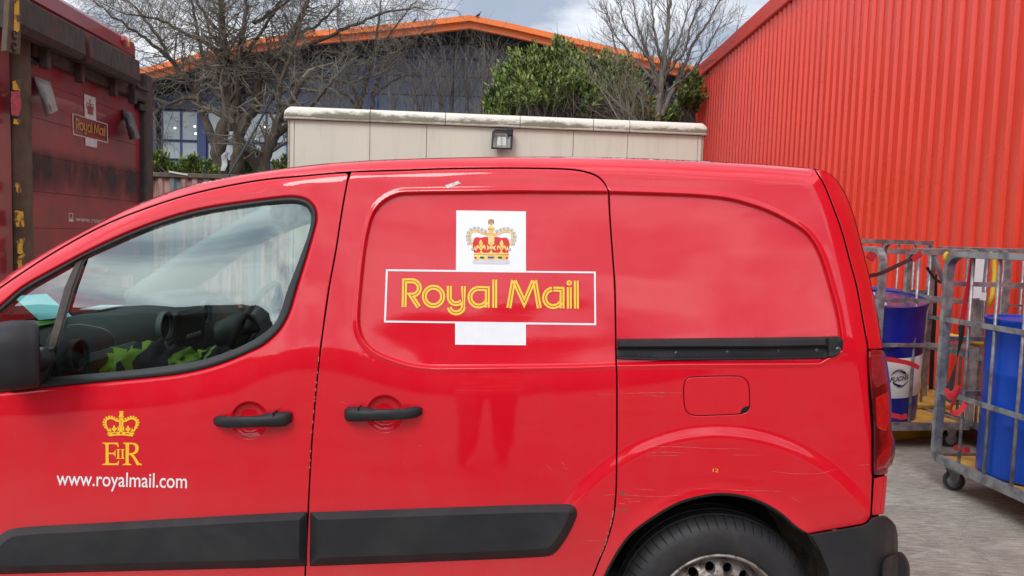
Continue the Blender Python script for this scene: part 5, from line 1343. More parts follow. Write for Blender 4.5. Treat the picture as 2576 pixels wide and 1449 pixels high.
# floodlight on the cabin
def cxy(u, v): s_, z = csolve(u, v); return s_, z
s0, z0 = cxy(1234, 378); s1, z1 = cxy(1288, 340)
fl = thing('floodlight', 'black square floodlight with sensor fixed to the beige cabin wall', 'floodlight', cpt((s0 + s1) / 2, 0.0, (z0 + z1) / 2))
M_FLB = mat('lamp_black', (0.012, 0.013, 0.015), 0.45)
mb = MB(); f0 = [cpt(s0 - 0.0, 0.16, z0), cpt(s1, 0.16, z0), cpt(s1 + 0.005, 0.14, z1 + 0.02), cpt(s0 + 0.01, 0.14, z1 + 0.02)]; f1 = [cpt(s0 + 0.05, 0.06, z0 + 0.02), cpt(s1 - 0.05, 0.06, z0 + 0.02), cpt(s1 - 0.04, 0.05, z1 + 0.065), cpt(s0 + 0.06, 0.05, z1 + 0.065)]
fi = [cpt(s0 + 0.03, 0.161, z0 + 0.025), cpt(s1 - 0.03, 0.161, z0 + 0.025), cpt(s1 - 0.03, 0.143, z1 - 0.005), cpt(s0 + 0.04, 0.143, z1 - 0.005)]
fr = [cpt(s0 + 0.085, 0.09, z0 + 0.07), cpt(s1 - 0.085, 0.09, z0 + 0.07), cpt(s1 - 0.085, 0.085, z1 - 0.04), cpt(s0 + 0.09, 0.085, z1 - 0.04)]
mb.loft([f1, f0, fi]); mb.add(f1, [(3, 2, 1, 0)]); mb.build('housing', M_FLB, fl)
mb = MB(); mb.loft([fi, fr], caps=False); mb.add(fr, [(0, 1, 2, 3)]); mb.build('reflector', mat('reflector_metal', (0.55, 0.54, 0.50), 0.25, metal=0.8), fl)
mb = MB(); mb.loft([[cpt((s0 + s1) / 2 - 0.012, 0.10, z) for z in (0,)] * 0 + [tuple(cpt((s0 + s1) / 2 + 0.01 * math.cos(a), 0.11 + 0.01 * math.sin(a), z0 + 0.09)) for a in np.linspace(0, 6.28, 9)[:-1]], [tuple(cpt((s0 + s1) / 2 + 0.01 * math.cos(a), 0.11 + 0.01 * math.sin(a), z1 - 0.05)) for a in np.linspace(0, 6.28, 9)[:-1]]]); mb.build('bulb', mat('bulb_glass', (0.5, 0.48, 0.35), 0.2), fl)
mb = MB(); a, zb = cxy(1274, 345); b, zt = cxy(1290, 328); lo = cpt(a, 0.16, zb); hi = cpt(b, 0.06, zt + 0.005)
mb.bbox([min(lo[i], hi[i]) for i in range(3)], [max(lo[i], hi[i]) for i in range(3)], 0.012); mb.build('sensor', M_FLB, fl)
mb = MB(); mb.tube([cpt((s0 + s1) / 2, 0.0, (z0 + z1) / 2), cpt((s0 + s1) / 2, 0.08, (z0 + z1) / 2)], 0.03, 8); mb.tube([cpt(b - 0.04, 0.0, zb + 0.05), cpt(b - 0.04, 0.08, zb + 0.05)], 0.02, 8); mb.build('bracket', M_FLB, fl)

# ------------------------------------------------------------------ orange roofed hall behind
M_ORANGE = mat('orange_fascia', (0.72, 0.155, 0.018), 0.5, var=0.08, scale=1.2)
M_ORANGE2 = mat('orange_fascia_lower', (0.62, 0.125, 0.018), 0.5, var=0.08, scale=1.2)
M_NAVYC = mat('blue_grey_cladding', (0.046, 0.064, 0.115), 0.45, var=0.15, scale=0.25, rvar=0.05)
M_NAVYT = mat('navy_frame', (0.02, 0.035, 0.12), 0.4)
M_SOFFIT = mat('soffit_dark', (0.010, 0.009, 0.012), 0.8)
BY = 36.0
hall = thing('hall', 'large blue grey hall with orange edged pitched roof beyond the trees', 'building', (-3, BY, 0))
TOPL = [(250, 205), (355, 172), (644, 97), (764, 79), (900, 68), (1025, 56), (1100, 47), (1182, 37.5), (1288, 59), (1450, 96.5), (1648, 143), (1768, 172), (1900, 204), (2100, 252)]
def band_(d0, d1, y0, y1, m, nm):
    A = [at(u, v + d0, y0) for u, v in TOPL]; B = [at(u, v + d1, y1) for u, v in TOPL]
    for i in range(0, len(TOPL) - 1, 2):
        j = min(i + 3, len(TOPL)); mb = MB(); a, b = np.array(A[i:j]), np.array(B[i:j])
        back = np.array([0, 0.25, 0]); mb.loft([a + back, a, b, b + back], close=False); mb.build(nm, m, hall)
def thick(i): return 1.0
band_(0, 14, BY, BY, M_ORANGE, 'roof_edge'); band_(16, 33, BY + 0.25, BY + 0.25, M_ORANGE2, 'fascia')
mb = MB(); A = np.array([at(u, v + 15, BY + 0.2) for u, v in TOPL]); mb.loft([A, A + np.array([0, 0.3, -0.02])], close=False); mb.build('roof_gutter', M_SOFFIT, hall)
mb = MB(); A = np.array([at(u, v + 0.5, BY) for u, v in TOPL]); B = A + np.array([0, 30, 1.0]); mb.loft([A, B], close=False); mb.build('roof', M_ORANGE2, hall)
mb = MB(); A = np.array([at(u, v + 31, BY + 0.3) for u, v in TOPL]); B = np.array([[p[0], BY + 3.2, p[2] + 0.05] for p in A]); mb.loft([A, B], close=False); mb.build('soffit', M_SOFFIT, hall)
WY = BY + 3.0
zc = lambda v, u=1000: float(at(u, v, WY)[2])
xs = [float(at(u, 250, WY)[0]) for u in (250, 395, 510, 600, 735, 940, 1140, 1345, 1560, 1760, 1960, 2100)]
def topz(x):
    A_ = [at(u, v + 31, BY + 0.3) for u, v in TOPL]; return float(np.interp(x, [p[0] for p in A_], [p[2] for p in A_])) + 0.0
rows = [0.2, zc(420), zc(292), zc(238), zc(190), zc(145)]
for i in range(len(xs) - 1):
    for j in range(len(rows)):
        if j in (1,) and xs[i] < xs[4] - 0.1 and i > 0: continue
        z0_ = rows[j]; ta, tb = topz(xs[i]), topz(xs[i + 1]); zl = min(rows[j + 1], ta) if j + 1 < len(rows) else ta; zr_ = min(rows[j + 1], tb) if j + 1 < len(rows) else tb
        if max(zl, zr_) - z0_ < 0.15: continue
        zl, zr_ = max(zl, z0_ + 0.05), max(zr_, z0_ + 0.05)
        mb = MB(); q4 = [(xs[i] + 0.03, z0_ + 0.02), (xs[i + 1] - 0.03, z0_ + 0.02), (xs[i + 1] - 0.03, zr_ - 0.02), (xs[i] + 0.03, zl - 0.02)]
        mb.loft([[(x, WY - 0.04, z) for x, z in q4], [(x, WY + 0.02, z) for x, z in q4]], caps=True)
        mb.build('wall_panel', M_NAVYC, hall)
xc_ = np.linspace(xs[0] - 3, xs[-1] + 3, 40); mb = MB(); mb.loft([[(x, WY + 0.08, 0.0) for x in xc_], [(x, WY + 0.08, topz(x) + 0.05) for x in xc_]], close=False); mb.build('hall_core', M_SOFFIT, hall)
for i in (0, 2, 4, 5, 7, 9): mb = MB(); mb.bbox((xs[i] - 0.24, WY - 0.16, 0), (xs[i] + 0.24, WY - 0.045, topz(xs[i])), 0.02); mb.build('pilaster', M_NAVYT, hall)
# glazing with rooms behind
M_WGL = mat('hall_glass', (0.20, 0.245, 0.27), 0.08, spec=0.8, col2=(0.34, 0.37, 0.36), mixscale=0.35, mixlo=0.4, mixhi=0.65)
M_LITE = bpy.data.materials.new('office_light'); M_LITE.use_nodes = True
_b = M_LITE.node_tree.nodes['Principled BSDF']; _b.inputs['Emission Color'].default_value = (1, 1, 0.95, 1); _b.inputs['Emission Strength'].default_value = 1.6
for i in (1, 2, 3):
    n = 2 if i != 2 else 2; x0_, x1_ = xs[i] + 0.25, xs[i + 1] - 0.1
    for q in range(n):
        for (za, zb_) in ((rows[1] + 0.05, zc(372)), (zc(370), rows[2] - 0.06)):
            xa = x0_ + (x1_ - x0_) * q / n; xb = x0_ + (x1_ - x0_) * (q + 1) / n
            mb = MB(); t = 0.05
            for lo_b, hi_b in (((xa, WY - 0.06, za), (xa + t, WY + 0.02, zb_)), ((xb - t, WY - 0.06, za), (xb, WY + 0.02, zb_)), ((xa + t, WY - 0.06, za), (xb - t, WY + 0.02, za + t)), ((xa + t, WY - 0.06, zb_ - t), (xb - t, WY + 0.02, zb_))): mb.box([(a + b) / 2 for a, b in zip(lo_b, hi_b)], [b - a for a, b in zip(lo_b, hi_b)])
            w = mb.build('window', M_NAVYT, hall)
            mb = MB(); mb.box(((xa + xb) / 2, WY + 0.0, (za + zb_) / 2), (xb - xa - 2 * t, 0.02, zb_ - za - 2 * t)); mb.build('pane', M_WGL, w)
for u, v in ((490, 318), (492, 336), (529, 328), (527, 346), (440, 322), (600, 330), (640, 352), (665, 320), (700, 340)):
    p = at(u, v, WY - 0.02); mb = MB(); mb.box(p, (0.11, 0.02, 0.09)); mb.build('lit_ceiling_lamp', M_LITE, hall)

# ------------------------------------------------------------------ shipping container with peeling paint
M_CONT = mat('container_paint', (0.40, 0.22, 0.20), 0.8, col2=(0.16, 0.085, 0.045), mixscale=4.2, mixlo=0.47, mixhi=0.58, var=0.3, scale=5, stretch=(2.2, 1, 0.35))
M_CONT2 = mat('container_grey', (0.16, 0.18, 0.19), 0.8, col2=(0.20, 0.10, 0.05), mixscale=4.2, mixlo=0.52, mixhi=0.62, stretch=(2.2, 1, 0.35))
M_RUSTRAIL = mat('container_rail', (0.10, 0.075, 0.055), 0.85, var=0.4, scale=8)
cont = thing('shipping_container', 'rusty shipping container with peeling pink and grey paint behind the van', 'container', (-5, 13.5, 0))
p0, p1 = at(369, 434, 13.0), at(575, 444, 13.0); zt = (p0[2] + p1[2]) / 2
x = p0[0] - 3.0; k = 0
while x < 0.6:
    mb = MB(); P = [(x, 13.0), (x + 0.07, 13.0), (x + 0.10, 13.045), (x + 0.17, 13.045), (x + 0.20, 13.0)]
    mb.loft([[(a, b, 0.1) for a, b in P], [(a, b, zt - 0.05) for a, b in P]], close=False); mb.build('corrugation', M_CONT2 if k % 7 in (3,) or k % 11 == 6 else M_CONT, cont); x += 0.20; k += 1
mb = MB(); mb.bbox((p0[0] - 3.0, 12.96, zt - 0.06), (0.6, 13.06, zt + 0.02), 0.01); mb.build('top_rail', M_RUSTRAIL, cont)
mb = MB(); mb.box(((p0[0] - 2.4) / 2, 14.25, zt / 2), (abs(p0[0] - 3.0) + 0.55, 2.35, zt - 0.1)); mb.build('container_body', M_RUSTRAIL, cont)
pl = [at(428, 432, 12.99), at(450, 436, 12.99), at(475, 440, 12.99)]
mb = MB(); mb.tube(pl, 0.012, 5, flat=(0.10, 0.03)); tag(mb.build('plank', mat('plank_white', (0.55, 0.53, 0.5), 0.7)), 'pale flat plank lying on top of the rusty container', 'plank')

# ------------------------------------------------------------------ lorry on the left
TD = np.array([-0.0742, 1.0, 0.0]); TD /= np.linalg.norm(TD); TN = np.array([TD[1], -TD[0], 0.0])     # TN points out of the rear, towards +X
TP = np.array([-4.5, 7.85, 0.0])
def tsz(u, v): p = atp(u, v, TP, TN); return float((p - TP) @ TD), float(p[2])
def tszo(u, v, o): p = atp(u, v, TP + TN * o, TN); return float((p - TP) @ TD), float(p[2])
def tpt(s, z, out=0.0): return TP + TD * s + TN * out + np.array([0, 0, z])
M_LRED = mat('lorry_red', (0.215, 0.008, 0.018), 0.5, coat=0.25, col2=(0.11, 0.014, 0.020), mixscale=1.7, mixlo=0.50, mixhi=0.72, var=0.15, scale=4, stretch=(1, 1, 0.8))
M_LREDC = mat('lorry_red_clean', (0.22, 0.010, 0.020), 0.4, coat=0.4, var=0.12, scale=2)
M_GRIME = mat('lift_grime', (0.050, 0.038, 0.034), 0.85, col2=(0.13, 0.025, 0.025), mixscale=3.0, mixlo=0.56, mixhi=0.70, var=0.3, scale=14, bump=0.4, bscale=30, stretch=(1, 1, 0.5))
M_POST = mat('post_brown', (0.085, 0.058, 0.034), 0.8, var=0.3, scale=10, bump=0.2, bscale=60)
M_YEL = mat('chipped_yellow', (0.62, 0.36, 0.02), 0.6, col2=(0.10, 0.05, 0.03), mixscale=9, mixlo=0.50, mixhi=0.56)
sL, _ = tsz(66, 400); sR, _ = tsz(352, 400); sE, _ = tsz(369, 480); s0_, _ = tsz(24, 400)
zR = tsz(332, 108)[1]
lorry = thing('lorry', 'dirty red lorry seen from its roller door end, on the left', 'lorry', tuple(TP))
def tbox(s_a, s_b, z_a, z_b, o_a, o_b, name, m, parent=None, bev=0.0):
    rings = []
    mb = MB(); L = MB(); L.bbox((s_a, o_a, z_a), (s_b, o_b, z_b), bev); mb.add([tpt(a, c, b) for a, b, c in L.v], [f[::-1] for f in L.f]); return mb.build(name, m, parent or lorry)
zs = [tsz(70, v)[1] for v in (103, 197, 291, 386, 480, 572, 665, 760, 855)]
dz_ = np.mean(np.diff(zs)); z_ = [zs[2] + dz_ * (k - 2) for k in range(-1, 9)]
for k in range(len(z_) - 1):
    if z_[k + 1] < 0.9: break
    tbox(sL, sR, z_[k + 1] + 0.0012, z_[k] - 0.0012, -0.04, 0.0, 'door_slat', M_LRED, bev=0.002)
tbox(sL, sR, 0.9, zR, -0.10, -0.05, 'door_backing', M_DARK)
tbox(sR + 0.01, sE + 0.04, 0.7, zR - 0.30, -0.10, 0.07, 'rear_post', M_GRIME, bev=0.02)
# near post: a rounded column with flaking yellow bands
cs, _ = tsz(46, 400); mb = MB(); rr_ = 0.5 * abs(tsz(66, 400)[0] - tsz(26, 400)[0])
mb.loft([[tpt(cs + rr_ * math.cos(a), z, 0.0 + 0.10 * max(0, math.sin(a)) - 0.05 * max(0, -math.sin(a))) for a in np.linspace(0, 2 * math.pi, 19)[:-1]] for z in (0.7, 1.5, 2.5, zR)]); colm = mb.build('rear_post', M_POST, lorry, smooth=True)
def patch(name, uv, m, out, parent, seed=1, jag=3.0):
    r_ = random.Random(seed); P = resample(uv, 6); P = P + np.array([[r_.uniform(-jag, jag) * 0.5, r_.uniform(-jag, jag) * 0.5] for _ in P])
    Q = [tpt(*tszo(u, v, out), out) for u, v in P]; T = tessellate_polygon([[Vector((p[0], p[1], 0)) for p in P]]); mb = MB(); Qa = np.array(Q)
    for t in T:
        pp = Qa[list(t)]; nn = np.cross(pp[1] - pp[0], pp[2] - pp[0]); mb.add(pp, [(0, 1, 2) if nn @ TN > 0 else (0, 2, 1)])
    return mb.build(name, m, parent)
patch('yellow_band', [(36, 0), (48, 0), (49, 78), (34, 84), (35, 60)], M_YEL, 0.342, colm, 2, 1.5); patch('yellow_band', [(32, 205), (52, 198), (52, 228), (31, 226)], M_YEL, 0.106, colm, 3)
patch('pink_band', [(27, 232), (50, 228), (54, 265), (48, 292), (28, 290)], mat('band_pink', (0.42, 0.06, 0.09), 0.7, var=0.3, scale=20), 0.104, colm, 4)
patch('yellow_band', [(34, 298), (53, 300), (52, 314), (34, 312)], M_YEL, 0.106, colm, 5); patch('yellow_band', [(38, 460), (52, 458), (54, 484), (42, 486)], M_YEL, 0.106, colm, 6)
patch('yellow_band', [(36, 530), (60, 532), (60, 572), (40, 570)], M_YEL, 0.106, colm, 7); patch('yellow_band', [(42, 605), (60, 600), (60, 640), (46, 636)], M_YEL, 0.106, colm, 8, 5); patch('yellow_band', [(44, 645), (62, 640), (62, 690), (46, 690)], M_YEL, 0.106, colm, 9, 5)
tsz_ = tsz
mb = MB()
PL = [(24, 0), (52, 0), (52, 100), (50, 137), (16, 128)]; Q = [tpt(*tszo(u, v, 0.34), 0.34) for u, v in PL]; Q2 = [tpt(*tszo(u, v, 0.34), 0.30) for u, v in PL]; mb.loft([Q, Q2], caps=True); mb.build('hinge_plate', M_POST, lorry)
for (u, v) in ((37, 88), (36, 118)):
    mb = MB(); c = tpt(*tszo(u, v, 0.35), 0.35); mb.tube([c + TD * (0.03 * math.cos(a)) + np.array([0, 0, 0.03 * math.sin(a)]) for a in np.linspace(0.6, 5.4, 12)], 0.006, 5); mb.build('ring_catch', M_DARK, lorry)
# side panel towards the camera
a = tpt(s0_, 0, 0.0); mb = MB(); b = a - TN * 7.0
mb.loft([[(a[0], a[1], 0.7), (a[0], a[1], zR - 0.03), (b[0], b[1], zR - 0.03), (b[0], b[1], 0.7)], [(a[0] + TD[0] * 2.4, a[1] + TD[1] * 2.4, 0.7), (a[0] + TD[0] * 2.4, a[1] + TD[1] * 2.4, zR - 0.03), (b[0] + TD[0] * 2.4, b[1] + TD[1] * 2.4, zR - 0.03), (b[0] + TD[0] * 2.4, b[1] + TD[1] * 2.4, 0.7)]], caps=True)
mb.v = [(p[0] - TN[0] * 0.12, p[1] - TN[1] * 0.12, p[2]) for p in mb.v]; mb.build('box_body', M_LREDC, lorry)
tbox(s0_ - 0.45, s0_ + 0.02, 0.7, zR - 0.05, -0.12, 0.03, 'corner_post', M_LREDC, bev=0.05)
# roof rim
tbox(s0_ - 0.3, tsz(334, 112)[0], zR - 0.20, zR + 0.03, -0.25, 0.04, 'roof_rim', M_LREDC, bev=0.05)
tbox(tsz(120, 60)[0], tsz(345, 112)[0], zR - 0.40, zR - 0.20, -0.2, 0.02, 'header', M_LRED, bev=0.01)
for u, c_ in ((301, (0.30, 0.01, 0.02)), (308, (0.75, 0.32, 0.02))):
    mb = MB(); s_, z = tsz(u, 102 + (u - 301) * 0.5); mb.lathe([(0, 0.05), (0.05, 0.04), (0.055, 0.0)], (0, 0, 0), 'Y', 14, rot=Matrix.Rotation(-math.pi / 2, 3, 'Z')); c = tpt(s_, z, 0.03); mb.v = [(x + c[0], y + c[1], z2 * 1.1 + c[2]) for x, y, z2 in mb.v]; mb.build('marker_lamp', mat('marker_%d' % u, c_, 0.2, coat=1), lorry, smooth=True)
patch('lamp_recess', [(291, 93), (306, 97), (313, 108), (313, 120), (290, 108)], M_DARK, 0.026, lorry, 1, 0)
# folded lift: two big grimy troughs and the rail beneath
def trough(ua, ub, nm):
    sa = tsz(ua, 90)[0]; sb = tsz(ub, 120)[0]
    zt_ = tsz(228, 76)[1]; zb_ = tsz(216, 150)[1]
    mb = MB(); P = [(0.0, zt_ + 0.02), (0.10, zt_), (0.30, zt_ - 0.10), (0.32, zb_ + 0.05), (0.26, zb_), (0.0, zb_ + 0.02)]
    mb.loft([[tpt(sa, z, o) for o, z in P], [tpt((sa + sb) / 2, z, o) for o, z in P], [tpt(sb, z, o) for o, z in P]], caps=True); return mb.build(nm, M_GRIME, lorry)
# shift: the trough stands 0.3 proud, so its place along the door is solved at that depth
def tszo(u, v, o): p = atp(u, v, TP + TN * o, TN); return float((p - TP) @ TD), float(p[2])
zt_ = tszo(228, 76, 0.3)[1]; zb_ = tszo(216, 151, 0.3)[1]
for ua, ub in ((50, 216), (227, 353)):
    sa, sb = tszo(ua, 110, 0.3)[0], tszo(ub, 160, 0.3)[0]
    P = [(0.0, zt_ + 0.06), (0.12, zt_ + 0.05), (0.29, zt_ - 0.04), (0.30, zb_ + 0.05), (0.25, zb_), (0.0, zb_ + 0.03)]
    mb = MB(); mb.loft([[tpt(s_, z, o) for o, z in P] for s_ in (sa, (sa + sb) / 2, sb)], caps=True); mb.build('lift_trough', M_GRIME, lorry)
zr0 = tszo(58, 123, 0.06)[1]; zr1 = tsz(346, 236)[1]
tbox(sL, sR, zr0 - 0.03, zb_ + 0.03, 0.0, 0.09, 'lift_rail', M_GRIME, bev=0.02)
tbox(sL, sR, zr0 + 0.10, zr0 + 0.13, 0.09, 0.13, 'lift_rail_lip', M_GRIME)
for u in (122, 208, 292, 340):
    s_ = tszo(u, 160, 0.15)[0]; tbox(s_ - 0.03, s_ + 0.03, zr0 - 0.12, zb_ + 0.05, 0.08, 0.16, 'lift_bracket', M_GRIME, bev=0.01)
    c = tpt(s_, zr0 + 0.08, 0.17); mb = MB(); mb.tube([c, c + TN * 0.03], 0.028, 8); mb.build('pivot_bolt', M_GRIME, lorry, smooth=True)
for (ua, va, ub, vb) in ((60, 142, 88, 165), (339, 258, 356, 282)):
    a, b = tsz(ua, va), tsz(ub, vb); tbox(min(a[0], b[0]), max(a[0], b[0]), min(a[1], b[1]), max(a[1], b[1]), 0.0, 0.07, 'marker_box', M_FLB, bev=0.012)
# canvas flaps hanging from the door
M_FLAP = mat('canvas_flap', (0.27, 0.25, 0.235), 0.85, var=0.35, scale=9, bump=0.3, bscale=25)
M_FLAPD = mat('canvas_flap_dark', (0.10, 0.10, 0.10), 0.85, var=0.35, scale=9, bump=0.3, bscale=25)
def lflap(L, R, m, seed):
    rings = []; n = 10; r_ = random.Random(seed)
    for k in range(n + 1):
        t = k / n; (ua, va), (ub, vb) = [(P[0][0] + (P[1][0] - P[0][0]) * t, P[0][1] + (P[1][1] - P[0][1]) * t) for P in (L, R)]
        o = 0.015 + 0.22 * math.sin(t * 1.7)
        row = []
        for q in np.linspace(0, 1, 7):
            oo = o * (0.5 + 0.6 * math.sin(q * math.pi)) + 0.03 * mnoise.noise(Vector((q * 3, t * 4, seed))) + 0.01
            s__, z__ = tszo(ua + (ub - ua) * q, va + (vb - va) * q, oo); row.append(tpt(s__, z__, oo))
        rings.append(row)
    back = [[p - TN * 0.012 for p in row] for row in rings]; mb = MB(); mb.loft(rings, close=False); mb.loft(back, close=False); return mb.build('canvas_flap', m, lorry, smooth=True)
f1_ = lflap(((88, 191), (118, 292)), ((127, 206), (146, 278)), M_FLAP, 3); lflap(((310, 275), (328, 352)), ((332, 284), (353, 347)), M_FLAPD, 7)
tfn = lambda P, o=0.006: np.array([tpt(*tszo(u, v, o), o) for u, v in P])
# lorry logo, worn
def tpoly(name, P, m, o=0.006, holes=()):
    return decal(name, [(np.array(P, float), [np.array(h, float) for h in holes])], m, lorry, fn=lambda Q: tfn(Q, o), sub=0)
M_LWHITE = mat('lorry_white', (0.50, 0.47, 0.45), 0.6, var=0.2, scale=20); M_LYEL = mat('lorry_yellow', (0.42, 0.22, 0.04), 0.6, var=0.25, scale=15)
tpoly('logo_square', [(211.5, 236), (240.3, 246), (242, 303), (213, 294)], M_LWHITE); tpoly('logo_square', [(215, 345), (244, 353), (244, 372), (215, 366)], M_LWHITE)
tpoly('logo_frame', [(182, 285), (270.5, 312), (271.5, 360), (184, 338.5)], M_LWHITE, 0.007, [[(184, 287.5), (268.5, 313.5), (269.7, 357.5), (185.8, 336.5)]])
def hom(src, dst):
    A = []; 
    for (x, y), (X, Y) in zip(src, dst): A += [[x, y, 1, 0, 0, 0, -X * x, -X * y, -X], [0, 0, 0, x, y, 1, -Y * x, -Y * y, -Y]]
    h = np.linalg.svd(np.array(A, float))[2][-1].reshape(3, 3)
    def f(P): q = np.c_[np.asarray(P, float), np.ones(len(P))] @ h.T; return q[:, :2] / q[:, 2:]
    return f
HM = hom([(970, 677), (1498, 683), (1499, 818), (966, 811)], [(182, 285), (270.5, 312), (271.5, 360), (184, 338.5)])
for path, cl in LETTERS:
    mb = MB(); ribbon_mesh(mb, path, 0, (lo_ * 2 + lw) * 0.95, lambda P: tfn(HM(P), 0.0085), cl); mb.build('letter', M_LYEL, lorry)
mb = MB(); q = HM(Z3A(spline([(520, 1225), (490, 900), (545, 700), (930, 676), (1320, 720), (1362, 900), (1335, 1225)], k=3)) * 1.0 + np.array([2, 3]))
HM2 = hom([(1148, 529), (1323, 532), (1323, 682), (1147, 679)], [(211.5, 236), (240.3, 246), (242, 303), (213, 294)])
tpoly('crest_cap', HM2(Z3A([(540, 1225), (500, 900), (545, 710), (930, 676), (1320, 720), (1350, 900), (1320, 1225)])), mat('lorry_crest_red', (0.22, 0.05, 0.04), 0.7, var=0.3, scale=30), 0.008)
for sgn in (0, 1):
    pth = [(482, 880), (430, 700), (480, 555), (650, 555), (860, 625)]; pth = [(1860 - x, y) for x, y in pth] if sgn else pth
    mb = MB(); ribbon_mesh(mb, Z3A(spline(pth, k=3)), 0, 8, lambda P: tfn(HM2(P), 0.009)); mb.build('crest_arch', mat('lorry_gold', (0.20, 0.15, 0.09), 0.7), lorry)
mb = MB(); ribbon_mesh(mb, Z3A([(930, 260), (930, 680)]), 0, 14, lambda P: tfn(HM2(P), 0.009)); mb.build('crest_orb', MATS['lorry_gold'], lorry)
text_on('web_address', 'www.royalmail.com', 190, 556.5, 322, 567, 13.5, M_LWHITE, lorry, lambda P: tfn(P, 0.007))
tpoly('screen_icon', [(173, 535.5), (184, 536.5), (184, 550), (173, 549)], M_LWHITE, 0.007, [[(174.5, 537.5), (182.5, 538.3), (182.5, 548.5), (174.5, 547.7)]]); tpoly('screen_icon_base', [(173, 551.5), (184, 552), (185.5, 558), (172.5, 557)], M_LWHITE, 0.007)
# wheels and chassis under the box, low behind the van
tbox(s0_, sE, 0.45, 0.72, -6.5, -0.05, 'chassis', M_DARK)
for sy in (s0_ + 0.25, sE - 0.25):
    for oo in (-1.8, -5.6):
        mb = MB(); mb.lathe([(0, -0.14), (0.28, -0.14), (0.30, -0.10), (0.48, -0.14), (0.50, -0.10), (0.50, 0.14), (0.0, 0.14)], (0, 0, 0), 'Y', 28); c = tpt(sy, 0.5, oo); mb.v = [(x + c[0], y + c[1], z + c[2]) for x, y, z in mb.v]; mb.build('wheel', M_TYRE, lorry, smooth=True, angle=40)

def smear_mat():
    m = bpy.data.materials.new('soot_smear'); m.use_nodes = True; n, l = m.node_tree.nodes, m.node_tree.links; b = n['Principled BSDF']; b.inputs['Base Color'].default_value = (0.035, 0.026, 0.028, 1); b.inputs['Roughness'].default_value = 0.8
    tc = n.new('ShaderNodeTexCoord'); sp = n.new('ShaderNodeSeparateXYZ'); l.new(tc.outputs['Object'], sp.inputs[0]); nz = n.new('ShaderNodeTexNoise'); nz.inputs['Scale'].default_value = 3.2; nz.inputs['Detail'].default_value = 7; nz.inputs['Roughness'].default_value = 0.65
    mp = n.new('ShaderNodeMapping'); mp.inputs['Scale'].default_value = (1, 1, 0.45); l.new(tc.outputs['Object'], mp.inputs[0]); l.new(mp.outputs[0], nz.inputs['Vector'])
    zc_ = 2.03; a = n.new('ShaderNodeMapRange'); a.interpolation_type = 'SMOOTHSTEP'; a.inputs[1].default_value = zc_ + 0.22; a.inputs[2].default_value = zc_ + 0.05; l.new(sp.outputs['Z'], a.inputs[0])
    c = n.new('ShaderNodeMapRange'); c.interpolation_type = 'SMOOTHSTEP'; c.inputs[1].default_value = zc_ - 0.35; c.inputs[2].default_value = zc_ - 0.02; l.new(sp.outputs['Z'], c.inputs[0])
    x = n.new('ShaderNodeMath'); x.operation = 'MULTIPLY'; l.new(a.outputs[0], x.inputs[0]); l.new(c.outputs[0], x.inputs[1])
    r = n.new('ShaderNodeMapRange'); r.inputs[1].default_value = 0.30; r.inputs[2].default_value = 0.62; r.inputs[4].default_value = 0.85; l.new(nz.outputs['Fac'], r.inputs[0])
    y = n.new('ShaderNodeMath'); y.operation = 'MULTIPLY'; l.new(x.outputs[0], y.inputs[0]); l.new(r.outputs[0], y.inputs[1]); l.new(y.outputs[0], b.inputs['Alpha']); return m
mb = MB(); mb.add([tpt(sL + 0.01, 1.55, 0.002), tpt(sR - 0.01, 1.55, 0.002), tpt(sR - 0.01, 2.35, 0.002), tpt(sL + 0.01, 2.35, 0.002)], [(0, 1, 2, 3)]); mb.build('soot_smear', smear_mat(), lorry)
# ------------------------------------------------------------------ buildings behind the camera (seen only as reflections)
opp = thing('brick_unit', 'long low dark brick unit across the yard, behind the viewer', 'building', (0, -14, 0))
mb = MB(); mb.box((0, -17.1, 2.35), (64, 6, 4.7)); mb.build('wall', mat('dark_brick', (0.055, 0.040, 0.034), 0.85, var=0.2, scale=2), opp)
mb = MB(); mb.box((0, -13.98, 4.80), (64.4, 0.4, 0.24)); mb.build('parapet', mat('parapet_grey', (0.12, 0.12, 0.12), 0.7), opp)
for i in range(14):
    mb = MB(); mb.box((-26 + i * 4, -14.06, 2.0), (1.6, 0.06, 1.3)); w = mb.build('window', mat('unit_window', (0.05, 0.06, 0.07), 0.1), opp)

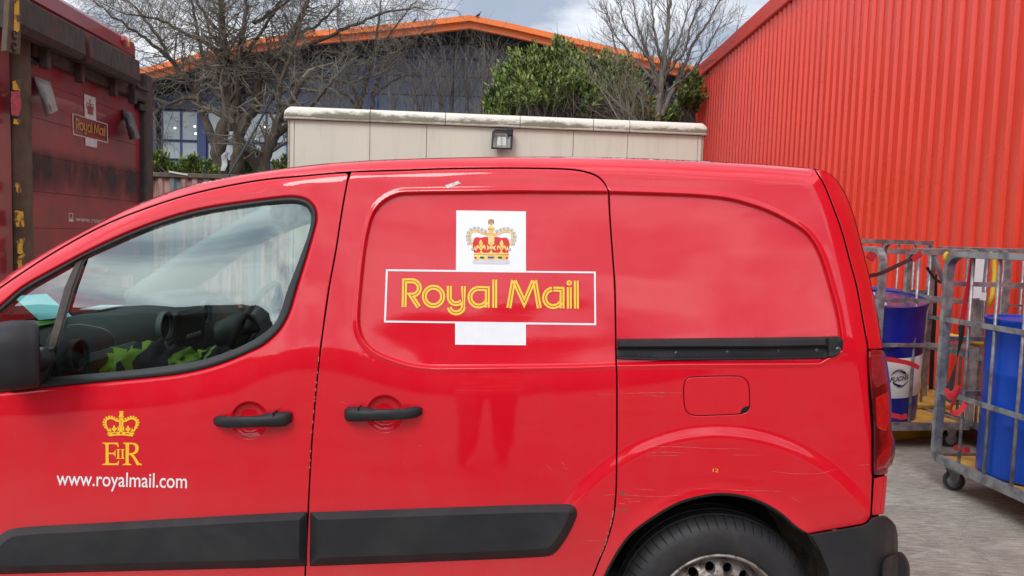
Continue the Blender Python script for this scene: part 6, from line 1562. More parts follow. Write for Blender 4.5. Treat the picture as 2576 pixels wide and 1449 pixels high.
# ------------------------------------------------------------------ bare trees
M_BARK = mat('bark', (0.095, 0.076, 0.054), 0.95, col2=(0.045, 0.034, 0.024), mixscale=9, mixlo=0.35, mixhi=0.65, var=0.2, scale=30, stretch=(1, 1, 0.3))
M_BARKL = mat('bark_pale', (0.15, 0.138, 0.115), 0.95, var=0.3, scale=20, stretch=(1, 1, 0.3))
M_TWIG = mat('twig', (0.160, 0.138, 0.106), 0.9, var=0.35, scale=1.5)
M_TWIG2 = mat('twig_brown', (0.150, 0.126, 0.100), 0.9, var=0.35, scale=1.5)
def rvec(r): return Vector((r.gauss(0, 1), r.gauss(0, 1), r.gauss(0, 1)))
def grow(mb, r, p, d, L, rad, depth, maxd, up, wander, kids, spread, segl):
    n = max(3, int(L / segl)); pts = [p]; rads = [rad]; q = p.copy(); dd = d.normalized()
    for i in range(n):
        dd = (dd + rvec(r) * wander + Vector((0, 0, up))).normalized(); q = q + dd * (L / n); pts.append(q.copy()); rads.append(rad * (1 - 0.62 * (i + 1) / n))
    mb.tube(pts, rads, 6 if rad > 0.04 else (4 if rad > 0.012 else 3), caps=False)
    if depth < maxd:
        k = kids[min(depth, len(kids) - 1)]
        for j in range(k):
            t = 0.22 + 0.78 * (j + r.random()) / k; i = min(n - 1, int(t * n)); pp = pts[i].lerp(pts[i + 1], t * n - i if t * n - i <= 1 else 1)
            base = (pts[i + 1] - pts[i]).normalized(); side = base.cross(rvec(r)).normalized()
            nd = (base * (1 - spread * 0.45) + side * spread * r.uniform(0.7, 1.25)).normalized()
            grow(mb, r, pp, nd, L * r.uniform(0.42, 0.68) * (1.05 - 0.4 * t), max(0.0030, rads[i] * r.uniform(0.40, 0.62)), depth + 1, maxd, up, wander * 1.1, kids, spread, segl)
def tree(label, Y, limbs, seed, m_tw, maxd=3, up=0.02, wander=0.16, kids=(7, 5, 4), spread=0.9, reach=0.55, group=None, name='bare_tree', depthvar=0.8, trunk_r=None, density=1.0, tmin=0.3, bark=None):
    """limbs: list of (picture polyline, start radius, end radius) laid at distance Y (with some real depth)"""
    r = random.Random(seed); b0 = at(*limbs[0][0][0], Y); t = thing(name, label, 'tree', (b0[0], Y, 0), group)
    for li, (line, ra, rb) in enumerate(limbs):
        P = resample(spline(line, k=6), 14, closed=False); n = len(P); dz = r.uniform(-depthvar, depthvar) if li else 0
        pts = [Vector([float(c) for c in at(u, v, Y + dz * (i / n))]) + rvec(r) * 0.012 for i, (u, v) in enumerate(P)]
        rads = [ra + (rb - ra) * (i / (n - 1)) for i in range(n)]
        if li < 1 or ra > 0.9 * limbs[0][1]:
            g0 = pts[0].copy(); g0.z = -0.1; pts = [g0] + pts; rads = [ra * 1.1] + rads
        mb = MB(); mb.tube(pts, rads, 9 if ra > 0.05 else 6, caps=False); mb.build('trunk' if li == 0 else 'limb', bark or M_BARK, t, smooth=True)
        mb = MB(); K = int(kids[0] * density * len(pts) / 10 + 3)
        for j in range(K):
            tt = tmin + (1 - tmin) * (j + r.random()) / K; f = tt * (len(pts) - 1); i = min(len(pts) - 2, int(f)); pp = pts[i].lerp(pts[i + 1], f - i)
            base = (pts[i + 1] - pts[i]).normalized(); side = base.cross(rvec(r)).normalized(); nd = (base * 0.55 + side * spread).normalized()
            grow(mb, r, pp, nd, reach * r.uniform(0.55, 1.2) * Y / 15, max(0.006, rads[i] * 0.28), 1, maxd, up, wander, kids, spread, 0.16)
        grow(mb, r, pts[-1], (pts[-1] - pts[-2]).normalized(), reach * 1.1, rb, 1, maxd, up, wander, kids, spread, 0.16)
        o = mb.build('twigs', m_tw, t); o['kind'] = 'stuff'
    return t
tree('big leafless tree with thick forked trunk behind the container', 15.0, [
    ([(556, 470), (556, 420), (548, 380), (562, 320), (575, 250), (570, 170), (560, 90), (555, -20)], 0.17, 0.05),
    ([(560, 430), (540, 360), (515, 300), (505, 250), (470, 200), (430, 150), (395, 90), (340, 20)], 0.095, 0.022),
    ([(592, 440), (600, 370), (606, 320), (640, 270), (650, 210), (690, 150), (735, 90), (770, 10), (790, -40)], 0.135, 0.035),
    ([(575, 330), (595, 250), (600, 160), (612, 80), (620, -10)], 0.09, 0.03),
    ([(606, 320), (590, 280), (570, 230), (520, 170), (500, 90), (480, 0)], 0.06, 0.02),
    ([(700, 140), (760, 120), (830, 90), (900, 60), (980, 30), (1060, 20)], 0.05, 0.012),
    ([(640, 270), (700, 240), (760, 200), (820, 195), (880, 210), (940, 190)], 0.05, 0.012),
    ([(505, 250), (460, 250), (410, 270), (380, 300), (350, 330)], 0.035, 0.008),
    ([(560, 150), (520, 110), (460, 80), (400, 50), (300, 30)], 0.05, 0.012),
    ([(640, 60), (700, 20), (760, -20)], 0.04, 0.012), ([(430, 150), (370, 100), (300, 50), (235, 5)], 0.045, 0.010), ([(600, 160), (650, 90), (690, 30), (715, -40)], 0.045, 0.012), ([(560, 90), (510, 30), (480, -40)], 0.04, 0.012), ([(735, 90), (800, 60), (850, 10), (870, -40)], 0.04, 0.010)], 11, M_TWIG, kids=(8, 6, 4), reach=0.85, density=2.1, up=0.004, wander=0.20, tmin=0.36)
tree('second bare tree leaning over the left end of the cabin', 14.2, [
    ([(672, 470), (660, 425), (668, 390), (690, 340), (705, 290), (740, 240), (765, 200)], 0.15, 0.05),
    ([(655, 430), (620, 380), (600, 340), (585, 310)], 0.10, 0.04),
    ([(690, 340), (720, 320), (760, 290), (800, 250), (840, 200)], 0.07, 0.02),
    ([(668, 390), (700, 370), (735, 355), (770, 340)], 0.04, 0.012),
    ([(705, 290), (700, 240), (715, 180), (740, 120), (760, 40)], 0.06, 0.015)], 23, M_TWIG, kids=(7, 5, 3), reach=0.6, density=1.3, wander=0.20)
tree('slender multi stemmed bare tree behind the cabin roof, left of the shrubs', 16.0, [
    ([(900, 300), (905, 260), (915, 220), (930, 170), (945, 110), (955, 40), (960, -20)], 0.06, 0.012),
    ([(902, 290), (890, 230), (870, 180), (860, 120), (850, 60)], 0.04, 0.01),
    ([(935, 290), (940, 230), (960, 180), (990, 140), (1040, 100), (1090, 60)], 0.05, 0.01),
    ([(905, 270), (870, 240), (830, 210), (780, 190)], 0.03, 0.008),
    ([(940, 240), (980, 210), (1020, 190), (1060, 180)], 0.03, 0.008),
    ([(955, 120), (1000, 60), (1040, 10), (1070, -30)], 0.025, 0.006)], 31, M_TWIG, kids=(6, 5, 3), reach=0.6, density=1.2, wander=0.17, up=0.03)
tree('tall bare poplar with upswept branches between laurel and red wall', 15.5, [
    ([(1650, 310), (1660, 250), (1668, 170), (1680, 80), (1690, -30)], 0.075, 0.03),
    ([(1665, 290), (1690, 230), (1715, 180), (1745, 110), (1790, 40), (1815, -10)], 0.055, 0.012),
    ([(1660, 240), (1640, 170), (1620, 110), (1600, 50), (1590, -20)], 0.045, 0.012),
    ([(1625, 290), (1595, 210), (1560, 150), (1540, 90), (1530, 40)], 0.035, 0.008),
    ([(1672, 190), (1720, 130), (1740, 60), (1765, 0)], 0.035, 0.01), ([(1665, 200), (1700, 120), (1735, 20), (1750, -20)], 0.035, 0.01),
    ([(1668, 180), (1650, 100), (1640, 20), (1636, -20)], 0.035, 0.01),
    ([(1680, 230), (1740, 180), (1780, 120), (1815, 50)], 0.03, 0.008),
    ([(1640, 200), (1590, 140), (1545, 80), (1520, 20)], 0.03, 0.008), ([(1650, 170), (1610, 120), (1570, 60), (1560, -10)], 0.03, 0.008)], 47, M_TWIG2, kids=(7, 5, 3), reach=0.50, density=1.7, up=0.10, wander=0.09, spread=0.45, tmin=0.12, bark=M_BARKL)
tree('thin bare tree top showing above the warehouse eaves', 21.0, [([(1800, 260), (1840, 190), (1880, 130), (1900, 90)], 0.035, 0.01), ([(1870, 200), (1930, 90), (1960, 30), (1975, -20)], 0.035, 0.01), ([(1860, 150), (1850, 100), (1858, 60)], 0.02, 0.008)], 53, M_TWIG2, kids=(5, 3, 3), reach=0.45, up=0.06, wander=0.13, density=0.7)
# thicket of upright bare stems in front of the hall
def thicket(label, Y, spec, seed, m_, wander=0.08, up=0.10):
    r = random.Random(seed); c = at(spec[0][0], 290, Y); t = thing('bare_shrub', label, 'shrub', (c[0], Y, 0)); mb = MB()
    for (u0, u1, vb, vt, n) in spec:
        for i in range(n):
            u = r.uniform(u0, u1); b = Vector([float(q) for q in at(u, vb, Y + r.uniform(-0.5, 0.5))]); b.z -= 0.3
            tp = Vector([float(q) for q in at(u + r.gauss(0, 12), vt + abs(r.gauss(0, 45)), Y + r.uniform(-0.5, 0.5))])
            L = (tp - b).length; grow(mb, r, b, (tp - b).normalized(), L, r.uniform(0.012, 0.022), 1, 3, up * 0.3, wander, (5, 6, 3), 0.55, 0.22)
    o = mb.build('stems', m_, t); o['kind'] = 'stuff'; return t
thicket('thicket of upright brown stems before the dark blue hall wall', 18.0, [(1040, 1130, 300, 120, 16), (1130, 1240, 300, 105, 26), (1240, 1300, 300, 150, 14), (980, 1060, 300, 190, 10)], 61, M_TWIG2)
r_ = random.Random(5)
t = thing('bare_shrub', 'grey leafless shrub fanning out in front of the laurel', 'shrub', tuple(at(1600, 320, 13.6)[:2]) + (0,)); mb = MB()
for i in range(34):
    a = at(r_.uniform(1560, 1640), 330, 13.6 + r_.uniform(-0.4, 0.2)); b = at(r_.uniform(1440, 1640), r_.uniform(115, 300), 13.4 + r_.uniform(-0.5, 0.3)); a = Vector([float(q) for q in a]); b = Vector([float(q) for q in b])
    grow(mb, r_, a, (b - a).normalized(), (b - a).length, r_.uniform(0.008, 0.015), 1, 3, 0.03, 0.09, (5, 5, 3), 0.55, 0.16)
mb.build('stems', M_TWIG, t)['kind'] = 'stuff'

# ------------------------------------------------------------------ evergreen leaves
M_LEAF = mat('laurel_leaf', (0.110, 0.160, 0.030), 0.38, spec=0.5, var=0.45, scale=2.2)
M_LEAFY = mat('laurel_leaf_light', (0.21, 0.27, 0.055), 0.38, spec=0.5, var=0.35, scale=2.2)
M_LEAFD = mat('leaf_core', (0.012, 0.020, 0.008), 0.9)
def shoots(mb, mbl, r, p, d, L, size, n):
    """a shoot: stem direction with leaves set round it, pointing up"""
    d = d.normalized(); x = d.orthogonal().normalized(); y = d.cross(x)
    for i in range(n):
        a = i * 2.4 + r.uniform(0, 1); t = (i + 0.5) / n; b = p + d * (L * t); o = (x * math.cos(a) + y * math.sin(a)); k = r.uniform(0.35, 0.9) * (1.1 - 0.6 * t)
        ld = (d * (0.30 + 0.6 * t) + o * k * 1.2 + Vector((0, 0, 0.1))).normalized(); s = size * r.uniform(0.55, 1.25); w = ld.cross(o + d * 0.01).normalized() * s * 0.22
        nn = w.cross(ld).normalized() * s * 0.03
        m_ = mbl if (t > 0.72 and r.random() < 0.5) else mb
        m_.add([b, b + ld * s * 0.35 + w + nn, b + ld * s * 0.75 + w * 0.8 + nn, b + ld * s - nn * 2, b + ld * s * 0.75 - w * 0.8 + nn, b + ld * s * 0.35 - w + nn, b + ld * s * 0.5 - nn], [(0, 1, 6), (1, 2, 6), (2, 3, 6), (3, 4, 6), (4, 5, 6), (5, 0, 6)])
def bush(name, label, cat, Y, outline, seed, n, size=0.115, depth=1.1, hull=0.5, thick=0.6, L=(0.25, 0.5), group=None):
    r = random.Random(seed); P = np.array(outline, float); lo, hi = P.min(0), P.max(0); c = at((lo[0] + hi[0]) / 2, hi[1], Y)
    t = thing(name, label, cat, (c[0], Y, 0), group); mb, mbl, st = MB(), MB(), MB(); k = 0
    while k < n:
        u, v = r.uniform(lo[0], hi[0]), r.uniform(lo[1], hi[1])
        if not inside(np.array([[u, v]]), P)[0]: continue
        dd = float(segdist(np.array([[u, v]]), P, True)[0])
        if dd < 45 and mnoise.noise(Vector((u * 0.045, v * 0.045, seed * 3.1))) < -0.08 and r.random() < 0.85: k += 0.6; continue
        y = Y - min(depth, dd / 60 * depth) * r.uniform(0.2, 1.0) + 0.25 * mnoise.noise(Vector((u * 0.02, v * 0.02, seed))) * 2
        p = Vector([float(q) for q in at(u, v, y)])
        d = Vector((r.gauss(0, 0.35) + (u - (lo[0] + hi[0]) / 2) / (hi[0] - lo[0]) * 0.5, -0.35 + r.gauss(0, 0.3), 0.9 + r.gauss(0, 0.2)))
        LL = r.uniform(*L); shoots(mb, mbl, r, p, d, LL, size, r.randint(7, 11)); st.tube([p - d.normalized() * 0.3, p + d.normalized() * LL], 0.005, 3, caps=False); k += 1
    mb.build('foliage', M_LEAF, t)['kind'] = 'stuff'; mbl.build('young_leaves', M_LEAFY, t)['kind'] = 'stuff'; st.build('shoots', M_TWIG2, t)['kind'] = 'stuff'
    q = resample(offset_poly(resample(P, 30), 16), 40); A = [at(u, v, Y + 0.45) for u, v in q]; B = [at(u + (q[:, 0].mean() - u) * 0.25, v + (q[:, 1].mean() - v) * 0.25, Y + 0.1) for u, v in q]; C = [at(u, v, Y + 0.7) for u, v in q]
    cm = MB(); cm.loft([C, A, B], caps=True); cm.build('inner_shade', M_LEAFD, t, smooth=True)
    tr_ = MB(); tr_.tube([(c[0], Y + 0.2, -0.1), (c[0] + 0.05, Y + 0.2, 1.2), tuple(at((lo[0] + hi[0]) / 2, (lo[1] + hi[1]) / 2, Y + 0.3))], [0.09, 0.07, 0.03], 7); tr_.build('trunk', M_BARK, t)
    return t
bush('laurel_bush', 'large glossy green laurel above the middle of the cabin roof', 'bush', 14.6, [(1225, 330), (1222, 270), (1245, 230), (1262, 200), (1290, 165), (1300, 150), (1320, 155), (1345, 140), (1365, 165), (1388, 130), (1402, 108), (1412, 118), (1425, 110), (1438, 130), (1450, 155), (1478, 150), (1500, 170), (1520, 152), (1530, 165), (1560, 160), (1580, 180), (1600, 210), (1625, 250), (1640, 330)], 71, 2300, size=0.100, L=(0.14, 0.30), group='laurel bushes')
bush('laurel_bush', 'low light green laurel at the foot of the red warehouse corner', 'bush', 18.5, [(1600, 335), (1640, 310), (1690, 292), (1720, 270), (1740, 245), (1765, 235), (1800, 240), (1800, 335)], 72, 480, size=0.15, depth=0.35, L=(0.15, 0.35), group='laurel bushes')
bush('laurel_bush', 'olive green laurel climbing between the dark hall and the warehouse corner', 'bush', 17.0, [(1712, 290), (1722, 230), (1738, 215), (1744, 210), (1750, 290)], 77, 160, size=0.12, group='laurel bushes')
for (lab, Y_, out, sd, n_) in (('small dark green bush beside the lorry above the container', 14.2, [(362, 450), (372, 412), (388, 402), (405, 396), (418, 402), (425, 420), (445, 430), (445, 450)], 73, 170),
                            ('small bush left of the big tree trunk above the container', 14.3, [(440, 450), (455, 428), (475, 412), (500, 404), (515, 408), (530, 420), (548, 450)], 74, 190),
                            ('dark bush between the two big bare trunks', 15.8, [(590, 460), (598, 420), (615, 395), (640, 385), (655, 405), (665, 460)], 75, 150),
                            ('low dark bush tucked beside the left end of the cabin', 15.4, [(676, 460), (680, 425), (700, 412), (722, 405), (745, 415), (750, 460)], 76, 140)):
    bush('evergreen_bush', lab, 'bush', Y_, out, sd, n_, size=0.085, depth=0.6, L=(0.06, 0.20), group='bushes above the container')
# overhead cable, pigeons, litter in the tree
mb = MB(); P = [at(575, 442, 12.6), at(640, 330, 13.2), at(690, 235, 14.0), at(728, 172, 14.8), at(752, 128, 15.2)]
g0 = np.array(at(575, 442, 12.6)); g0 = g0 + (g0 - np.array(P[1])) * 0.9
mb.tube([g0] + P, 0.019, 6); tag(mb.build('stay_cable', M_FLB, None, smooth=True), 'black cable rising at a slant past the bare tree trunks', 'cable')
def pigeon(label, u, v, s):
    c = at(u, v, BY - 0.05); t = thing('pigeon', label, 'bird', tuple(c), 'pigeons on the hall roof'); mb = MB(); rg = []
    m_ = mat('pigeon_dark', (0.03, 0.03, 0.035), 0.8)
    for x, z, rr in ((-0.30, -0.10, 0.02), (-0.18, -0.02, 0.06), (-0.05, 0.03, 0.11), (0.06, 0.10, 0.10), (0.10, 0.20, 0.055), (0.12, 0.27, 0.05), (0.15, 0.31, 0.045), (0.18, 0.31, 0.02)):
        rg.append([(c[0] + s * x, c[1] + s * rr * math.cos(a), c[2] + s * (z + 0.16 + rr * math.sin(a))) for a in np.linspace(0, 2 * math.pi, 11)[:-1]])
    mb.loft(rg, caps=True); mb.build('body', m_, t, smooth=True)
    mb = MB(); mb.tube([(c[0] + s * 0.17, c[1], c[2] + s * 0.46), (c[0] + s * 0.24, c[1], c[2] + s * 0.44)], [0.012 * s, 0.003], 5); mb.build('beak', m_, t)
    for q in (-0.03, 0.03): mb = MB(); mb.tube([(c[0], c[1] + q, c[2] + s * 0.08), (c[0], c[1] + q, c[2] - 0.01)], 0.012 * s, 5); mb.build('leg', m_, t)
pigeon('dark pigeon on the hall roof just right of the peak', 1205, 44, 0.6); pigeon('dark pigeon on the hall roof left of the peak, behind twigs', 1045, 56, 0.5)
def rag(name, label, pts, m_, w, seed):
    mb = MB(); r = random.Random(seed); P = [Vector([float(q) for q in p]) for p in pts]; A, B = [], []
    for i, p in enumerate(P): k = w * (0.4 + 0.8 * math.sin(math.pi * (i + 0.6) / (len(P) + 0.4))); A.append(p + Vector((-k / 2 + r.uniform(-k, k) * 0.15, r.uniform(-0.05, 0.05), 0))); B.append(p + Vector((k / 2, r.uniform(-0.05, 0.05), 0)))
    mid = [(a + b) / 2 + Vector((0, -0.03, 0)) for a, b in zip(A, B)]; mb.loft([A, mid, B], close=False); mb.loft([[q + Vector((0, 0.006, 0)) for q in L_] for L_ in (A, mid, B)], close=False); return tag(mb.build(name, m_, None, smooth=True), label, 'litter')
rag('torn_sheeting', 'torn pale plastic sheeting snagged on the big tree trunk', [at(572, 384, 14.6), at(566, 392, 14.6), at(562, 402, 14.6), at(566, 415, 14.6), at(562, 430, 14.6)], mat('plastic_rag', (0.50, 0.50, 0.49), 0.7), 0.10, 4)

# ------------------------------------------------------------------ roll cages, drums, straps
M_DRUM = mat('drum_blue', (0.004, 0.060, 0.42), 0.34, spec=0.5, var=0.10, scale=3, col2=(0.010, 0.030, 0.22), mixscale=2.2, mixlo=0.55, mixhi=0.8)
M_DRUMD = mat('drum_navy', (0.006, 0.010, 0.20), 0.28, spec=0.5, var=0.15, scale=3)
M_DRUMW = mat('drum_white', (0.62, 0.60, 0.60), 0.4, var=0.08, scale=6)
M_RUSTS = mat('rust_scuff', (0.10, 0.07, 0.035), 0.9, var=0.3, scale=20)
M_PLY = mat('ply_yellow', (0.60, 0.36, 0.060), 0.65, col2=(0.40, 0.21, 0.05), mixscale=5, mixlo=0.40, mixhi=0.66, var=0.15, scale=14)
M_PYEL = mat('pallet_yellow', (0.62, 0.42, 0.03), 0.6, var=0.2, scale=6)
M_STRAPR = mat('strap_red', (0.45, 0.012, 0.022), 0.75, var=0.15, scale=40)
M_STRAPB = mat('strap_black', (0.010, 0.010, 0.011), 0.8)
def caster(t, x, y, z_top, rot, swivel=True, rr=0.062):
    mb = MB(); mb.lathe([(0, -0.018), (rr * 0.72, -0.018), (rr * 0.74, -0.016), (rr * 0.97, -0.016), (rr, -0.010), (rr, 0.010), (rr * 0.97, 0.016), (rr * 0.74, 0.016), (rr * 0.72, 0.018), (0, 0.018)], (0, 0, 0), 'Y', 28, rot=Matrix.Rotation(rot, 3, 'Z'))
    mb.v = [(a + x, b + y, c + rr) for a, b, c in mb.v]; w = mb.build('caster_tyre', M_TYRE, t, smooth=True, angle=40)
    mb = MB(); mb.lathe([(0, -0.0195), (rr * 0.66, -0.0195), (rr * 0.70, -0.014)], (0, 0, 0), 'Y', 24, rot=Matrix.Rotation(rot, 3, 'Z')); mb.lathe([(0, 0.0195), (rr * 0.66, 0.0195), (rr * 0.70, 0.014)], (0, 0, 0), 'Y', 24, rot=Matrix.Rotation(rot, 3, 'Z'))
    mb.v = [(a + x, b + y, c + rr) for a, b, c in mb.v]; mb.build('caster_hub', M_STEEL, w, smooth=True)
    R = Matrix.Rotation(rot, 3, 'Z'); mb = MB()
    for s_ in (-0.027, 0.027):
        V = [R @ Vector((px, s_ + q, pz)) + Vector((x, y, 0)) for q in (-0.0015, 0.0015) for px, pz in ((-0.012, rr - 0.015), (0.012, rr - 0.015), (0.035, z_top - 0.012), (-0.030 - 0.02, z_top - 0.012))]
        mb.add(V, [(0, 1, 2, 3), (7, 6, 5, 4), (0, 4, 5, 1), (1, 5, 6, 2), (2, 6, 7, 3), (3, 7, 4, 0)])
    mb.box(R @ Vector((-0.01, 0, z_top - 0.008)) + Vector((x, y, 0)), (0.085, 0.075, 0.010), rot=R)
    mb.tube([R @ Vector((0, -0.032, rr)) + Vector((x, y, 0)), R @ Vector((0, 0.032, rr)) + Vector((x, y, 0))], 0.008, 8)
    mb.build('caster_fork', M_STEEL, w)
def cage(label, org, ex, ey, W_, D_, Ht, seed=0, post=0.036, zb=0.185, nb=3, group='steel roll cages against the warehouse', mid=(0.62, 1.06), front=False, skip_left=False):
    """roll cage: base frame with deck, two side frames of bent tube with bars and rails"""
    ex, ey = Vector((ex[0], ex[1], 0)).normalized(), Vector((ey[0], ey[1], 0)).normalized(); O = Vector((org[0], org[1], 0)); t = thing('roll_cage', label, 'roll cage', tuple(O), group)
    def P(a, b, z): return O + ex * a + ey * b + Vector((0, 0, z))
    def bar(name, pts, w=None, rr=None, par=None): 
        mb = MB(); mb.tube(pts, rr or 0.009, 10, flat=w); return mb.build(name, M_STEEL, par or t, smooth=rr is not None)
    bar('base_rail', [P(0, 0, zb), P(W_, 0, zb)], (0.030, 0.055)); bar('base_rail', [P(0, D_, zb), P(W_, D_, zb)], (0.030, 0.055)); bar('base_rail', [P(0, 0.02, zb), P(0, D_ - 0.02, zb)], (0.030, 0.055)); bar('base_rail', [P(W_, 0.02, zb), P(W_, D_ - 0.02, zb)], (0.030, 0.055))
    mb = MB(); V = [P(0.02, 0.02, zb + 0.012), P(W_ - 0.02, 0.02, zb + 0.012), P(W_ - 0.02, D_ - 0.02, zb + 0.012), P(0.02, D_ - 0.02, zb + 0.012)]; mb.loft([[v + Vector((0, 0, -0.02)) for v in V], V], caps=True); mb.build('deck', M_PLY, t)
    for a, b in ((0.07, 0.09), (W_ - 0.07, 0.09), (0.07, D_ - 0.09), (W_ - 0.07, D_ - 0.09)): 
        c = P(a, b, 0); caster(t, c.x, c.y, zb - 0.02, random.Random(seed + int(a * 100 + b * 10)).uniform(-0.5, 0.5))
    for side, a in (('l', 0.0), ('r', W_)):
        if side == 'l' and skip_left: continue
        arcp = lambda cb, sgn: [P(a, cb + sgn * (0.10 - 0.10 * math.cos(q)), Ht - 0.10 + 0.10 * math.sin(q)) for q in np.linspace(0, math.pi / 2, 7)]
        fr = [P(a, 0.0, zb)] + [P(a, 0.0, z) for z in (0.6, 1.0)] + arcp(0.0, 1) + arcp(D_, -1)[::-1] + [P(a, D_, 1.0), P(a, D_, zb)]
        f_ = bar('side_frame', fr, (post, post * 0.72))
        for k in range(1, nb + 1): b = D_ * k / (nb + 1); bar('upright', [P(a, b, zb), P(a, b, Ht - 0.01)], rr=0.0095)
        for z in mid: bar('cross_rail', [P(a - 0.012, 0.0, z), P(a - 0.012, D_, z)], (0.010, 0.030))
    return t, P, bar
# near cage: its left side runs towards the camera beyond the right edge
C1 = cage('nearest galvanised roll cage, holding the bright blue drum', (2.745, 4.655), (1.0, 0.14), (0.10, -1.0), 0.72, 0.84, 1.485, 1, mid=(0.615, 1.075), nb=3, post=0.050)
t1, P1, bar1 = C1
bar1('back_rail', [P1(0, 0, 1.30), P1(0.72, 0, 1.30)], (0.012, 0.03)); bar1('back_rail', [P1(0, 0, 0.95), P1(0.72, 0, 0.95)], (0.012, 0.03)); bar1('back_rail', [P1(0, 0, 0.6), P1(0.72, 0, 0.6)], (0.012, 0.03))
# middle cage with the logo drum
C2 = cage('middle galvanised roll cage with the white banded drum, close behind the van corner', (2.70, 5.40), (1.0, 0.16), (-0.16, 1.0), 0.80, 0.78, 1.50, 2, mid=(0.74, 1.12), nb=2, post=0.046)
t2, P2, bar2 = C2
for z in (0.80, 1.13): bar2('front_rail', [P2(0.0, -0.012, z), P2(0.80, -0.012, z)], (0.010, 0.030))
bar2('front_upright', [P2(0.30, 0, 0.185), P2(0.29, 0, 1.48)], rr=0.011); bar2('front_upright', [P2(0.56, 0, 0.185), P2(0.55, 0, 1.30)], rr=0.011)
bar2('front_top_rail', [P2(0.04, 0, 1.488), P2(0.80, 0, 1.488)], (0.030, 0.036)); bar2('front_brace', [P2(0.42, 0.01, 1.47), P2(0.52, 0.01, 1.25), P2(0.58, 0.01, 0.95)], (0.020, 0.035))
# rear cages
C3 = cage('rear roll cage half hidden by the van, with the back blue drum', (2.95, 6.55), (1.0, 0.10), (-0.10, 1.0), 0.80, 0.72, 1.56, 3, mid=(0.65, 1.10), nb=2, post=0.040)
t3, P3_, bar3 = C3
for z in (0.45, 0.75, 1.13): bar3('front_rail', [P3_(-0.35, 0, z), P3_(0.80, 0, z)], (0.010, 0.026))
bar3('front_top_rail', [P3_(-0.45, 0, 1.565), P3_(0.80, 0, 1.565)], (0.030, 0.036)); bar3('front_upright', [P3_(0.33, 0, 0.19), P3_(0.33, 0, 1.55)], rr=0.006)
C4 = cage('empty roll cage standing right against the red warehouse wall', (3.58, 5.35), (0.6, 0.16), (-0.12, 1.0), 0.55, 0.80, 1.52, 4, mid=(0.70, 0.95), nb=3, post=0.040)
t4, P4_, bar4 = C4
for z in (0.50, 0.70, 0.86, 1.00, 1.12, 1.25): bar4('front_rail', [P4_(0.0, 0, z), P4_(0.55, 0, z)], (0.008, 0.014))
# drums
def drum(label, c, R_, Hd, m_top, band=None, tilt=None, m_lid=None, open_rim=True, bung=()):
    t = thing('drum', label, 'drum', tuple(c), 'blue drums in the cages'); M = tilt or Matrix.Identity(3); C = Vector(c)
    def lat(prof, m_, name, par=None, n=64):
        mb = MB(); mb.lathe(prof, (0, 0, 0), 'Z', n); mb.v = [tuple(M @ Vector(p) + C) for p in mb.v]; return mb.build(name, m_, par or t, smooth=True, angle=45)
    body = [(0, 0.0), (R_ * 0.93, 0.0), (R_ * 0.985, 0.012), (R_ * 0.99, 0.05), (R_ * 0.985, Hd * 0.33), (R_, Hd * 0.345), (R_ * 0.985, Hd * 0.36)]
    body += [(R_ * 0.985, Hd * 0.64), (R_, Hd * 0.655), (R_ * 0.985, Hd * 0.67), (R_ * 0.985, Hd * 0.93), (R_ * 1.0, Hd * 0.95), (R_ * 1.02, Hd - 0.015), (R_ * 1.035, Hd - 0.006), (R_ * 1.03, Hd), (R_ * 0.985, Hd), (R_ * 0.975, Hd - 0.012)]
    lat(body, m_top, 'barrel')
    lat([(R_ * 0.975, Hd - 0.012), (R_ * 0.90, Hd - 0.014), (R_ * 0.3, Hd - 0.008), (0, Hd - 0.007)], m_lid or m_top, 'lid')
    if band: lat([(R_ * 0.992, Hd * band[0]), (R_ * 0.996, Hd * band[0] + 0.003), (R_ * 0.996, Hd * 0.345 - 0.02), (R_ * 1.008, Hd * 0.345), (R_ * 0.996, Hd * 0.345 + 0.02), (R_ * 0.996, Hd * band[1] - 0.003), (R_ * 0.992, Hd * band[1])], M_DRUMW, 'white_band')
    for bx, by, br, mm in bung:
        mb = MB(); mb.lathe([(0, 0.016), (br * 0.8, 0.015), (br, 0.004), (br, 0.0)], (bx, by, Hd - 0.010), 'Z', 20); mb.v = [tuple(M @ Vector(p) + C) for p in mb.v]; mb.build('bung', mm, t, smooth=True)
    return t, (lambda a, z, off=0.003: tuple(M @ Vector(((R_ + off) * math.sin(a), -(R_ + off) * math.cos(a), z)) + C))
d1, s1_ = drum('bright blue drum filling the nearest cage at the right edge', (3.095, 4.27, 0.20), 0.29, 0.925, M_DRUM)
tl = Matrix.Rotation(math.radians(9), 3, 'X') @ Matrix.Rotation(math.radians(-3), 3, 'Y')
M_LIDP = mat('drum_lid_purple', (0.06, 0.05, 0.16), 0.22, coat=0.5, var=0.3, scale=4)
M_CAPW = mat('bung_white', (0.7, 0.7, 0.7), 0.4)
d2, s2_ = drum('dark blue drum with white lettered band, tilted in the middle cage', (2.92, 5.80, 0.21), 0.285, 0.93, M_DRUMD, band=(0.24, 0.58), tilt=tl, m_lid=M_LIDP, bung=((-0.04, 0.17, 0.035, M_CAPW), (-0.12, -0.14, 0.055, M_CAPW)))
d3, s3_ = drum('blue drum standing furthest back, showing only its top', (3.32, 6.95, 0.21), 0.29, 0.92, M_DRUM, bung=((0.05, 0.15, 0.03, M_CAPW),))
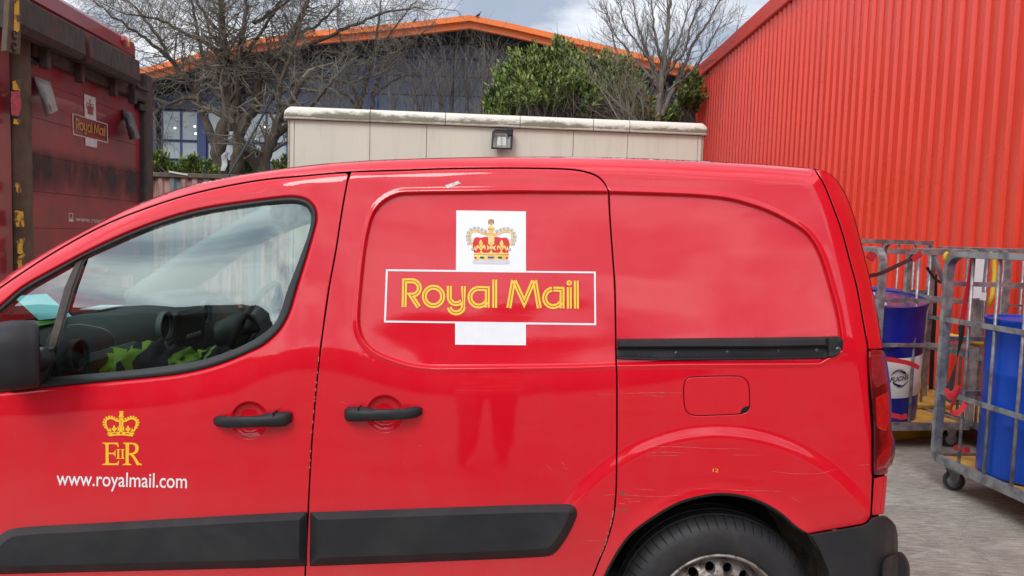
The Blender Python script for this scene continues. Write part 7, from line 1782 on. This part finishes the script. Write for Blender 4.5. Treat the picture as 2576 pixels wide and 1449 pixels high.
# lettering on the white band
V_, F_ = text_faces('FUCHS', 0.18, 0.02); lo_x, hi_x = V_[:, 0].min(), V_[:, 0].max()
ac = 0.03 ; 
def band_fn(P): return np.array([s2_(ac + p[0] / 0.285, 0.385 + p[1], 0.0065) for p in P])
TW = 0.135; mb = MB(); Q = np.c_[(V_[:, 0] - (lo_x + hi_x) / 2) / (hi_x - lo_x) * TW, (V_[:, 1] / 0.729 - 0.5) * 0.036 + (V_[:, 0] - (lo_x + hi_x) / 2) / (hi_x - lo_x) * 0.02]
P3x = band_fn(Q); FF = []
for f in F_:
    p = P3x[list(f[:3])]; nn = np.cross(p[1] - p[0], p[2] - p[0]); FF.append(f if nn @ (p[0] - CAM) < 0 else f[::-1])
mb.add(P3x, FF); mb.build('band_lettering', M_DRUMD if False else mat('print_navy', (0.01, 0.012, 0.05), 0.5), d2)
for a0, a1, r0_, w_ in ((200, 285, 0.066, 0.008), (262, 330, 0.054, 0.014), (20, 105, 0.066, 0.008), (70, 150, 0.054, 0.014)):
    ring = arc(0, 0, r0_, a0, a1, 14); mb = MB(); rb = ribbon(ring * [1, -1], 0, 1e-6); n_ = len(ring); A, B = [], []
    for i, (x_, y_) in enumerate(ring * [1, -1]):
        k_ = w_ * math.sin(math.pi * (i + 0.3) / (n_ + 0.2)) * 0.5 + 0.001; q_ = math.hypot(x_, y_); A.append((x_ * (q_ - k_) / q_, y_ * (q_ - k_) / q_)); B.append((x_ * (q_ + k_) / q_, y_ * (q_ + k_) / q_))
    P3x = band_fn(A + B); FF = []
    for i in range(n_ - 1):
        f = (i, i + 1, n_ + i + 1, n_ + i); p = P3x[list(f[:3])]; nn = np.cross(p[1] - p[0], p[2] - p[0]); FF.append(f if nn @ (p[0] - CAM) < 0 else f[::-1])
    mb.add(P3x, FF); mb.build('emblem_arc', MATS['print_navy'], d2)
def dpatch(t, fn, a0, a1, z0, z1, m_, name, off=0.004, n=8):
    mb = MB(); mb.loft([[fn(a0 + (a1 - a0) * k / n, z, off) for k in range(n + 1)] for z in (z0, z1)], close=False); return mb.build(name, m_, t)
dpatch(d2, s2_, -1.05, -0.62, 0.60, 0.78, mat('label_white', (0.68, 0.70, 0.70), 0.5), 'paper_label')
for k in range(4): dpatch(d2, s2_, -0.95, -0.70 - 0.05 * (k % 2), 0.63 + k * 0.03, 0.637 + k * 0.03, mat('label_print', (0.2, 0.2, 0.2), 0.6), 'label_line', 0.006)
rr = random.Random(8)
for k in range(7):
    a = rr.uniform(-0.75, 0.1); z = 0.47 + rr.gauss(0, 0.02); dpatch(d1, s1_, a - rr.uniform(0.04, 0.16), a + rr.uniform(0.03, 0.12), z, z + rr.uniform(0.003, 0.010), M_RUSTS, 'rust_streak', 0.003)
# loose yellow boards under the middle cage
def board(name, label, pts, th, m_, holes=(), cat='board'):
    P = [Vector([float(q) for q in p]) for p in pts]; n = (P[1] - P[0]).cross(P[2] - P[0]).normalized()
    if n.z < 0: n = -n
    mb = MB(); mb.loft([[p for p in P], [p + n * th for p in P]], caps=True); t = tag(mb.build(name, m_), label, cat)
    for h in holes:
        mb = MB(); c = P[0] + (P[1] - P[0]) * h[0] + (P[3] - P[0]) * h[1] + n * (th + 0.001); x = (P[1] - P[0]).normalized(); y = n.cross(x)
        mb.add([c + x * (h[2] * math.cos(a)) + y * (h[2] * math.sin(a)) for a in np.linspace(0, 2 * math.pi, 21)[:-1]], [tuple(range(20))]); o = mb.build('hand_hole', M_DARK, t)
    return t
ba, bb = gr(2180, 1118), gr(2432, 1088)
board('yellow_board', 'yellow plastic board on the concrete under the middle cage', [(ba[0], ba[1], 0.005), (bb[0], bb[1], 0.005), (bb[0] + 0.05, bb[1] + 0.95, 0.07), (ba[0] - 0.1, ba[1] + 0.8, 0.13)], 0.075, M_PYEL)
board('drip_tray', 'yellow holed tray standing behind the white banded drum', [(2.95, 5.95, 0.205), (3.65, 6.02, 0.205), (3.60, 6.55, 0.38), (2.90, 6.50, 0.38)], 0.03, M_PLY, holes=((0.30, 0.25, 0.05), (0.62, 0.35, 0.055), (0.25, 0.75, 0.05), (0.70, 0.80, 0.05)), cat='tray')
# straps
def strap(name, label, pts, w, m_, tw=0.0, cat='strap'):
    P = [Vector([float(q) for q in p]) for p in pts]; A, B = [], []; n = len(P)
    S_ = []
    for i in range(n - 1):
        for k in range(5):
            t = k / 5; p0 = P[max(i - 1, 0)]; p1 = P[i]; p2 = P[i + 1]; p3 = P[min(i + 2, n - 1)]
            S_.append(0.5 * ((2 * p1) + (-p0 + p2) * t + (2 * p0 - 5 * p1 + 4 * p2 - p3) * t * t + (-p0 + 3 * p1 - 3 * p2 + p3) * t ** 3))
    S_.append(P[-1])
    for i, p in enumerate(S_):
        t = (S_[min(i + 1, len(S_) - 1)] - S_[max(i - 1, 0)]).normalized(); s_ = t.cross(Vector((0, 1, 0))); s_ = s_.normalized() if s_.length > 0.05 else Vector((1, 0, 0)); a = tw * i / len(S_); s_ = (s_ * math.cos(a) + Vector((0, 1, 0)) * math.sin(a)).normalized()
        A.append(p + s_ * w / 2); B.append(p - s_ * w / 2)
    mb = MB(); off = Vector((0, 0.003, 0)); mb.loft([A, B, [b + off for b in B], [a + off for a in A], A], close=False); return tag(mb.build(name, m_, None, smooth=False), label, cat)
strap('ratchet_strap', 'dark strap stretched from the van side up to a red hook on the top rail', [at(2188, 694, 5.2), at(2215, 688, 5.25), at(2258, 668, 5.3), at(2296, 650, 5.32), at(2310, 642, 5.34)], 0.028, mat('strap_maroon', (0.05, 0.012, 0.014), 0.8), 0.4)
strap('strap_hook', 'small red hook plate under the top rail of the middle cage', [at(2296, 654, 5.30), at(2308, 645, 5.31), at(2318, 636, 5.33)], 0.045, M_STRAPR)
strap('ratchet_strap', 'long red strap hanging down inside the nearest cage', [at(2449, 640, 4.5), at(2446, 670, 4.5), at(2436, 720, 4.5), at(2425, 780, 4.5), at(2418, 822, 4.5)], 0.030, M_STRAPR, 0.1)
strap('ratchet_strap', 'crumpled black strap hanging below the red one in the nearest cage', [at(2419, 820, 4.48), at(2418, 850, 4.47), at(2410, 890, 4.46), at(2403, 925, 4.45), at(2396, 955, 4.45), at(2388, 982, 4.45)], 0.042, M_STRAPB, 2.2)
strap('ratchet_strap', 'looped red strap end dangling on the cage rail above the wheel', [at(2380, 978, 4.42), at(2390, 1000, 4.40), at(2402, 985, 4.40), at(2416, 975, 4.40), at(2404, 1000, 4.38), at(2392, 1030, 4.38), at(2404, 1040, 4.38), at(2424, 1025, 4.40), at(2430, 1000, 4.42)], 0.030, M_STRAPR, 1.0)
strap('ratchet_strap', 'red strap pulled across the white banded drum', [at(2206, 902, 5.33), at(2240, 905, 5.33), at(2280, 912, 5.34), at(2302, 920, 5.36), at(2312, 926, 5.37)], 0.034, M_STRAPR, 0.3)
strap('ratchet_strap', 'short red strap lying at the foot of the white banded drum', [at(2240, 1044, 5.36), at(2256, 1047, 5.35), at(2270, 1050, 5.35), at(2282, 1045, 5.36)], 0.035, M_STRAPR, 0.2)
strap('ratchet_strap', 'short red strap lying on the deck of the nearest cage', [at(2400, 1126, 4.60), at(2412, 1128, 4.58), at(2426, 1132, 4.56), at(2440, 1131, 4.56)], 0.035, M_STRAPR, 0.3)
strap('ratchet_strap', 'black strap hanging straight down in front of the red wall', [at(2352, 690, 6.2), at(2352, 740, 6.2), at(2350, 800, 6.2), at(2347, 860, 6.2), at(2342, 980, 6.2)], 0.040, M_STRAPB, 0.1)
strap('edge_trim', 'black and white striped strip sagging between the cages', [at(2332, 672, 5.6), at(2346, 694, 5.6), at(2362, 708, 5.6), at(2382, 712, 5.6), at(2396, 706, 5.6)], 0.022, M_STRAPB, 0.2, cat='strap')
# white board and yellow fittings hooked on the far cage
mb = MB(); P = [at(2456, 641, 5.2), at(2478, 641, 5.2), at(2468, 750, 5.2), at(2449, 750, 5.2)]; P = [Vector([float(q) for q in p]) for p in P]; mb.loft([P, [p + Vector((0, 0.01, 0)) for p in P]], caps=True); tag(mb.build('notice_board', mat('board_white', (0.66, 0.67, 0.68), 0.5)), 'tall narrow white board hooked upright inside the nearest cage', 'board')
mb = MB(); P = [at(2468, 735, 5.25), at(2482, 737, 5.25), at(2480, 756, 5.25), at(2466, 755, 5.25)]; P = [Vector([float(q) for q in p]) for p in P]; mb.loft([P, [p + Vector((0, 0.01, 0)) for p in P]], caps=True); tag(mb.build('paper_tag', MATS['board_white']), 'small white tag beside the foot of the tall white board', 'tag')
mb = MB(); mb.tube([at(2490, 636, 5.3), at(2500, 650, 5.3), at(2502, 690, 5.3), at(2497, 740, 5.3), at(2488, 770, 5.3)], 0.016, 8); mb.build('yellow_handle', M_PYEL, t1, smooth=True)
mb = MB(); mb.tube([at(2384, 636, 5.2), at(2378, 640, 5.2), at(2378, 660, 5.2)], 0.014, 8); mb.build('yellow_handle', M_PYEL, t1, smooth=True)
mb = MB(); mb.tube([at(2388, 845, 5.5), at(2430, 854, 5.5), at(2470, 864, 5.5)], 0.022, 8); tag(mb.build('yellow_pole', M_PYEL, None, smooth=True), 'horizontal yellow pole lying across the back of the nearest cage', 'pole')
mb = MB(); mb.tube([at(2200, 630, 5.9), at(2186, 652, 5.9)], 0.02, 4, flat=(0.02, 0.07)); tag(mb.build('strap_hook', M_STRAPR), 'red hook plate at the van corner under the rear top rail', 'hook')

# pale scuffs and wheel marks on the concrete (thin films of dust, 4 mm up)
def scuff_mat():
    m = bpy.data.materials.new('dust_scuff'); m.use_nodes = True; n, l = m.node_tree.nodes, m.node_tree.links; b = n['Principled BSDF']
    b.inputs['Base Color'].default_value = (0.40, 0.375, 0.34, 1); b.inputs['Roughness'].default_value = 0.95
    tc = n.new('ShaderNodeTexCoord'); nz = n.new('ShaderNodeTexNoise'); nz.inputs['Scale'].default_value = 38; nz.inputs['Detail'].default_value = 6; nz.inputs['Roughness'].default_value = 0.8
    l.new(tc.outputs['Object'], nz.inputs['Vector']); mr = n.new('ShaderNodeMapRange'); mr.inputs[1].default_value = 0.42; mr.inputs[2].default_value = 0.68; mr.inputs[3].default_value = 0.0; mr.inputs[4].default_value = 0.75
    l.new(nz.outputs['Fac'], mr.inputs[0]); l.new(mr.outputs[0], b.inputs['Alpha']); return m
M_SCUFF = scuff_mat()
def scuff(pts, w):
    P = spline([tuple(gr(u, v)[:2]) for u, v in pts], k=6); n = len(P); mb = MB(); t = np.gradient(P, axis=0); t /= np.hypot(t[:, 0], t[:, 1])[:, None]; q = np.c_[-t[:, 1], t[:, 0]]
    ww = w * (0.3 + 0.7 * np.sin(np.pi * (np.arange(n) + 0.5) / n)); A = P + q * ww[:, None] / 2; B = P - q * ww[:, None] / 2
    mb.add([(x, y, 0.004) for x, y in A] + [(x, y, 0.004) for x, y in B], [(n + i, n + i + 1, i + 1, i) for i in range(n - 1)]); o = mb.build('dust_scuff', M_SCUFF); o['kind'] = 'structure'
scuff([(2230, 1215), (2245, 1195), (2265, 1182), (2290, 1177)], 0.045); scuff([(2228, 1290), (2250, 1270), (2275, 1262)], 0.05); scuff([(2325, 1225), (2345, 1212), (2365, 1204)], 0.03)
scuff([(2450, 1292), (2430, 1306), (2418, 1325), (2428, 1352), (2450, 1375), (2475, 1400), (2500, 1440)], 0.06); scuff([(2265, 1340), (2310, 1345), (2350, 1362), (2390, 1385)], 0.05)
scuff([(2290, 1380), (2330, 1388), (2385, 1396)], 0.07); scuff([(2500, 1260), (2530, 1300), (2560, 1340)], 0.04)

# ------------------------------------------------------------------ the person taking the picture, mirrored in the van
per = thing('person', 'person in orange hi-vis vest and dark trousers holding up a phone, behind the viewpoint', 'person', (-0.14, -0.42, 0))
PX, PY = -0.14, -0.42
M_SKIN = mat('skin', (0.50, 0.30, 0.22), 0.5, var=0.05, scale=20); M_TROU = mat('trousers', (0.018, 0.020, 0.030), 0.85, var=0.2, scale=20); M_VEST = mat('vest_orange', (0.85, 0.17, 0.02), 0.7, var=0.15, scale=10); M_HAIR = mat('hair_dark', (0.02, 0.014, 0.010), 0.8); M_TOP = mat('sleeve_dark', (0.02, 0.025, 0.05), 0.85)
def skin_body(name, V, E, R, m_, root=0, sub=1):
    me = bpy.data.meshes.new(name); me.from_pydata([(x + PX - per['_loc'][0], y + PY - per['_loc'][1], z) for x, y, z in V], E, []); o = bpy.data.objects.new(name, me); COL.objects.link(o)
    o.modifiers.new('s', 'SKIN'); me.skin_vertices[0].data[root].use_root = True
    for i, r in enumerate(R): me.skin_vertices[0].data[i].radius = (r, r) if not hasattr(r, '__len__') else r
    sb = o.modifiers.new('d', 'SUBSURF'); sb.levels = sub; sb.render_levels = sub
    dg = bpy.context.evaluated_depsgraph_get(); dg.update(); m2 = bpy.data.meshes.new_from_object(o.evaluated_get(dg)); bpy.data.objects.remove(o)
    m2.name = name; m2.materials.clear(); m2.materials.append(m_); m2.polygons.foreach_set('use_smooth', [True] * len(m2.polygons)); o = bpy.data.objects.new(name, m2); COL.objects.link(o); o.parent = per; o['_loc'] = per['_loc']; return o
V = [(0, 0, 0.93), (0, 0, 1.08), (0, 0.01, 1.25), (0, 0, 1.38), (0, 0.01, 1.46), (0, 0.03, 1.50),
     (0.10, 0, 0.88), (0.12, 0.02, 0.48), (0.13, -0.02, 0.09), (0.14, 0.12, 0.04), (-0.10, 0, 0.88), (-0.13, 0.03, 0.48), (-0.15, -0.02, 0.09), (-0.17, 0.12, 0.04),
     (0.19, 0.0, 1.37), (0.27, 0.10, 1.16), (0.20, 0.33, 1.40), (-0.19, 0.0, 1.37), (-0.22, 0.10, 1.16), (0.05, 0.33, 1.40)]
E = [(0, 1), (1, 2), (2, 3), (3, 4), (4, 5), (0, 6), (6, 7), (7, 8), (8, 9), (0, 10), (10, 11), (11, 12), (12, 13), (3, 14), (14, 15), (15, 16), (3, 17), (17, 18), (18, 19)]
skin_body('body', V, E, [(0.17, 0.11), (0.15, 0.10), (0.17, 0.11), (0.15, 0.09), 0.055, 0.052, 0.092, 0.065, 0.045, 0.04, 0.092, 0.065, 0.045, 0.04, 0.062, 0.048, 0.030, 0.062, 0.048, 0.030], M_TOP)
def rings_(name, rr_, m_, par=None):
    mb = MB(); mb.loft([[(PX + cx + rx * math.cos(a), PY + cy_ + ry * math.sin(a), z) for a in np.linspace(0, 2 * math.pi, 25)[:-1]] for cx, cy_, z, rx, ry in rr_], caps=True); return mb.build(name, m_, par or per, smooth=True)
rings_('hi_vis_vest', [(0, 0, 0.86, 0.205, 0.145), (0, 0, 1.0, 0.20, 0.14), (0, 0, 1.15, 0.20, 0.14), (0, 0, 1.30, 0.215, 0.14), (0, 0, 1.38, 0.20, 0.12), (0, 0, 1.44, 0.10, 0.08)], M_VEST)
for z in (0.98, 1.14): rings_('reflective_band', [(0, 0, z, 0.206, 0.146), (0, 0, z + 0.05, 0.206, 0.146)], M_WHITE)
for sx in (0.115, -0.12): rings_('trouser_leg', [(sx * 0.9, 0, 0.90, 0.10, 0.11), (sx, 0.02, 0.5, 0.085, 0.09), (sx * 1.15, -0.01, 0.10, 0.07, 0.08)], M_TROU)
head = rings_('head', [(0, 0.03, 1.475, 0.045, 0.055), (0, 0.045, 1.505, 0.062, 0.075), (0, 0.04, 1.56, 0.074, 0.092), (0, 0.035, 1.61, 0.078, 0.098), (0, 0.03, 1.66, 0.074, 0.094), (0, 0.025, 1.695, 0.050, 0.062), (0, 0.02, 1.71, 0.01, 0.012)], M_SKIN)
rings_('hair', [(0, 0.00, 1.57, 0.080, 0.085), (0, 0.005, 1.62, 0.085, 0.095), (0, 0.015, 1.67, 0.083, 0.103), (0, 0.02, 1.705, 0.062, 0.078), (0, 0.02, 1.725, 0.02, 0.02)], M_HAIR)
for sx in (-0.03, 0.03): mb = MB(); mb.lathe([(0, 0.012), (0.008, 0.010), (0.012, 0), (0.008, -0.01), (0, -0.012)], (PX + sx, PY + 0.125, 1.60), 'Z', 10); mb.build('eye', M_HAIR, head, smooth=True)
mb = MB(); mb.tube([(PX, PY + 0.128, 1.605), (PX, PY + 0.150, 1.572), (PX, PY + 0.132, 1.562)], [0.008, 0.015, 0.010], 8); mb.build('nose', M_SKIN, head, smooth=True)
mb = MB(); mb.tube([(PX - 0.024, PY + 0.124, 1.532), (PX, PY + 0.133, 1.530), (PX + 0.024, PY + 0.124, 1.532)], [0.003, 0.006, 0.003], 6); mb.build('mouth', mat('lips', (0.35, 0.12, 0.10), 0.5), head, smooth=True)
for sx in (-0.08, 0.08): mb = MB(); mb.tube([(PX + sx, PY + 0.03, 1.56), (PX + sx * 1.08, PY + 0.02, 1.59), (PX + sx, PY + 0.03, 1.62)], [0.010, 0.014, 0.010], 8); mb.build('ear', M_SKIN, head, smooth=True)
for sx, hx in ((1, PX + 0.20), (-1, PX + 0.05)):
    hx2 = 0.065 if sx > 0 else -0.075
    mb = MB(); mb.tube([(hx, PY + 0.33, 1.40), (hx2, -0.085, 1.47), (hx2, -0.080, 1.50)], [0.028, 0.034, 0.036], 8)
    hnd = mb.build('hand', M_SKIN, per, smooth=True)
    for k in range(4):
        mb = MB(); z = 1.485 + k * 0.018; mb.tube([(hx2, -0.085, z), (hx2 + sx * 0.012, -0.062, z + 0.004), (hx2 + sx * 0.004, -0.048, z + 0.006), (hx2 - sx * 0.022, -0.046, z + 0.006)], [0.010, 0.009, 0.0085, 0.007], 7); mb.build('finger', M_SKIN, hnd, smooth=True)
    mb = MB(); mb.tube([(hx2, -0.10, 1.48), (hx2 - sx * 0.015, -0.092, 1.50), (hx2 - sx * 0.03, -0.083, 1.515)], [0.013, 0.011, 0.008], 7); mb.build('thumb', M_SKIN, hnd, smooth=True)
mb = MB(); mb.bbox((-0.075, -0.078, 1.482), (0.075, -0.070, 1.556), 0.004); tag(mb.build('phone', M_DARK), 'thin black phone held level in both hands, behind the viewpoint', 'phone')
